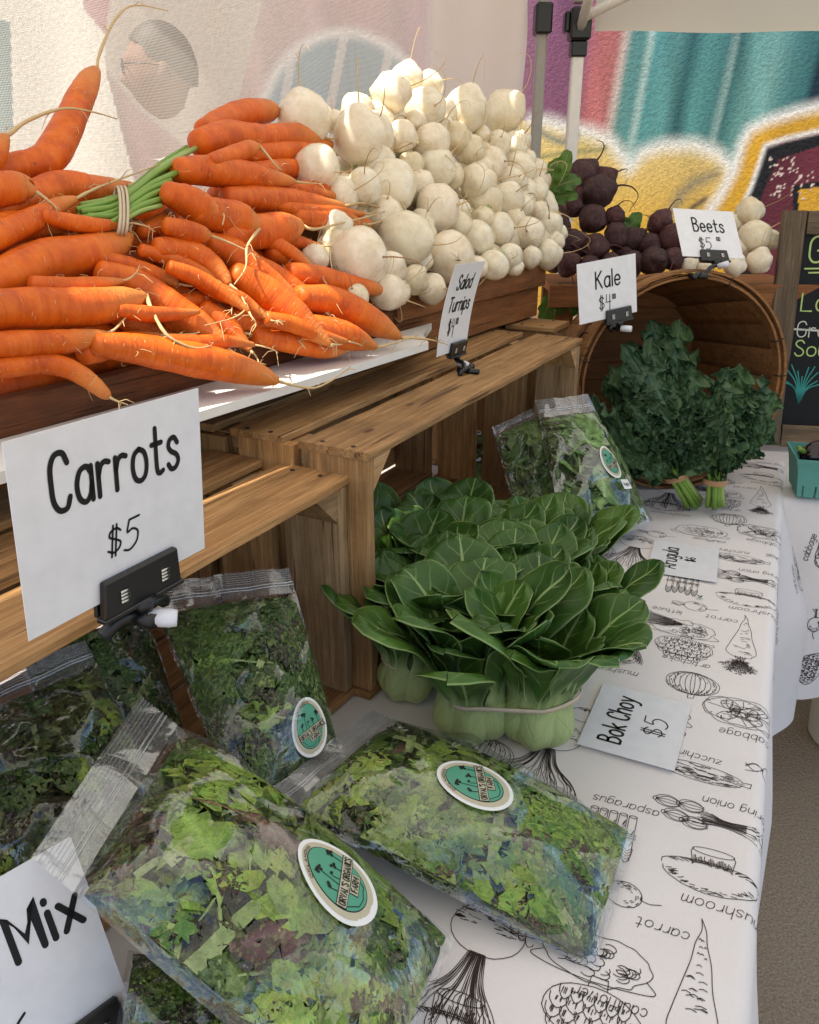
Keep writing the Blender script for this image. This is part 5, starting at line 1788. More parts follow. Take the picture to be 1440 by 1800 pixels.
carrot('slender tapered carrot above the sooty one, thin root trailing over turnips', [(400, 348), (450, 348), (510, 352), (560, 358), (600, 362)], [40, 46, 44, 32, 14], -.055, [(604, 362), (640, 356), (660, 362), (692, 372)])
carrot(S_RIGHT, [(520, 382), (566, 384), (608, 390), (626, 392)], [44, 46, 38, 24], -.035, [(630, 394), (655, 394), (690, 384), (735, 380)])
carrot(S_RIGHT, [(590, 388), (625, 392), (648, 394)], [28, 28, 18], -.025)
carrot(S_RIGHT, [(486, 416), (520, 424), (550, 430), (562, 432)], [38, 28, 14, 8], -.03, [(564, 432), (580, 433), (596, 432)])
carrot('thick carrot plunging from the centre towards the lower front', [(372, 428), (410, 446), (455, 486), (500, 516), (520, 532)], [44, 60, 60, 42, 16], -.05, [(522, 533), (540, 548), (556, 560), (600, 570)], hairs=8)
carrot(S_MID, [(440, 462), (490, 490), (536, 522), (566, 545)], [42, 46, 38, 14], -.03, [(568, 546), (576, 552), (582, 556)])
carrot(S_MID, [(478, 440), (512, 456), (536, 478), (546, 492)], [44, 38, 22, 8], -.03, [(547, 494), (560, 505), (576, 512)])
carrot('carrot ending in a pale forked root over the turnip bin', [(512, 480), (560, 488), (610, 500), (650, 506), (676, 513)], [40, 46, 40, 30, 12], -.045, [(680, 515), (710, 526), (748, 540)], hairs=8)
carrot('carrot at the right end of the heap with its root across the board', [(530, 522), (580, 530), (630, 552), (670, 574), (698, 590)], [48, 60, 60, 46, 20], -.05, [(702, 592), (730, 594), (760, 598), (788, 606)], hairs=8)
carrot('long carrot crossing the lower front with a bright orange point', [(415, 484), (460, 510), (505, 545), (545, 578), (576, 602)], [50, 64, 64, 46, 16], -.055, [(580, 604), (590, 606), (602, 606)], hairs=10)
carrot('pale orange carrot with its point resting on the white board', [(540, 576), (580, 584), (625, 596), (656, 608)], [50, 60, 48, 18], -.045, [(660, 609), (690, 604), (735, 590)], hairs=8)
carrot(S_LOW, [(360, 545), (395, 570), (425, 600), (440, 616)], [42, 46, 28, 10], -.025)
carrot(S_LOW, [(400, 560), (450, 568), (495, 580), (518, 592)], [38, 42, 30, 12], -.02, [(520, 594), (530, 604), (538, 614)])
carrot(S_LOW, [(450, 588), (510, 602), (570, 614), (600, 616)], [36, 42, 36, 18], -.012)
carrot(S_LOW, [(300, 560), (340, 572), (390, 580)], [40, 40, 20], .0)
for pts, w, k in (([(300, 470), (350, 490), (400, 520), (438, 548)], 34, -.065), ([(420, 395), (470, 420), (520, 450), (552, 474)], 34, -.05), ([(210, 545), (260, 552), (310, 552), (350, 548)], 32, -.06), ([(470, 355), (530, 368), (590, 372), (640, 376)], 30, -.05), ([(330, 480), (380, 510), (430, 530), (470, 560)], 36, -.055),
                  ([(560, 500), (600, 520), (640, 540), (664, 556)], 32, -.03), ([(300, 600), (350, 604), (400, 600), (446, 606)], 34, -.045), ([(60, 500), (120, 505), (170, 500), (214, 494)], 40, -.05), ([(430, 320), (500, 330), (560, 340), (600, 346)], 32, -.045), ([(250, 440), (300, 455), (350, 475), (380, 490)], 30, -.045), ([(80, 380), (130, 392), (180, 396), (222, 392)], 34, -.05), ([(470, 560), (520, 572), (570, 592), (610, 600)], 34, -.055)):
    x_ = pts[1][0]
    carrot(S_RIGHT if pts[0][1] < 430 and x_ > 440 else S_LEFT if x_ < 200 else S_LOW if pts[1][1] > 545 else S_MID, pts, [w * .85, w, w * .75, w * .28], k)
name_plain(lambda r: 'slim orange carrot' if r < 45 else 'thick orange carrot',
           [('upright carrot', 110, 220), ('dirt-spotted carrot', 110, 330), ('big blunt front carrot', 80, 540), ('tied green stems', 230, 340), ('plump blunt carrot', 340, 358), ('ringed-scar carrot', 395, 382), ('sooty-tipped carrot', 470, 406), ('longest front carrot', 330, 640), ('topmost carrot of the bunch', 425, 205), ('slender tapered carrot', 500, 352), ('plunging centre carrot', 445, 478), ('white board', 600, 630), ('carrot with the snaking root', 350, 460)], cplain, 60)
S_FILL = 'orange carrot mostly buried under the others in the bin'
for i in range(34):
    x = rnd.uniform(-40, 500); y = 330 + (x / 560) * 40 + rnd.uniform(0, 1) * (250 - 0.05 * x)
    if x > 300: y = rnd.uniform(260, 560)
    L_ = rnd.uniform(130, 190); a = R(rnd.uniform(-14, 34))
    ex, ey = x + L_ * math.cos(a), y + L_ * math.sin(a)
    if ex > 590 or (y > 600): continue
    w = rnd.uniform(42, 58)
    carrot(S_FILL, [(x, y), (x + L_ * .35 * math.cos(a), y + L_ * .35 * math.sin(a) + 4), (x + L_ * .7 * math.cos(a), y + L_ * .7 * math.sin(a)), (ex, ey)], [w * .85, w, w * .7, w * .2], rnd.uniform(.012, .045), hairs=0)

# the body of the heap under the visible layer
def core_mesh(seed):
    rr = random.Random(seed)
    V, F, U = organic_tube([(-.085, 0, 0), (-.04, rr.uniform(-.008, .008), 0), (.02, rr.uniform(-.012, .012), rr.uniform(-.004, .004)), (.075, rr.uniform(-.02, .02), 0), (.10, rr.uniform(-.02, .02), 0)], [.019, .023, .020, .010, .002], n=12, rings=20, seed=seed)
    return mesh('carrot', V, F, M['carrot'], uv=U)
CM = [core_mesh(s) for s in (61, 62, 63, 64)]
for i in range(60):
    s_, n_ = rnd.uniform(.38, 1.0), rnd.uniform(-1.01, -.80)
    ztop = 1.172 + (-.722 - n_) / math.tan(CA) * math.tan(CA) * .9 - .085
    z_ = rnd.uniform(1.16, max(1.165, min(ztop, 1.40)))
    o = link('carrot', rnd.choice(CM))
    o.matrix_basis = Matrix.Translation(bp(s_, n_, z_)) @ Matrix.Rotation(BROT + rnd.uniform(-.7, .7), 4, 'Z') @ Matrix.Rotation(rnd.uniform(-.15, .2), 4, 'Y') @ Matrix.Scale(rnd.uniform(.85, 1.1), 4)
    tag(o, S_FILL, 'carrot', CG)

# tied green stems of the carrot bunch
def carrot_tops():
    c = on_pile(205, 368, -.02, C_PL)
    t = thing('carrot_greens', 'cut green carrot stems tied with a tan band, lying in the heap', 'carrot stems', c)
    for i in range(26):
        v = i / 25
        e = (338 - 60 * v + rnd.uniform(-10, 10), 258 + 110 * v + rnd.uniform(-6, 6))
        m_ = (208 + rnd.uniform(-5, 5) + 22 * (0.5 - v), 338 + 62 * v + rnd.uniform(-4, 4))
        s = (150 + rnd.uniform(-16, 14), 362 + 34 * v + rnd.uniform(-6, 6))
        k = rnd.uniform(-.045, .0)
        P = [on_pile(*q, k_, C_PL) - c for q, k_ in ((e, k - .03), ((e[0] * .55 + m_[0] * .45, e[1] * .55 + m_[1] * .45 - 5), k - .025), (m_, k - .01), (s, k))]
        mb = MB(); mb.tube([Vector(p) for p in spline([tuple(p) for p in P], 10)], [rnd.uniform(.0026, .004)] * 10, 7)
        mb.build('stem', M['stalk_green'] if rnd.random() < .6 else M['stalk_pale'], t)
    for dx in (0, 6, 13):
        P = []
        for a in np.linspace(0, 2 * math.pi, 22):
            q = (206 + dx + 10 * math.cos(a) * .6 , 370 + 42 * math.sin(a))
            P.append(on_pile(*q, -.030 + .028 * math.cos(a) * -1 - .012, C_PL) - c)
        mb = MB(); mb.tube(P, .0018, 6, caps=False); mb.build('band', M['band'], t)
carrot_tops()

# ------------------------------------------------------------------ turnips and beets
def root_mesh(name, mat, flat, lump, pinch, seed, n=22, m=16):
    V, F = [], []
    rr = random.Random(seed)
    for i in range(m + 1):
        th = math.pi * i / m
        for k in range(n):
            ph = 2 * math.pi * k / n
            d = Vector((math.sin(th) * math.cos(ph), math.sin(th) * math.sin(ph), math.cos(th)))
            r = 1 + lump * mnoise.noise(d * 1.5 + Vector((seed * 7.3, 0, 0))) + lump * .4 * mnoise.noise(d * 3.4 + Vector((0, seed * 3.3, 0)))
            z = d.z * flat * r
            if d.z > .86: z += pinch * (d.z - .86) / .14                      # draws out to the root
            if d.z < -.88: z += .10 * (-.88 - d.z) / .12 * -1 * -1            # dimple at the crown
            V.append((d.x * r, d.y * r, z))
    for i in range(m):
        for k in range(n):
            F.append((i * n + k, (i + 1) * n + k, (i + 1) * n + (k + 1) % n, i * n + (k + 1) % n))
    return mesh(name, V, F, mat)

def tail_mesh(name, mat, seed, z0, ln, r0, side=2):
    rr = random.Random(seed)
    mb = MB()
    d = Vector((rr.uniform(-1, 1), rr.uniform(-1, 1), 0)).normalized()
    e = Vector((-d.y, d.x, 0)) * rr.uniform(-1, 1)
    k = rr.uniform(.3, 1.2)
    P = [Vector((0, 0, z0 - .05)), Vector((0, 0, z0 + .10)), Vector((0, 0, z0 + .22 * ln)) + d * .10 * k, Vector((0, 0, z0 + .42 * ln)) + d * .45 * k + e * .1, Vector((0, 0, z0 + ln * .50)) + d * 1.0 * k + e * .35, Vector((0, 0, z0 + ln * (.50 - .22 * k))) + d * 1.5 * k + e * .8]
    S = spline([tuple(p) for p in P], 26)
    mb.tube([Vector(p) for p in S], [r0 * (1.5 - 1.0 * min(1, i / 5)) if i < 4 else r0 * (.62 - .5 * ((i - 4) / 21) ** .7) for i in range(26)], 6)
    for _ in range(side):
        i = rr.randint(8, 22); q = Vector(S[i])
        g = Vector((rr.uniform(-1, 1), rr.uniform(-1, 1), rr.uniform(-.5, .6))) * rr.uniform(.2, .55)
        mb.tube([tuple(p) for p in spline([tuple(q), tuple(q + g * .5 + Vector((0, 0, .06))), tuple(q + g)], 7)], [r0 * .16, r0 * .15, r0 * .14, r0 * .12, r0 * .1, r0 * .08, r0 * .05], 4, caps=False)
    return mb.mesh(name, mat)

TM = [root_mesh('turnip', M['turnip'], f, l, p, s) for f, l, p, s in ((.94, .10, .07, 1), (.88, .12, .05, 2), (1.02, .10, .10, 3), (.92, .16, .06, 4), (.97, .08, .12, 5), (.86, .10, .04, 6))]
TT = [tail_mesh('taproot', M['rootlet'] if s % 4 else M['rootlet_brown'], s, .95, rnd.uniform(2.0, 4.4), .055) for s in range(14)]
def crown_mesh():
    mb = MB()
    for k in range(5):
        a = k * 1.26
        mb.tube([(.10 * math.cos(a), .10 * math.sin(a), -.80), (.16 * math.cos(a), .16 * math.sin(a), -.98), (.22 * math.cos(a), .22 * math.sin(a), -1.12)], [.07, .06, .05], 6)
    return mb.mesh('stalk_stub', M['stalk_pale'])
CRM = crown_mesh()

TA = R(56)
T_N = BNX * math.sin(TA) + Vector((0, 0, math.cos(TA)))
T_PL = (T_N, T_N.dot(bp(0, -.735, 1.185)))

def root_at(kind, x, y, rpx, k, plane, label, group, dirn=None, sc=1.0):
    p = on_pile(x, y, k, plane)
    r = rpx * depth(p) / FPX
    p = p + ray(x, y).normalized() * r * .6
    if kind == 'turnip':
        o = link('turnip', rnd.choice(TM)); tail = rnd.choice(TT); tn = 'taproot'
    else:
        o = link('beet', rnd.choice(BM)); tail = rnd.choice(BT); tn = 'taproot'
    if dirn is None:
        dirn = Vector((rnd.uniform(-.3, .9), rnd.uniform(-1.0, .0), rnd.uniform(-.5, .9)))
    q = Vector(dirn).to_track_quat('Z', 'Y') @ Quaternion((0, 0, 1), rnd.uniform(0, 6.28))
    s = r * 1.03
    o.matrix_basis = Matrix.Translation(p) @ q.to_matrix().to_4x4() @ Matrix.Diagonal((s * rnd.uniform(.97, 1.04), s, s * rnd.uniform(.96, 1.05), 1))
    tag(o, label, kind, group)
    link(tn, tail, o)
    if kind == 'turnip' and rnd.random() < .5:
        link('stalk_stub', CRM, o)
    return o

TG = 'white turnips heaped in the amber bin'
turnips = [  # x, y, radius in photo measure, depth layer, own label
 (535, 208, 48, 0.02, 'big turnip at the left of the heap with a tall curved root, above the carrots', (-.1, -.1, 1)), (590, 215, 20, .05, None, None), (627, 192, 28, .035, None, None), (631, 240, 46, -.03, 'large pear-shaped turnip third from the left near the top', (.05, -.35, 1)),
 (655, 235, 38, .0, None, None), (557, 296, 42, .0, None, None), (687, 165, 36, -.02, 'sunlit turnip at the upper left of the summit', (.9, -.2, .3)), (716, 138, 28, .01, 'topmost turnip of the heap with a root pointing straight up', (.2, .1, 1)), (757, 150, 25, .02, 'turnip at the summit beside the topmost one', (1, 0, .35)), (749, 190, 35, -.025, 'round turnip right below the summit', (.5, -.9, .1)),
 (782, 198, 22, .01, None, None), (819, 193, 39, -.01, 'large turnip right of the summit with a brown scar', (.2, -.3, .8)), (885, 197, 35, .01, 'speckled turnip at the upper right shoulder of the heap', (.7, 0, .7)), (706, 240, 28, -.005, None, None), (759, 252, 34, -.03, None, None), (800, 243, 27, .005, None, None), (825, 264, 28, .0, None, None), (846, 236, 16, .02, None, None),
 (876, 252, 23, -.005, None, None), (916, 248, 19, .01, None, None), (767, 295, 36, .0, None, None), (866, 287, 28, -.01, None, None), (912, 298, 30, .0, None, None), (906, 262, 20, .015, None, None),
 (640, 328, 32, -.035, None, None), (688, 325, 46, -.02, 'heavy two-lobed turnip in the middle left of the heap', (.2, -.5, -.3)), (722, 292, 24, .015, None, None), (840, 322, 34, -.035, None, None), (854, 353, 31, -.02, None, None), (793, 310, 24, .015, None, None), (770, 367, 42, -.035, 'large round turnip in the centre of the heap', (.9, -.5, .2)),
 (893, 349, 29, -.015, None, None), (918, 362, 20, .0, None, None), (940, 335, 24, .0, None, None), (742, 390, 24, .01, None, None), (712, 420, 48, -.035, 'big turnip low in the middle left of the heap', (.7, -.5, -.1)), (790, 452, 44, -.045, 'big turnip just above the Salad Turnips sign', (.2, -.9, .0)), (839, 421, 30, -.03, None, None), (878, 403, 30, -.02, None, None),
 (930, 410, 28, -.035, 'round turnip with a yellow glow near the right end', (-.3, -1, .2)), (965, 395, 24, -.01, None, None), (976, 424, 17, .0, None, None), (631, 454, 53, -.06, 'biggest turnip low at the left next to the carrots', (.8, -.6, .1)), (683, 474, 33, -.04, None, None), (682, 514, 32, -.045, None, None), (728, 492, 25, -.02, None, None), (868, 466, 26, -.05, None, None),
 (897, 452, 23, -.04, None, None), (934, 452, 19, -.03, None, None), (963, 447, 25, -.035, 'lowest turnip at the right corner of the bin', (1, -.2, .1)), (759, 508, 27, -.02, None, None), (553, 455, 26, -.01, None, None), (622, 522, 26, -.035, None, None), (590, 400, 30, .0, None, None), (745, 410, 22, .0, None, None), (948, 372, 18, .0, None, None), (813, 368, 16, .0, None, None),
 (675, 380, 36, .005, None, None), (660, 290, 34, .01, None, None), (735, 330, 30, .01, None, None), (805, 400, 28, .0, None, None), (850, 385, 22, .0, None, None), (905, 320, 22, .01, None, None), (905, 385, 20, .0, None, None), (925, 280, 18, .01, None, None), (600, 345, 34, .01, None, None), (590, 440, 36, .0, None, None), (838, 470, 20, -.02, None, None), (735, 455, 26, .0, None, None), (985, 410, 14, .01, None, None), (845, 296, 22, .01, None, None), (730, 215, 20, .01, None, None),
 (700, 512, 24, -.01, None, None), (905, 470, 16, -.03, None, None),
]
for x, y, r, k, lab, dr in turnips:
    o = root_at('turnip', x, y, r, k, T_PL, lab, TG, dr)
    if lab is None: PLAIN.append((o, x, y, r))
name_plain(lambda r: 'small cream turnip' if r < 23 else ('mid-sized cream turnip' if r < 31 else 'large cream turnip'),
           [('tall-rooted turnip at the left', 535, 208), ('large pear-shaped turnip', 631, 240), ('topmost turnip', 716, 138), ('turnip right below the summit', 749, 190), ('large turnip with a brown scar', 819, 193), ('speckled turnip', 885, 197), ('two-lobed turnip', 688, 325),
            ('large centre turnip', 770, 367), ('turnip above the sign', 790, 452), ('yellow-glowing turnip', 930, 410), ('biggest low left turnip', 631, 454), ('lowest corner turnip', 963, 447)], PLAIN, 55)
PLAIN.clear()
for i in range(40):        # second layer, seen through the gaps
    x = rnd.uniform(590, 950); y = rnd.uniform(200 + max(0, (x - 800)) * .6, 470)
    root_at('turnip', x, y, rnd.uniform(28, 36), rnd.uniform(.05, .075), T_PL, 'cream turnip half hidden behind the front layer of the heap', TG)

for i in range(70):        # the body of the heap behind them, down to the bin floor
    s_, d_ = rnd.uniform(1.14, 1.62), rnd.uniform(.05, .16)
    z_ = rnd.uniform(1.11, 1.44 - .5 * abs(s_ - 1.36))
    n_ = max(min(-.735 - (z_ - 1.185) / math.tan(TA) - d_, -.815), -1.01)
    o = link('turnip', rnd.choice(TM))
    o.matrix_basis = Matrix.Translation(bp(s_, n_, z_)) @ Matrix.Rotation(rnd.uniform(0, 6), 4, 'X') @ Matrix.Rotation(rnd.uniform(0, 6), 4, 'Z') @ Matrix.Scale(rnd.uniform(.028, .038), 4)
    tag(o, 'cream turnip half hidden behind the front layer of the heap', 'turnip', TG)

BM = [root_mesh('beet', M['beet'], f, l, p, s) for f, l, p, s in ((1.0, .14, .22, 11), (.92, .16, .16, 12), (1.08, .14, .28, 13))]
BT = [tail_mesh('taproot', M['beet_root'], s, 1.02, rnd.uniform(1.6, 2.6), .13, 1) for s in range(20, 25)]
BA = R(50)
B_N = (Vector((-.1, -1, 0)).normalized() * math.sin(BA) + Vector((0, 0, math.cos(BA))))
B_PL = (B_N, B_N.dot(Vector((.5, 2.0, 1.135))))
BGR = 'dark beets heaped on the shelf behind the basket'
for x, y, r, k, lab, dr in [(1024, 310, 28, .0, 'topmost beet of the dark heap with its long root pointing up right', (.8, 0, .9)), (1062, 314, 20, .02, None, (1, 0, .5)), (1050, 337, 28, -.01, 'large beet just below the topmost beet', (1, -.2, .3)), (1005, 362, 22, .0, None, None), (1042, 386, 24, -.01, None, None), (1080, 382, 18, .01, None, None),
    (1007, 430, 27, -.02, None, None), (1046, 436, 25, -.02, None, None), (1083, 416, 24, -.01, None, None), (1115, 422, 22, .0, None, None), (1160, 392, 21, .0, 'beet standing just left of the Beets sign with an upright root', (.6, .1, 1)), (1185, 420, 26, -.01, None, None), (1150, 460, 24, -.03, 'lowest round beet at the front of the shelf', (.2, -1, .1)), (1000, 464, 22, -.03, None, None),
    (1110, 462, 22, -.02, None, None), (1072, 466, 22, -.03, None, None), (1140, 430, 20, .0, None, None), (1182, 456, 20, -.02, None, None), (1036, 470, 20, -.03, None, None), (985, 400, 18, .0, None, None), (1020, 345, 18, .02, None, None), (975, 455, 22, -.01, None, None), (1100, 440, 22, .02, None, None), (1205, 455, 18, .0, None, None), (990, 430, 22, .02, None, None)]:
    o = root_at('beet', x, y, r, k, B_PL, lab, BGR, dr)
    if lab is None: PLAIN.append((o, x, y, r))
name_plain(lambda r: 'dark beet' if r > 21 else 'small dark beet', [('topmost beet', 1024, 310), ('large beet under the top', 1050, 337), ('beet left of the Beets sign', 1160, 392), ('lowest front beet', 1150, 460), ('Kale sign', 1066, 480)], PLAIN, 45)
PLAIN.clear()
TG2 = 'spare white turnips on the beet shelf'
for x, y, r, k, lab in [(1317, 373, 25, .0, 'top turnip of the little stack between the Beets sign and the chalkboard'), (1326, 416, 28, -.01, 'biggest turnip in the middle of the little stack by the chalkboard'), (1335, 458, 23, -.02, 'lowest turnip of the little stack by the chalkboard'), (1292, 466, 20, -.03, 'turnip on the shelf right under the Beets sign corner'), (1353, 422, 18, .02, 'turnip tucked behind the chalkboard frame'), (1240, 468, 17, .0, 'small turnip behind the Beets clip'), (1211, 464, 16, .0, 'small turnip just left of the Beets clip'), (1295, 390, 16, .03, 'small turnip peeping out beside the Beets card'), (1305, 435, 20, .02, 'turnip hidden in the middle of the little stack')]:
    root_at('turnip', x, y, r, k, B_PL, lab, TG2, (.7, -.3, .3) if y < 400 else None)

# beet greens poking out left of the beets and under the shelf
def blade(L, Wd, cup, curl, ruff, nu=9, nv=16, seed=0, point=.6):
    """a simple broad leaf along +x, face up +z"""
    rr = random.Random(seed); V, F, U = [], [], []
    ph = rr.uniform(0, 6)
    for i in range(nv + 1):
        v = i / nv
        w = Wd * (math.sin(math.pi * min(v * .93 + .03, 1)) ** point)
        a = curl * v
        px = L * (math.sin(a) / curl if abs(curl) > 1e-3 else v); pz = -L * ((1 - math.cos(a)) / curl if abs(curl) > 1e-3 else 0)
        for j in range(nu):
            u = -1 + 2 * j / (nu - 1)
            z = cup * w * u * u + ruff * abs(u) ** 2 * math.sin(v * 17 + ph + (2 if u > 0 else 0)) + ruff * .3 * mnoise.noise(Vector((v * 6, u * 3, seed)))
            V.append((px, w * u * (1 + .06 * math.sin(v * 23 + ph)), pz + z)); U.append((u, v))
    for i in range(nv):
        for j in range(nu - 1):
            F.append((i * nu + j, (i + 1) * nu + j, (i + 1) * nu + j + 1, i * nu + j + 1))
    return mesh('leaf', V, F, M['greens'], uv=U)
bl = [blade(.075, .020, .15, .8, .006, seed=s) for s in (1, 2, 3)]
for lab, spots in (('green beet leaves showing between the turnip heap and the beets', [(985, 300, 2.02, (.4, -.5, .9)), (972, 318, 2.02, (.1, -.5, .6)), (990, 322, 2.05, (1, -.3, .5)), (965, 335, 2.04, (-.2, -.6, .7)), (980, 345, 2.06, (.6, -.6, .3))]),
                   ('green beet leaves hanging below the shelf beside the turnip bin', [(985, 520, 1.99, (.2, -.5, -1)), (965, 535, 2.0, (-.3, -.4, -1)), (1005, 522, 1.99, (.5, -.5, -.8)), (975, 570, 2.01, (.0, -.3, -1))]),
                   ('green beet tops peeping up behind the low beets', [(1105, 402, 2.12, (.3, -.3, .5)), (1118, 405, 2.12, (-.4, -.3, .5))])):
    c = at(spots[0][0], spots[0][1], Y=spots[0][2])
    t = thing('beet_greens', lab, 'beet leaves', c)
    for x, y, Y, d in spots:
        o = link('leaf', rnd.choice(bl), t)
        d = Vector(d).normalized(); nz = Vector((.2, -1, .5)); nz = (nz - d * nz.dot(d)).normalized()
        Rm = Matrix((d, nz.cross(d), nz)).transposed()
        o.matrix_basis = Matrix.Translation(at(x, y, Y=Y) - d * .03 - c) @ Rm.to_4x4()
# ------------------------------------------------------------------ bok choy
def bok_leaf(outer, seed, L=1.0):
    """one leaf with its spoon-shaped stalk; axis of the head is z, the leaf stands on the +x side; closed, with thickness"""
    rr = random.Random(seed)
    o = outer
    mix = lambda a, b: a * (1 - o) + b * o
    fl = rr.uniform(.85, 1.2)
    path = [(mix(.005, .011), 0), (mix(.012, .029), .009), (mix(.017, .0415), .030), (mix(.015, .034), .058), (mix(.016, .035), .080), (mix(.022, .048 * fl), mix(.114, .112)), (mix(.032, .070 * fl), mix(.150, .143)), (mix(.043, .094 * fl), mix(.174, .164)), (mix(.052, .109 * fl), mix(.188, rr.uniform(.168, .186)))]
    wid = [.011, .021, .0285, .0225, .0185, mix(.028, .031), mix(.038, .044), mix(.037, .042), .030]
    thk = [.006, .006, .005, .0042, .0034, .0016, .0010, .0009, .0007]
    nv, nu = 30, 13
    P = spline([(a * L, b * L) for a, b in path], nv + 1)
    Wd = [float(q[0]) for q in spline([(w * L * (rr.uniform(.92, 1.1) if i > 4 else 1), 0) for i, w in enumerate(wid)], nv + 1)]
    Th = [float(q[0]) for q in spline([(t, 0) for t in thk], nv + 1)]
    ph, ph2 = rr.uniform(0, 6), rr.uniform(0, 6)
    tw = rr.uniform(-.5, .5) * (0.4 + o)
    fold = rr.uniform(-.2, .5)
    top, bot, U = [], [], []
    for i in range(nv + 1):
        v = i / nv
        a, b = P[max(i - 1, 0)], P[min(i + 1, nv)]
        t = np.array([b[0] - a[0], b[1] - a[1]]); t = t / (np.hypot(*t) + 1e-9)
        nrm = np.array([t[1], -t[0]])                       # outwards
        bl = max(0.0, min(1.0, (v - .33) / .20))            # 0 stalk .. 1 blade
        w = max(Wd[i], .001)
        if v > .74: w *= max(0, 1 - ((v - .74) / .26) ** 2.5) ** .45 * .98 + .02
        rho = min(max(P[i][0], .008) + .002, .0265) * (1 - bl) + (mix(.044, .080) + fold * .03) * bl
        for j in range(nu):
            u = -1 + 2 * j / (nu - 1)
            an = max(-1.3, min(1.3, u * w / rho))
            lat = rho * math.sin(an); inn = rho * (1 - math.cos(an))
            ruf = bl * (.0026 * u * u * math.sin(v * 20 + ph + (1.7 if u > 0 else 0)) + .0008 * math.sin(v * 43 + ph2) * abs(u) ** 3 + .0045 * mnoise.noise(Vector((u * 2.2, v * 7, seed))))
            back = bl * max(0, abs(u) - .6) * .012 * (1 + math.sin(ph2))  # margins roll back
            keel = (1 - bl) * .0022 * (1 - abs(u)) * (v > .1)
            off = -inn + ruf + back
            r_, z_ = P[i][0] + nrm[0] * off, P[i][1] + nrm[1] * off
            y_ = lat + tw * bl * (v - .5) * .03
            h = Th[i] * (1 - .75 * abs(u) ** 2) / 2 + .0002
            top.append((r_ - nrm[0] * h, y_, z_ - nrm[1] * h)); bot.append((r_ + nrm[0] * (h + keel), y_, z_ + nrm[1] * (h + keel)))
            U.append((u, v))
    V = top + bot
    K = len(top)
    F = []
    for i in range(nv):
        for j in range(nu - 1):
            p = i * nu + j
            F.append((p, p + 1, p + nu + 1, p + nu)); F.append((K + p, K + p + nu, K + p + nu + 1, K + p + 1))
        p = i * nu
        F.append((p, p + nu, K + p + nu, K + p)); p += nu - 1
        F.append((p, K + p, K + p + nu, p + nu))
    for j in range(nu - 1):
        F.append((j, K + j, K + j + 1, j + 1)); p = nv * nu + j
        F.append((p, p + 1, K + p + 1, K + p))
    return fix_normals(mesh('leaf', V, F, M['bok'], uv=U + U))
BOK_O = [bok_leaf(1.0, s) for s in (1, 2, 3, 4, 5)]
BOK_M = [bok_leaf(.74, s, 1.0) for s in (6, 7, 8, 9)]
BOK_I = [bok_leaf(.34, s, .95) for s in (10, 11, 12)]
BKG = 'bok choy heads standing in front of the crates'
def bok(lab, base, lean=(0, 0), sc=1.0, band=True, rz=0.0, n=(6, 5, 5)):
    up = Vector((lean[0], lean[1], 1)).normalized()
    q = Vector((0, 0, 1)).rotation_difference(up)
    t = thing('bok_choy', lab, 'bok choy', base, rot=(q.to_matrix() @ Matrix.Rotation(rz, 3, 'Z')), group=BKG)
    t.scale = (sc, sc, sc)
    a = rnd.uniform(0, 6)
    for ring, (pool, cnt, s) in enumerate(((BOK_O, n[0], 1.0), (BOK_M, n[1], 1.0), (BOK_I, n[2], .95))):
        for k in range(cnt):
            a += 2 * math.pi / cnt
            o = link('leaf', rnd.choice(pool), t)
            ss = s * rnd.uniform(.92, 1.07)
            o.matrix_basis = Matrix.Rotation(a + rnd.uniform(-.18, .18), 4, 'Z') @ Matrix.Rotation(rnd.uniform(-.06, .08), 4, 'Y') @ Matrix.Scale(ss, 4)
        a += .45
    mb = MB()
    mb.tube([(0, 0, -.004), (0, 0, .006), (0, 0, .02)], [.015, .019, .016], 16); mb.build('root_plate', M['stalk_pale'], t)
    if band:
        mb = MB(); V, F = [], []
        m = 40
        for k in range(m):
            an = 2 * math.pi * k / m
            r = .0385 + .0012 * math.sin(3 * an)
            z = .066 + .003 * math.sin(an + 1)
            for (dr, dz) in ((0, -.0022), (.0012, -.0022), (.0012, .0022), (0, .0022)):
                V.append(((r + dr) * math.cos(an), (r + dr) * math.sin(an), z + dz))
        for k in range(m):
            for s in range(4):
                F.append((k * 4 + s, ((k + 1) % m) * 4 + s, ((k + 1) % m) * 4 + (s + 1) % 4, k * 4 + (s + 1) % 4))
        link('rubber_band', fix_normals(mesh('rubber_band', V, F, M['band'])), t)
    return t
def tbl(x, y, z=.7445):
    return at(x, y, z=z)
bok('front left bok choy of the banded pair nearest the buyer', tbl(834, 1286), (-.05, .0), 1.06, band=False, rz=.3)
bok('front right bok choy of the banded pair beside the Bok Choy card', tbl(936, 1292), (.06, -.03), 1.02, band=False, rz=1.4)
bok('banded bok choy against the crate post at left', tbl(712, 1218), (.08, .0), .86, rz=.9)
bok('bok choy with pale stalk standing at the right edge of the group', tbl(1000, 1178), (-.06, -.02), .86, rz=2.1)
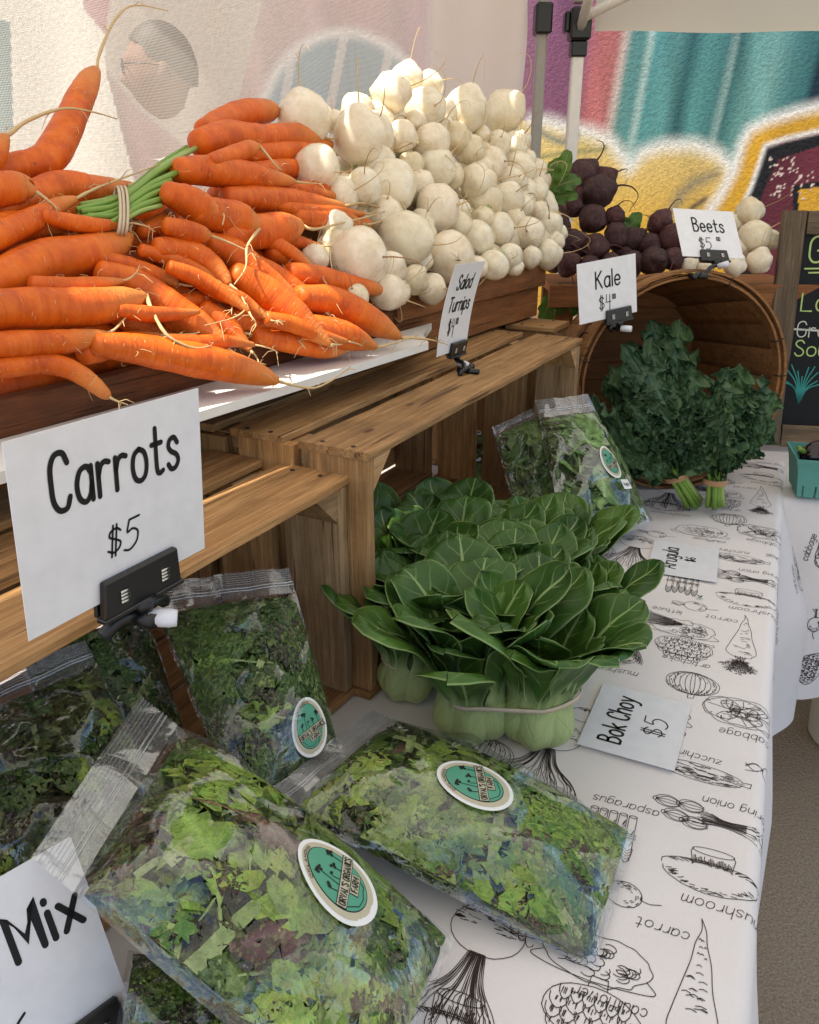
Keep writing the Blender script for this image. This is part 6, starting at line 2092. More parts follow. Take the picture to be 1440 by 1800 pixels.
for lab, x, y, ln, s in (('bok choy in the shade between the crate post and the front pair', 778, 1198, (-.03, .0), .95), ('bok choy in the middle of the group behind the front pair', 886, 1185, (-.02, -.05), 1.02), ('bok choy right behind the middle head, its leaves towards the cloth', 925, 1130, (-.05, -.06), .95),
                         ('bok choy leaning out of the far crate near its post', 712, 1145, (.02, -.06), 1.0), ('bok choy inside the far crate mouth, centre', 800, 1115, (-.02, -.06), 1.0), ('bok choy in the back row below the arugula bags', 880, 1095, (.0, -.08), .95), ('right bok choy of the back row next to the arugula bag', 965, 1075, (-.02, -.08), .92), ('bok choy at the left of the back row deep in the crate', 690, 1075, (.02, -.06), .95), ('bok choy at the centre back of the group under the crate end board', 795, 1060, (.0, -.08), .93)):
    bok(lab, tbl(x, y), ln, s, band=False, rz=rnd.uniform(0, 6))
def pair_band():
    a, b = tbl(834, 1286), tbl(938, 1292)
    c = (a + b) / 2 + Vector((.004, .002, .066))
    d = (b - a); d.z = 0; L = d.length / 2; d.normalize(); e = Vector((-d.y, d.x, 0))
    r = .0465
    pts = []
    for k in range(13):
        an = -math.pi / 2 + math.pi * k / 12
        pts.append(d * (L + r * math.cos(an)) + e * r * math.sin(an))
    for k in range(13):
        an = math.pi / 2 + math.pi * k / 12
        pts.append(d * (-L + r * math.cos(an)) + e * r * math.sin(an))
    V, F = [], []
    m = len(pts)
    for k, p in enumerate(pts):
        n_ = p.normalized()
        z = .006 * math.sin(k * .5) 
        for dr, dz in ((0, -.0026), (.0014, -.0026), (.0014, .0026), (0, .0026)):
            V.append(p + n_ * dr + Vector((0, 0, z + dz)))
    for k in range(m):
        for s in range(4):
            F.append((k * 4 + s, ((k + 1) % m) * 4 + s, ((k + 1) % m) * 4 + (s + 1) % 4, k * 4 + (s + 1) % 4))
    o = link('rubber_band', fix_normals(mesh('rubber_band', V, F, M['band'])), None, loc=c)
    tag(o, 'tan rubber band stretched round the front pair of bok choy', 'rubber band')
pair_band()

# ------------------------------------------------------------------ kale
def kale_leaf(seed, L=.23):
    rr = random.Random(seed)
    nu, nv = 43, 130
    V, F, U = [], [], []
    ph = [rr.uniform(0, 6.28) for _ in range(8)]
    curl = rr.uniform(.7, 2.1)
    for i in range(nv + 1):
        v = i / nv
        a = curl * v
        px = L * math.sin(a) / curl; pz = -L * (1 - math.cos(a)) / curl
        w = .060 * (max(0, math.sin(math.pi * min(1, max(0, (v - .13) / .87)) ** .72)) ** .55) + .0035
        lob = 1 + .22 * math.sin(v * 19 + ph[5]) 
        for j in range(nu):
            u = -1 + 2 * j / (nu - 1)
            au = abs(u)
            sg = 1 if u > 0 else 0
            ed = 1 + (lob - 1) * au + .12 * math.sin(v * 57 + ph[1] + sg * 3) * au ** 3 + .10 * rr.uniform(-1, 1) * (au > .97)
            amp = .0125 * au ** 1.2 * min(1, w / .03)
            q1 = v * 58 + ph[2] + sg * 2.2 + u * 2.5
            y = w * u * ed * (1 - .30 * au ** 1.5 * (.5 + .5 * math.sin(q1 * .5 + ph[4])))
            k = au ** .8 * min(1, w / .03)
            n1 = mnoise.noise_vector(Vector((px * 66 + seed * 9, y * 66, ph[0]))); n2 = mnoise.noise_vector(Vector((px * 165, y * 165, seed * 5)))
            z = .7 * amp * math.sin(q1) + .012 * au * au + (.020 * n1.z + .0045 * n2.z) * k + .005 * n1.z
            x = px + (.015 * n1.x + .0045 * n2.x) * k
            y = .80 * y + (.015 * n1.y + .0045 * n2.y) * k
            V.append((x, y, pz + z)); U.append((u * .94, v))
    for i in range(nv):
        for j in range(nu - 1):
            F.append((i * nu + j, (i + 1) * nu + j, (i + 1) * nu + j + 1, i * nu + j + 1))
    return mesh('leaf', V, F, M['kale'], uv=U)
KL = [kale_leaf(s) for s in range(1, 8)]
KG = 'bunches of curly kale in the bushel basket'
def kale(lab, tie, mass, foot, n, spread, sc=1.0, stems=True):
    t = thing('kale_bunch', lab, 'kale', tie, group=KG)
    ax = (mass - tie).normalized()
    cam_n = Vector((-.1, -1, .25))
    sd = ax.cross(cam_n).normalized(); fr = sd.cross(ax).normalized()
    if fr.dot(cam_n) < 0: fr = -fr
    for k in range(n):
        f = (k + .5) / n
        a = spread * rnd.uniform(-1, 1)
        e = rnd.uniform(-.10, .42)
        d = (ax + sd * math.tan(a) + fr * e).normalized()
        nz = (fr * rnd.uniform(.5, 1) + sd * (a * .9 + rnd.uniform(-.5, .5)) + ax * .15)
        nz = (nz - d * nz.dot(d)).normalized()
        Rm = Matrix((d, nz.cross(d), nz)).transposed()
        s = sc * rnd.uniform(.55, 1.1)
        o = link('leaf', rnd.choice(KL), t)
        o.matrix_basis = Matrix.Translation(d * rnd.uniform(.0, .05) + fr * rnd.uniform(-.01, .03)) @ Rm.to_4x4() @ Matrix.Scale(s, 4)
    if stems:
        fd = (foot - tie)
        for k in range(11):
            a = 2.4 * k; r = .0042 * math.sqrt(k)
            off = sd * r * math.cos(a) + fr * r * math.sin(a)
            mb = MB()
            mb.tube([ax * .09 + off * 1.6, ax * .04 + off * 1.2, off, fd * .5 + off * 1.1, fd * rnd.uniform(.9, 1.08) + off * 1.3], [.0034, .0042, .0048, .0052, .0054], 8)
            mb.build('stem', M['stalk_pale'] if k % 3 else M['stalk_green'], t)
        V, F = [], []
        fdn = fd.normalized()
        m = 24
        mb = MB()
        for w in (-.004, .0, .004):
            mb.tube([fdn * (w + .004 * math.sin(a)) + (sd * math.cos(a) + fr * math.sin(a)) * .0205 for a in np.linspace(0, 2 * math.pi, m)], .0026, 6, caps=False)
        mb.build('band', M['band_red'], t)
    return t
kale('banded kale bunch at the lower left of the basket mouth', at(1190, 838, Y=1.50), at(1135, 695, Y=1.545), at(1221, 886, z=.752), 46, R(50), .86)
kale('banded kale bunch standing at the right of the basket mouth', at(1257, 846, Y=1.49), at(1268, 690, Y=1.53), at(1256, 893, z=.752), 40, R(40), .80)
kale('kale bunch lying deeper in the basket, above the two banded ones', at(1170, 760, Y=1.70), at(1135, 590, Y=1.62), None, 36, R(42), .88, stems=False)
# ------------------------------------------------------------------ bags of leaves
def leaf_strip(mb, o, d, nz, L, col, kind, rr, clamp):
    """one salad leaf: frilled, toothed margins on a bent spine, kept inside its bag"""
    n = 16 if kind == 'mix' else 12
    curl = rr.uniform(-1.2, 1.2); side = rr.uniform(-1.1, 1.1)
    V, C = [], []
    wmax = L * (rr.uniform(.10, .19) if kind == 'mix' else rr.uniform(.09, .17))
    light = tuple(min(c * 1.7 + .05, 1) for c in col)
    stem = (.34, .42, .16) if max(col) > .07 and col[1] > col[0] else (.22, .12, .07)
    pos = Vector(o); dirv = Vector(d); nn = Vector(nz)
    step = L / n
    ph = rr.uniform(0, 6); fr = rr.uniform(1.5, 2.2)
    stem_to = rr.uniform(.2, .38)
    for i in range(n + 1):
        v = i / n
        env = .07 + .93 * max(0, min(1, (v - stem_to) / .2)) * (math.sin(math.pi * min(1, .16 + v * .80)) ** .7)
        if kind == 'mix':
            tooth = lambda k: (1.1 if (i + k) % 3 else .5) * rr.uniform(.75, 1.25) * (1 + .35 * math.sin(v * 9 + ph + k * 2))
            wl = wmax * env * tooth(0); wr = wmax * env * tooth(1)
        else:
            wl = wmax * env * (1 + .3 * math.sin(v * 11 + ph)) * rr.uniform(.9, 1.1); wr = wmax * env * (1 + .3 * math.sin(v * 11 + ph + 1)) * rr.uniform(.9, 1.1)
        s2 = nn.cross(dirv).normalized()
        fz = (.42 if kind == 'mix' else .12) * wmax * env
        zl = nn * fz * math.sin(i * fr + ph); zr = nn * fz * math.sin(i * fr + ph + 2)
        fw = dirv * step * (.9 if kind == 'mix' else .2)
        row = [pos + s2 * wl + zl + fw * (i % 2), pos + s2 * wl * .5 + zl * .2, pos + nn * .0006, pos - s2 * wr * .5 + zr * .2, pos - s2 * wr + zr + fw * ((i + 1) % 2)]
        V += [clamp(p) for p in row]
        k = max(0, 1 - v / .85)
        mid = tuple(a * (1 - .6 * k) + b * .6 * k for a, b in zip(light, stem))
        if v < stem_to: C += [stem] * 5
        else:
            j1 = rr.uniform(.85, 1.15)
            e = tuple(c * j1 for c in col)
            C += [e, tuple(a * .75 + b * .25 for a, b in zip(e, light)), mid, tuple(a * .75 + b * .25 for a, b in zip(e, light)), e]
        q = Quaternion(s2, curl / n) @ Quaternion(nn, side / n)
        dirv = (q @ dirv).normalized(); nn = (q @ nn).normalized()
        pos = pos + dirv * step
    F = []
    for i in range(n):
        for j in range(4):
            a = i * 5 + j
            F.append((a, a + 5, a + 6, a + 1))
    mb.add(V, F, None, C)

def frisee(mb, o, d, nz, L, col, rr, clamp):
    """a frilled endive leaf: thin pale rib with curled, forked fingers on both sides"""
    n = 16
    curl = rr.uniform(-1.0, 1.0); side = rr.uniform(-1.3, 1.3)
    stem = (.40, .47, .20)
    tip = tuple(min(c * 1.15, 1) for c in col)
    pos = Vector(o); dirv = Vector(d); nn = Vector(nz)
    step = L / n
    V, F, C = [], [], []
    w0 = L * rr.uniform(.020, .032)
    for i in range(n + 1):
        v = i / n
        s2 = nn.cross(dirv).normalized()
        w = w0 * (1.25 - .9 * v)
        b = len(V)
        V += [pos + s2 * w, pos + nn * w * .5, pos - s2 * w]
        k = max(0, 1 - v / .7)
        c = tuple(a * (1 - k) + e * k for a, e in zip(tip, stem)); C += [c] * 3
        if i: F += [(b - 3, b - 2, b + 1, b), (b - 2, b - 1, b + 2, b + 1)]
        if v > .22:
            for sg in (1, -1):
                if rr.random() < .12: continue
                fl = L * rr.uniform(.10, .24) * (math.sin(math.pi * min(1, .12 + v * .86)) ** .6)
                dd = (s2 * sg * rr.uniform(.7, 1.1) + dirv * rr.uniform(.3, 1.0) + nn * rr.uniform(-.5, .7)).normalized()
                cv = rr.uniform(-1.6, 1.6)
                q0 = pos + s2 * sg * w * .6
                fw = fl * rr.uniform(.13, .24)
                ax = dd.cross(nn).normalized()
                prev = None
                for j in range(4):
                    u = j / 3
                    ww = fw * (.55, 1.0, .8, .12)[j]
                    pr = nn.cross(dd).normalized()
                    b2 = len(V)
                    V += [q0 + pr * ww + nn * ww * .3, q0 - pr * ww * rr.uniform(.8, 1.2)]
                    cc = tuple(x * rr.uniform(.85, 1.15) for x in col)
                    C += [cc, cc]
                    if prev is not None:
                        F.append((prev, prev + 1, b2 + 1, b2))
                        if j in (1, 2) and rr.random() < .8:      # side tooth
                            for e in ((1, prev, b2),) if rr.random() < .5 else ((-1, b2 + 1, prev + 1),):
                                b3 = len(V)
                                V.append(q0 + pr * e[0] * ww * 2.1 + dd * fl * .18 + nn * rr.uniform(-.4, .6) * ww); C.append(cc)
                                F.append((e[1], e[2], b3))
                    prev = b2
                    q0 = q0 + dd * fl / 3
                    dd = (Quaternion(ax, cv / 3) @ dd).normalized()
        q = Quaternion(s2, curl / n) @ Quaternion(nn, side / n)
        dirv = (q @ dirv).normalized(); nn = (q @ nn).normalized()
        pos = pos + dirv * step
    mb.add([clamp(p) for p in V], F, None, C)

PAL_MIX = [(.26, .38, .055), (.33, .45, .08), (.19, .31, .04), (.10, .20, .03), (.06, .13, .022), (.42, .52, .13), (.29, .41, .07), (.12, .045, .038), (.06, .028, .026), (.16, .11, .045), (.10, .04, .04)]
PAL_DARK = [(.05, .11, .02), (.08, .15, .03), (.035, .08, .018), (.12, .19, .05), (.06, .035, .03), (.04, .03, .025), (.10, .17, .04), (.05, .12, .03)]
PAL_ARU = [(.16, .29, .07), (.11, .22, .05), (.20, .33, .10), (.08, .17, .04), (.25, .36, .14)]

EGG = [(.0262 * math.sin(a) * (1 - .10 * math.cos(a)), .038 * math.cos(a) - .002) for a in np.linspace(0, 2 * math.pi, 41)[:-1]]
def sub(poly, k):
    return [(x * k, y * k) for x, y in poly]

class Bag:
    def __init__(s, name, lab, C, th, nleaf, pal, kind, group, seal=.11, seed=0, sticker=None, tag_text=None, bias=.7, leafL=(.06, .12), cat='bag of salad', base_drop=.25):
        s.C = [Vector(c) for c in C]                  # seal-left, seal-right, bottom-right, bottom-left
        s.th, s.seed, s.bd = th, seed, base_drop
        s.calm = []
        ctr = sum(s.C, Vector()) / 4
        e1 = (s.C[1] - s.C[0]) + (s.C[2] - s.C[3]); e2 = (s.C[0] - s.C[3]) + (s.C[1] - s.C[2])
        s.N = e1.cross(e2).normalized()
        if s.N.dot(ORG - ctr) < 0: s.N = -s.N
        s.ctr = ctr
        s.rr = random.Random(seed)
        s.cre = [(s.rr.uniform(0, 6.28), s.rr.uniform(4, 10), s.rr.uniform(0, 6.28), s.rr.uniform(.0018, .0050)) for _ in range(6)]
        t = thing(name, lab, cat, ctr, group=group)
        s.t = t
        if sticker: s.find_sticker(sticker)
        nu, nv = 46, 54
        for nm, top in (('film', True), ('film', False)):
            V = [s.pt(i / nu, j / nv, 1.0 if top else 0.0, wr=True) - ctr for i in range(nu + 1) for j in range(nv + 1)]
            F = [(i * (nv + 1) + j, (i + 1) * (nv + 1) + j, (i + 1) * (nv + 1) + j + 1, i * (nv + 1) + j + 1) for i in range(nu) for j in range(nv)]
            link(nm, mesh(nm, V, F, M['film']), t)
        if seal:
            V = []
            n1, n2 = 30, 8
            for lay in (0, 1):
                for i in range(n1 + 1):
                    for j in range(n2 + 1):
                        u, v = i / n1, -seal * j / n2
                        p = s.flat(u, v) + s.N * (.0018 * math.sin(u * 9 + seed) * j / n2 + .0012 * math.sin(u * 23 + seed) + (.0006 if lay else -.0006))
                        V.append(p - ctr)
            K = (n1 + 1) * (n2 + 1)
            F = [(L_ * K + i * (n2 + 1) + j, L_ * K + (i + 1) * (n2 + 1) + j, L_ * K + (i + 1) * (n2 + 1) + j + 1, L_ * K + i * (n2 + 1) + j + 1) for L_ in (0, 1) for i in range(n1) for j in range(n2)]
            link('zip_strip', mesh('zip_strip', V, F, M['film_seal']), t)
            for v in (-seal * .30, -seal * .40):
                mb = MB(); mb.tube([s.flat(i / 24, v) + s.N * (.0012 * math.sin(i / 24 * 23 + seed) + .001) - ctr for i in range(25)], .0010, 6)
                mb.build('zip_ridge', M['zip'], t)
            mb = MB()
            for k in range(6):
                v = -seal * (.52 + .08 * k)
                mb.tube([s.flat(i / 16, v) + s.N * (.0018 * math.sin(i / 16 * 9 + seed) * .7 + .0012 * math.sin(i / 16 * 23 + seed) + .0012) - ctr for i in range(17)], .00035, 4)
            mb.build('strip_ribs', M['zip'], t)
        mb = MB()
        ntop = int(nleaf * .20)
        for k in range(nleaf):
            top = k >= nleaf - ntop
            u, v = s.rr.uniform(.05, .95), s.rr.uniform(.06, .95)
            h = (.66 + .22 * s.rr.random()) if top else (.06 + .54 * s.rr.random() ** .8)
            p = s.pt(u, v, h) - ctr
            a = s.rr.uniform(0, 6.28)
            eu = (s.C[1] - s.C[0]).normalized(); ev = eu.cross(s.N)
            d = (eu * math.cos(a) + ev * math.sin(a) + s.N * s.rr.uniform(-.22, .22)).normalized()
            tl = .55 if top else 1.1
            nz = (s.N + eu * s.rr.uniform(-tl, tl) + ev * s.rr.uniform(-tl, tl)).normalized()
            nz = (nz - d * nz.dot(d)).normalized()
            L = s.rr.uniform(*leafL) * (1.75 if top else 1.0)
            s.cap = s.rr.uniform(1.2, 2.5)
            col = s.rr.choice(pal)
            if not top: col = tuple(c * .42 for c in col)  # leaves under the top layer darkened: shade inside the bag, put into colour
            if kind == 'mix' and s.rr.random() < (.78 if top else .5):
                if top and s.rr.random() < .8: col = s.rr.choice(pal[:7] if len(pal) > 8 else pal)
                frisee(mb, p - d * L * .5, d, nz, L, col, s.rr, s.clamp)
            else:
                L *= .72 if (top and kind == 'mix') else 1.0
                leaf_strip(mb, p - d * L * .5, d, nz, L, col, kind, s.rr, s.clamp)
        o = mb.build('salad_leaves', M['salad'], t)
        o['kind'] = 'stuff'
        if sticker: s.put_sticker(tag_text)

    def flat(s, u, v):
        a = s.C[0].lerp(s.C[1], u); b = s.C[3].lerp(s.C[2], u)
        return a + (b - a) * v
    def clamp(s, q):
        """hold a leaf point between the two films"""
        p = q + s.ctr
        u = v = .5
        for _ in range(3):
            r = p - s.flat(u, v); r = r - s.N * r.dot(s.N)
            e = (s.C[1] - s.C[0]).lerp(s.C[2] - s.C[3], v); f = (s.C[3] - s.C[0]).lerp(s.C[2] - s.C[1], u)
            a, b, c = e.dot(e), e.dot(f), f.dot(f)
            x, y = r.dot(e), r.dot(f)
            dt = a * c - b * b
            u += (c * x - b * y) / dt; v += (a * y - b * x) / dt
        u2, v2 = min(max(u, .025), .975), min(max(v, .03), .975)
        H = s.hgt(u2, v2)
        h = (p - s.flat(u, v)).dot(s.N)
        k = s.cap * H
        h = k * math.tanh(h / k) if h > 0 and k > 1e-5 else max(h, -s.bd * H * .9)
        h = min(h, H * .95 - .0025)
        return s.flat(u2, v2) + s.N * h - s.ctr
    def hgt(s, u, v):
        uu = max(0.0, min(1.0, u)); vv = max(0.0, min(1.0, v))
        return s.th * (max(0, math.sin(math.pi * uu)) ** .55) * (max(0, math.sin(math.pi * (vv ** .85))) ** .6)
    def pt(s, u, v, h, wr=False):
        """h 0 underside .. 1 top"""
        H = s.hgt(u, v)
        x = -s.bd * H + (1 + s.bd) * H * h
        if wr:
            c = 0
            for a, f, p, am in s.cre:
                q = (u * math.cos(a) + v * math.sin(a)) * f + p + 1.5 * mnoise.noise(Vector((u * 3, v * 3, a)))
                c += am * (1 - 2 * abs(math.sin(q))) 
            c += .0075 * mnoise.noise(Vector((u * 5, v * 5, s.seed))) + .0016 * mnoise.noise(Vector((u * 19, v * 19, s.seed)))
            k = min(1, H / (s.th * .5))
            for (cu, cv, ru, rv) in s.calm:
                dd = math.hypot((u - cu) / ru, (v - cv) / rv)
                k *= max(0, min(1, (dd - .9) / .5))
            x += c * k * (1 if h > .5 else -1)
        return s.flat(u, v) + s.N * x
    def px(s, p):
        d = Vector(p) - ORG
        return 720 + FPX * d.x / d.dot(_cf), 900 - FPX * d.dot(_cu) / d.dot(_cf)
    def find_sticker(s, st):
        x, y, ux, uy, sc = st
        best = None
        for i in range(61):
            for j in range(61):
                u, v = i / 60, j / 60
                a, b = s.px(s.pt(u, v, 1))
                e = (a - x) ** 2 + (b - y) ** 2
                if best is None or e < best[0]: best = (e, u, v)
        _, u, v = best
        p0 = s.pt(u, v, 1); a0 = s.px(p0)
        eu = s.pt(u + .02, v, 1) - s.pt(u - .02, v, 1); ev = s.pt(u, v + .02, 1) - s.pt(u, v - .02, 1)
        n = eu.cross(ev).normalized()
        if n.dot(s.N) < 0: n = -n
        eu.normalize(); ew = n.cross(eu)
        # direction on the bag whose picture is the wanted "up"
        bestd = None
        for k in range(72):
            th = 2 * math.pi * k / 72
            q = s.px(p0 + (eu * math.cos(th) + ew * math.sin(th)) * .02)
            dx, dy = q[0] - a0[0], q[1] - a0[1]
            c = (dx * ux + dy * uy) / (math.hypot(dx, dy) * math.hypot(ux, uy) + 1e-9)
            if bestd is None or c > bestd[0]: bestd = (c, th)
        up = eu * math.cos(bestd[1]) + ew * math.sin(bestd[1])
        rt = up.cross(n)
        s.stk = (p0, rt, up, n, sc, u, v)
        Lu = (s.C[1] - s.C[0]).length; Lv = (s.C[3] - s.C[0]).length
        s.calm.append((u, v, .045 * sc / Lu, .045 * sc / Lv))
    def surf(s, x, y, off):
        """a sticker point follows the bag's curve"""
        p0, rt, up, n, sc, u, v = s.stk
        q = rt * x * sc + up * y * sc
        Lu = (s.C[1] - s.C[0]); Lv = (s.C[3] - s.C[0])
        du = q.dot(Lu) / Lu.length_squared; dv = q.dot(Lv) / Lv.length_squared
        h0 = s.hgt(u, v); h1 = s.hgt(u + du, v + dv)
        drop = max(-.006, min(.006, (h1 - h0) * .75))
        nn = s.N
        base = p0 + q - nn * q.dot(nn) + nn * drop
        return base + n * (.0022 + off) - s.ctr
    def put_sticker(s, tag_text):
        t = s.t
        def f(name, poly, off, mat, par, rings=4):
            return fill(poly, lambda x, y: s.surf(x, y, off), rings).build(name, mat, par)
        st = f('sticker', EGG, 0, M['sticker_white'], t, 5)
        ring = [(x * .88, y * .90) for x, y in EGG]
        f('sticker_ring', ring, .00025, M['sticker_cream'], st)
        inner = [(x * .70, y * .74 + .0004) for x, y in EGG]
        ol = [(x * .725, y * .76 + .0004) for x, y in EGG]
        f('sticker_outline', ol, .0004, M['ink'], st)
        f('sticker_field', inner, .0006, M['sticker_green'], st)
        ca, sa = math.cos(R(24)), math.sin(R(24))
        rot = lambda x, y: (x * ca - y * sa, x * sa + y * ca)
        def rect(x0, x1, y0, y1): 
            P = []
            for k in range(7): P.append(rot(x0 + (x1 - x0) * k / 6, y0))
            P.append(rot(x1, (y0 + y1) / 2))
            for k in range(7): P.append(rot(x1 - (x1 - x0) * k / 6, y1))
            P.append(rot(x0, (y0 + y1) / 2))
            return P
        f('banner_edge', rect(-.0215, .0215, -.0125, -.0030), .0008, M['ink'], st)
        f('banner', rect(-.0209, .0209, -.0119, -.0036), .0010, M['sticker_cream'], st)
        f('banner_edge', rect(-.0085, .0085, -.0205, -.0129), .0008, M['ink'], st)
        f('banner', rect(-.0079, .0079, -.0199, -.0129), .0010, M['sticker_cream'], st)
        def w(name, polys, hw, off=.0013, rt=True):
            ribbon([[rot(*p) if rt else p for p in P] for P in polys], hw, lambda x, y: s.surf(x, y, off)).build(name, M['ink'], st, smooth=False)
        w('banner_lettering', text("ORVAL'S ORGANICS", 0, -.0107, .0058, width=.0395, centre=True, gap=2.0), .00042)
        w('banner_lettering', text("FARM", 0, -.0188, .0052, width=.0120, centre=True, gap=2.0), .00042)
        # plants
        pl, bl = [], []
        for (x, y0, h, k) in ((-.0075, -.005, .023, 9), (.004, -.003, .012, 4), (.0115, .0, .016, 7), (-.0125, -.007, .009, 3), (-.003, -.004, .008, 2)):
            pl.append([(x + .003, y0), (x + .001, y0 + h * .5), (x, y0 + h * .8)])
            rr = random.Random(int(h * 9999))
            for q in range(k):
                a = rr.uniform(0, 6.28); r = rr.uniform(.0, .0032) if k > 5 else rr.uniform(.001, .003)
                cx, cy = x + r * math.cos(a), y0 + h * .86 + r * 1.2 * math.sin(a)
                bl.append([(cx + .0013 * math.cos(b), cy + .0013 * math.sin(b)) for b in np.linspace(0, 6.28, 9)[:-1]])
        w('plant_stems', pl, .00035, .0009, False)
        mb = MB()
        for q, P in enumerate(bl):
            m2 = fill(P, lambda x, y: s.surf(x, y, .00085 + q * .00002), 1); mb.add(m2.V, m2.F)
        mb.build('plant_heads', M['ink'], st)
        w('squiggle', [[(-.012, -.0195), (-.004, -.0265), (.003, -.0262), (.009, -.022), (.0115, -.0215), (.0125, -.017)]], .0003, .0009, False)
        # small ring lettering along the edge
        ringtxt = text('OKLAHOMA', 0, 0, .0026, gap=2.4)
        mx = max(p[0] for P in ringtxt for p in P)
        conv = []
        for P in ringtxt:
            Q = []
            for x, y in P:
                a = R(-62) + x / mx * R(70)
                r = 1.0 + (y - .0013) / .030
                Q.append((.0206 * math.sin(a) * (1 - .1 * math.cos(a)) * r, (.0310 * math.cos(a) - .0014) * r))
            conv.append(Q)
        w('ring_lettering', conv, .00022, .0006, False)
        if tag_text:
            f('name_tag', [(.004 + a * .028, -.066 + b * .022) for a, b in ((0, 0), (.5, 0), (1, 0), (1, 1), (.5, 1), (0, 1))], .0006, M['sticker_white'], t, 2)
            w('tag_lettering', text(tag_text, .008, -.0585, .0085, width=.020), .0004, .0012, False)

M['zip'] = NT('zip_ridge_plastic').m
def _zip():
    t = NT('zip_ridge_film')
    tr = t.n('BsdfTransparent'); g = t.n('BsdfGlossy'); g.inputs['Roughness'].default_value = .15
    d = t.n('BsdfDiffuse'); d.inputs['Color'].default_value = (.8, .8, .8, 1)
    m1 = t.n('MixShader'); m1.inputs[0].default_value = .25; t.l(tr.outputs[0], m1.inputs[1]); t.l(d.outputs[0], m1.inputs[2])
    m2 = t.n('MixShader'); m2.inputs[0].default_value = .22; t.l(m1.outputs[0], m2.inputs[1]); t.l(g.outputs[0], m2.inputs[2])
    return t.done(m2.outputs[0])
M['zip'] = _zip()

SG = 'zip bags of salad mix piled at the front crate'
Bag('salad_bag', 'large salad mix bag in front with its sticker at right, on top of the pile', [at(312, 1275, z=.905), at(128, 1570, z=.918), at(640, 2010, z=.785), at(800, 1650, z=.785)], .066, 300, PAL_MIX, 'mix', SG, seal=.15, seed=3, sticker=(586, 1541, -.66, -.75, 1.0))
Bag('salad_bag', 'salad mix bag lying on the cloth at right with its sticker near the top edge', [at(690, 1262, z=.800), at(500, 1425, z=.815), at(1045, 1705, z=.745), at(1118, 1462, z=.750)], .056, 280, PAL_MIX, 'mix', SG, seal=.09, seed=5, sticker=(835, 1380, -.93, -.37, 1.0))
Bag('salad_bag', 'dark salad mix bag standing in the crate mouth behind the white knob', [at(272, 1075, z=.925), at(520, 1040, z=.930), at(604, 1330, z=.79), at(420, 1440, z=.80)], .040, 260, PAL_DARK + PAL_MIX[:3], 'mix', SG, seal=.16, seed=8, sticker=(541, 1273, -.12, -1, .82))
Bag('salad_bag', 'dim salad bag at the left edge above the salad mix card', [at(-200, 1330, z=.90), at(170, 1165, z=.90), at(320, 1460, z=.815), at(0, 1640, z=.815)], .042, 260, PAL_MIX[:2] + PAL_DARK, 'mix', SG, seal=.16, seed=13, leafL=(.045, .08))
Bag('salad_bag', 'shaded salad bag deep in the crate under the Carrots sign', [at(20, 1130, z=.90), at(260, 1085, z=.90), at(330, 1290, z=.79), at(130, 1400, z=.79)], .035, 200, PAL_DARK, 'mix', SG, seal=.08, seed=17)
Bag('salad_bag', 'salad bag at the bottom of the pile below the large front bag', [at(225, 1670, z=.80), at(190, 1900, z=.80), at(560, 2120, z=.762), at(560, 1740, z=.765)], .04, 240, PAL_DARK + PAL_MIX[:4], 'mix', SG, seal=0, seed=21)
AG = 'zip bags of arugula between the crate and the basket'
Bag('arugula_bag', 'arugula bag with an oval sticker and small name tag leaning by the basket', [at(948, 735, Y=1.46), at(1048, 722, Y=1.50), at(1148, 915, z=.765), at(1000, 985, z=.80)], .042, 230, PAL_ARU, 'aru', AG, seal=.15, seed=31, sticker=(1072, 812, -.42, -.90, .85), tag_text='Arugula', cat='bag of arugula', leafL=(.05, .09))
Bag('arugula_bag', 'plain arugula bag standing behind the stickered one beside the crate', [at(868, 765, Y=1.52), at(958, 725, Y=1.60), at(1020, 880, z=.79), at(905, 900, z=.78)], .04, 170, PAL_ARU, 'aru', AG, seal=.10, seed=33, cat='bag of arugula', leafL=(.05, .09))
Bag('arugula_bag', 'arugula bag half hidden behind the crate end boards', [at(800, 735, Y=1.78), at(935, 700, Y=1.80), at(945, 850, Y=1.72), at(805, 860, Y=1.70)], .03, 120, PAL_ARU, 'aru', AG, seal=.10, seed=35, cat='bag of arugula', leafL=(.05, .09))

scrap = blade(.011, .004, .2, 1.2, .001, seed=9)
o = link('leaf_scrap', scrap, None, loc=at(1230, 1048, z=.7455)); o.rotation_euler = (0, 0, 1.1)
tag(o, 'tiny torn green leaf scrap on the cloth between the Arugula card and the mushroom sketch', 'leaf scrap')

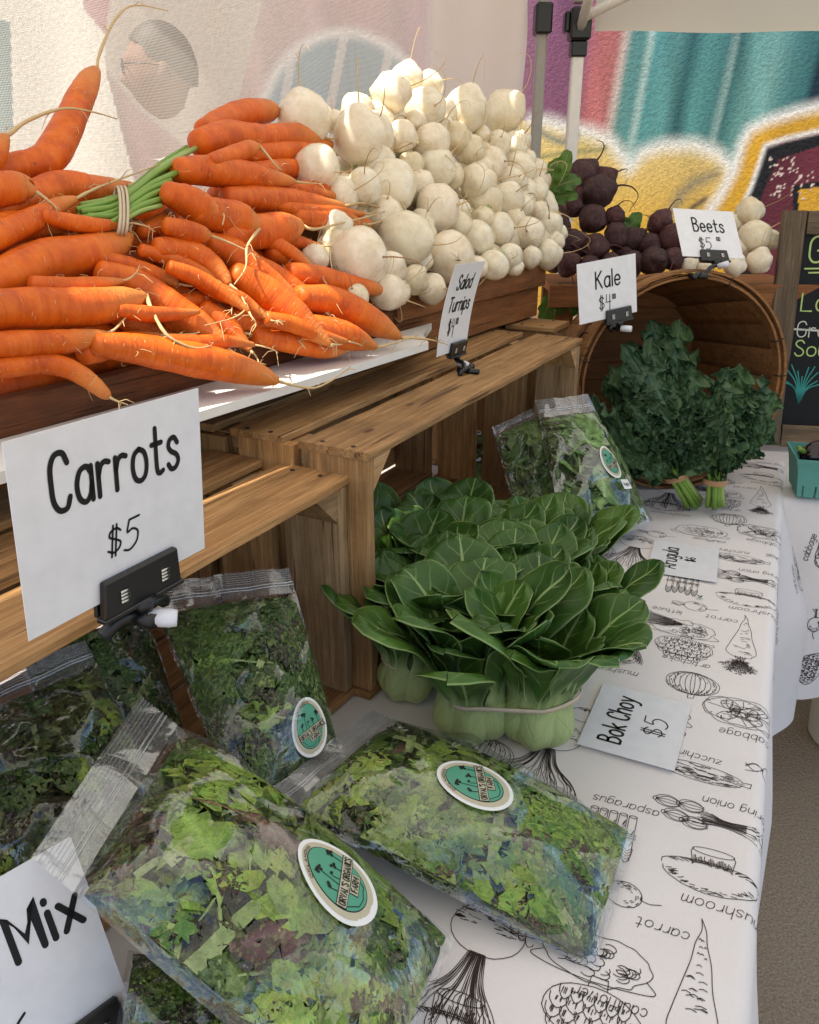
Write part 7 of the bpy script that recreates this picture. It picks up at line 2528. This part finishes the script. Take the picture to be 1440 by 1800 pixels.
# ------------------------------------------------------------------ the man behind the curtain
def man():
    c = Vector((-.675, 2.66, 0.004))
    t = thing('person', 'man in glasses and a pale shirt standing behind the mesh curtain', 'person', c)
    # one continuous body grown on a skeleton
    J = [((0, 0, .96), .155), ((0, 0, 1.12), .150), ((0, -.01, 1.28), .165), ((0, 0, 1.40), .120), ((0, -.005, 1.475), .060), ((.0, -.018, 1.54), .058),
         ((.0, -.15, 1.395), .072), ((.03, -.20, 1.12), .050), ((.14, -.19, .96), .040), ((.20, -.17, .90), .036),
         ((.0, .15, 1.395), .072), ((.03, .20, 1.12), .050), ((.14, .19, .96), .040), ((.20, .17, .90), .036),
         ((0, -.09, .86), .105), ((.01, -.10, .48), .068), ((0, -.10, .08), .045), ((.13, -.11, .035), .035),
         ((0, .09, .86), .105), ((.01, .10, .48), .068), ((0, .10, .08), .045), ((.13, .11, .035), .035)]
    E = [(0, 1), (1, 2), (2, 3), (3, 4), (4, 5), (3, 6), (6, 7), (7, 8), (8, 9), (3, 10), (10, 11), (11, 12), (12, 13), (0, 14), (14, 15), (15, 16), (16, 17), (0, 18), (18, 19), (19, 20), (20, 21)]
    me = bpy.data.meshes.new('body')
    me.from_pydata([j[0] for j in J], E, [])
    o = bpy.data.objects.new('body', me); COL.objects.link(o)
    md = o.modifiers.new('Skin', 'SKIN')
    for i, (_, r) in enumerate(J):
        me.skin_vertices[0].data[i].radius = (r, r * (1.0 if i not in (1, 2) else 1.15))
    me.skin_vertices[0].data[0].use_root = True
    s = o.modifiers.new('Sub', 'SUBSURF'); s.levels = s.render_levels = 2
    dg = bpy.context.evaluated_depsgraph_get(); dg.update()
    ev = o.evaluated_get(dg); bm_ = bpy.data.meshes.new_from_object(ev)
    V = [tuple(v.co) for v in bm_.vertices]; F = [tuple(p.vertices) for p in bm_.polygons]
    bpy.data.objects.remove(o)
    # head: ellipsoid pulled into a face in profile (+x is forward), joined to the neck by a remesh
    hc = Vector((.035, 0, 1.625)); n, m = 40, 30
    b0 = len(V)
    for i in range(m + 1):
        th = math.pi * i / m
        for k in range(n):
            ph = 2 * math.pi * k / n
            x, y, z = math.sin(th) * math.cos(ph), math.sin(th) * math.sin(ph), math.cos(th)
            X, Y_, Z = x * .098, y * .076, z * .122
            fr = max(0, x) ** 2
            if z < -.2: X *= 1 - .10 * (-.2 - z); Y_ *= 1 - .32 * (-.2 - z)
            if x < 0 and z < -.3: X *= .8
            g = lambda zz, w: math.exp(-((z - zz) / w) ** 2)
            nose = math.exp(-(y / .20) ** 2) * fr
            X += nose * (.026 * math.exp(-((z + .22) / .14) ** 2) if z < -.22 else .026 * math.exp(-((z + .22) / .24) ** 2))
            X -= fr * .010 * g(.08, .10) * math.exp(-((abs(y) - .38) / .2) ** 2)        # eye sockets
            X += fr * .006 * g(.25, .09)                                                # brow
            X += fr * math.exp(-(y / .35) ** 2) * (.006 * g(-.50, .05) + .006 * g(-.60, .05) - .004 * g(-.55, .02))  # lips
            X += fr * math.exp(-(y / .3) ** 2) * .010 * g(-.86, .12)                    # chin
            ear = math.exp(-((x + .05) / .16) ** 2) * math.exp(-((z + .05) / .25) ** 2) * (abs(y) > .6)
            Y_ += math.copysign(.016 * ear, y)
            V.append((hc.x + X, hc.y + Y_, hc.z + Z))
    for i in range(m):
        for k in range(n):
            F.append((b0 + i * n + k, b0 + (i + 1) * n + k, b0 + (i + 1) * n + (k + 1) % n, b0 + i * n + (k + 1) % n))
    me = mesh('body', V, F, M['skin'])
    ob = bpy.data.objects.new('body', me); COL.objects.link(ob)
    rm = ob.modifiers.new('Remesh', 'REMESH'); rm.mode = 'VOXEL'; rm.voxel_size = .007
    sm = ob.modifiers.new('Smooth', 'SMOOTH'); sm.iterations = 4; sm.factor = .5
    dg = bpy.context.evaluated_depsgraph_get(); dg.update()
    me2 = bpy.data.meshes.new_from_object(ob.evaluated_get(dg)); me2.name = 'body'
    bpy.data.objects.remove(ob)
    me2.materials.clear()
    for k_ in ('skin', 'shirt', 'trousers'): me2.materials.append(M[k_])
    mi = []
    for p in me2.polygons:
        z = p.center.z; r = math.hypot(p.center.x, p.center.y)
        mi.append(2 if z < .93 and abs(p.center.x) < .14 else (1 if z < 1.475 and not (z < 1.10 and p.center.x > .05) else 0))
    me2.polygons.foreach_set('material_index', mi)
    me2.polygons.foreach_set('use_smooth', [True] * len(me2.polygons))
    heading = R(196)                      # faces left, a little towards the stall
    o = link('body', me2, t); o.rotation_euler = (0, 0, heading)
    # hair cap
    V, F = [], []
    for i in range(16):
        th = R(4 + 102 * i / 15)
        for k in range(40):
            ph = 2 * math.pi * k / 40
            lim = R(84 - 34 * math.cos(ph) + 5 * math.sin(ph * 9) * math.sin(ph * 4 + 1))
            tt = min(th, lim) if th > 0 else th
            x, y, z = math.sin(tt) * math.cos(ph), math.sin(tt) * math.sin(ph), math.cos(tt)
            kf = 1.05 + .015 * mnoise.noise(Vector((x * 9, y * 9, z * 9)))
            V.append((hc.x + x * .098 * kf, hc.y + y * .078 * kf, hc.z + z * .122 * kf + .002))
    for i in range(15):
        for k in range(40):
            F.append((i * 40 + k, (i + 1) * 40 + k, (i + 1) * 40 + (k + 1) % 40, i * 40 + (k + 1) % 40))
    F.append(tuple(range(40))[::-1])
    h = link('hair', mesh('hair', V, F, M['hair']), t); h.rotation_euler = (0, 0, heading)
    mb = MB()
    for sg in (-1, 1):
        mb.tube([(hc.x + .104 + .002 * math.cos(a), hc.y + sg * .034 + .026 * math.cos(a), hc.z + .008 + .019 * math.sin(a)) for a in np.linspace(0, 2 * math.pi, 20)], .0022, 6, caps=False)
        mb.tube([(hc.x + .103, sg * .058, hc.z + .014), (hc.x + .04, sg * .078, hc.z + .014), (hc.x - .012, sg * .083, hc.z + .008), (hc.x - .022, sg * .083, hc.z - .02)], .002, 6)
    mb.tube([(hc.x + .106, -.010, hc.z + .012), (hc.x + .112, 0, hc.z + .014), (hc.x + .106, .010, hc.z + .012)], .002, 6)
    g = mb.build('glasses', M['black_plastic'], t); g.rotation_euler = (0, 0, heading)
man()
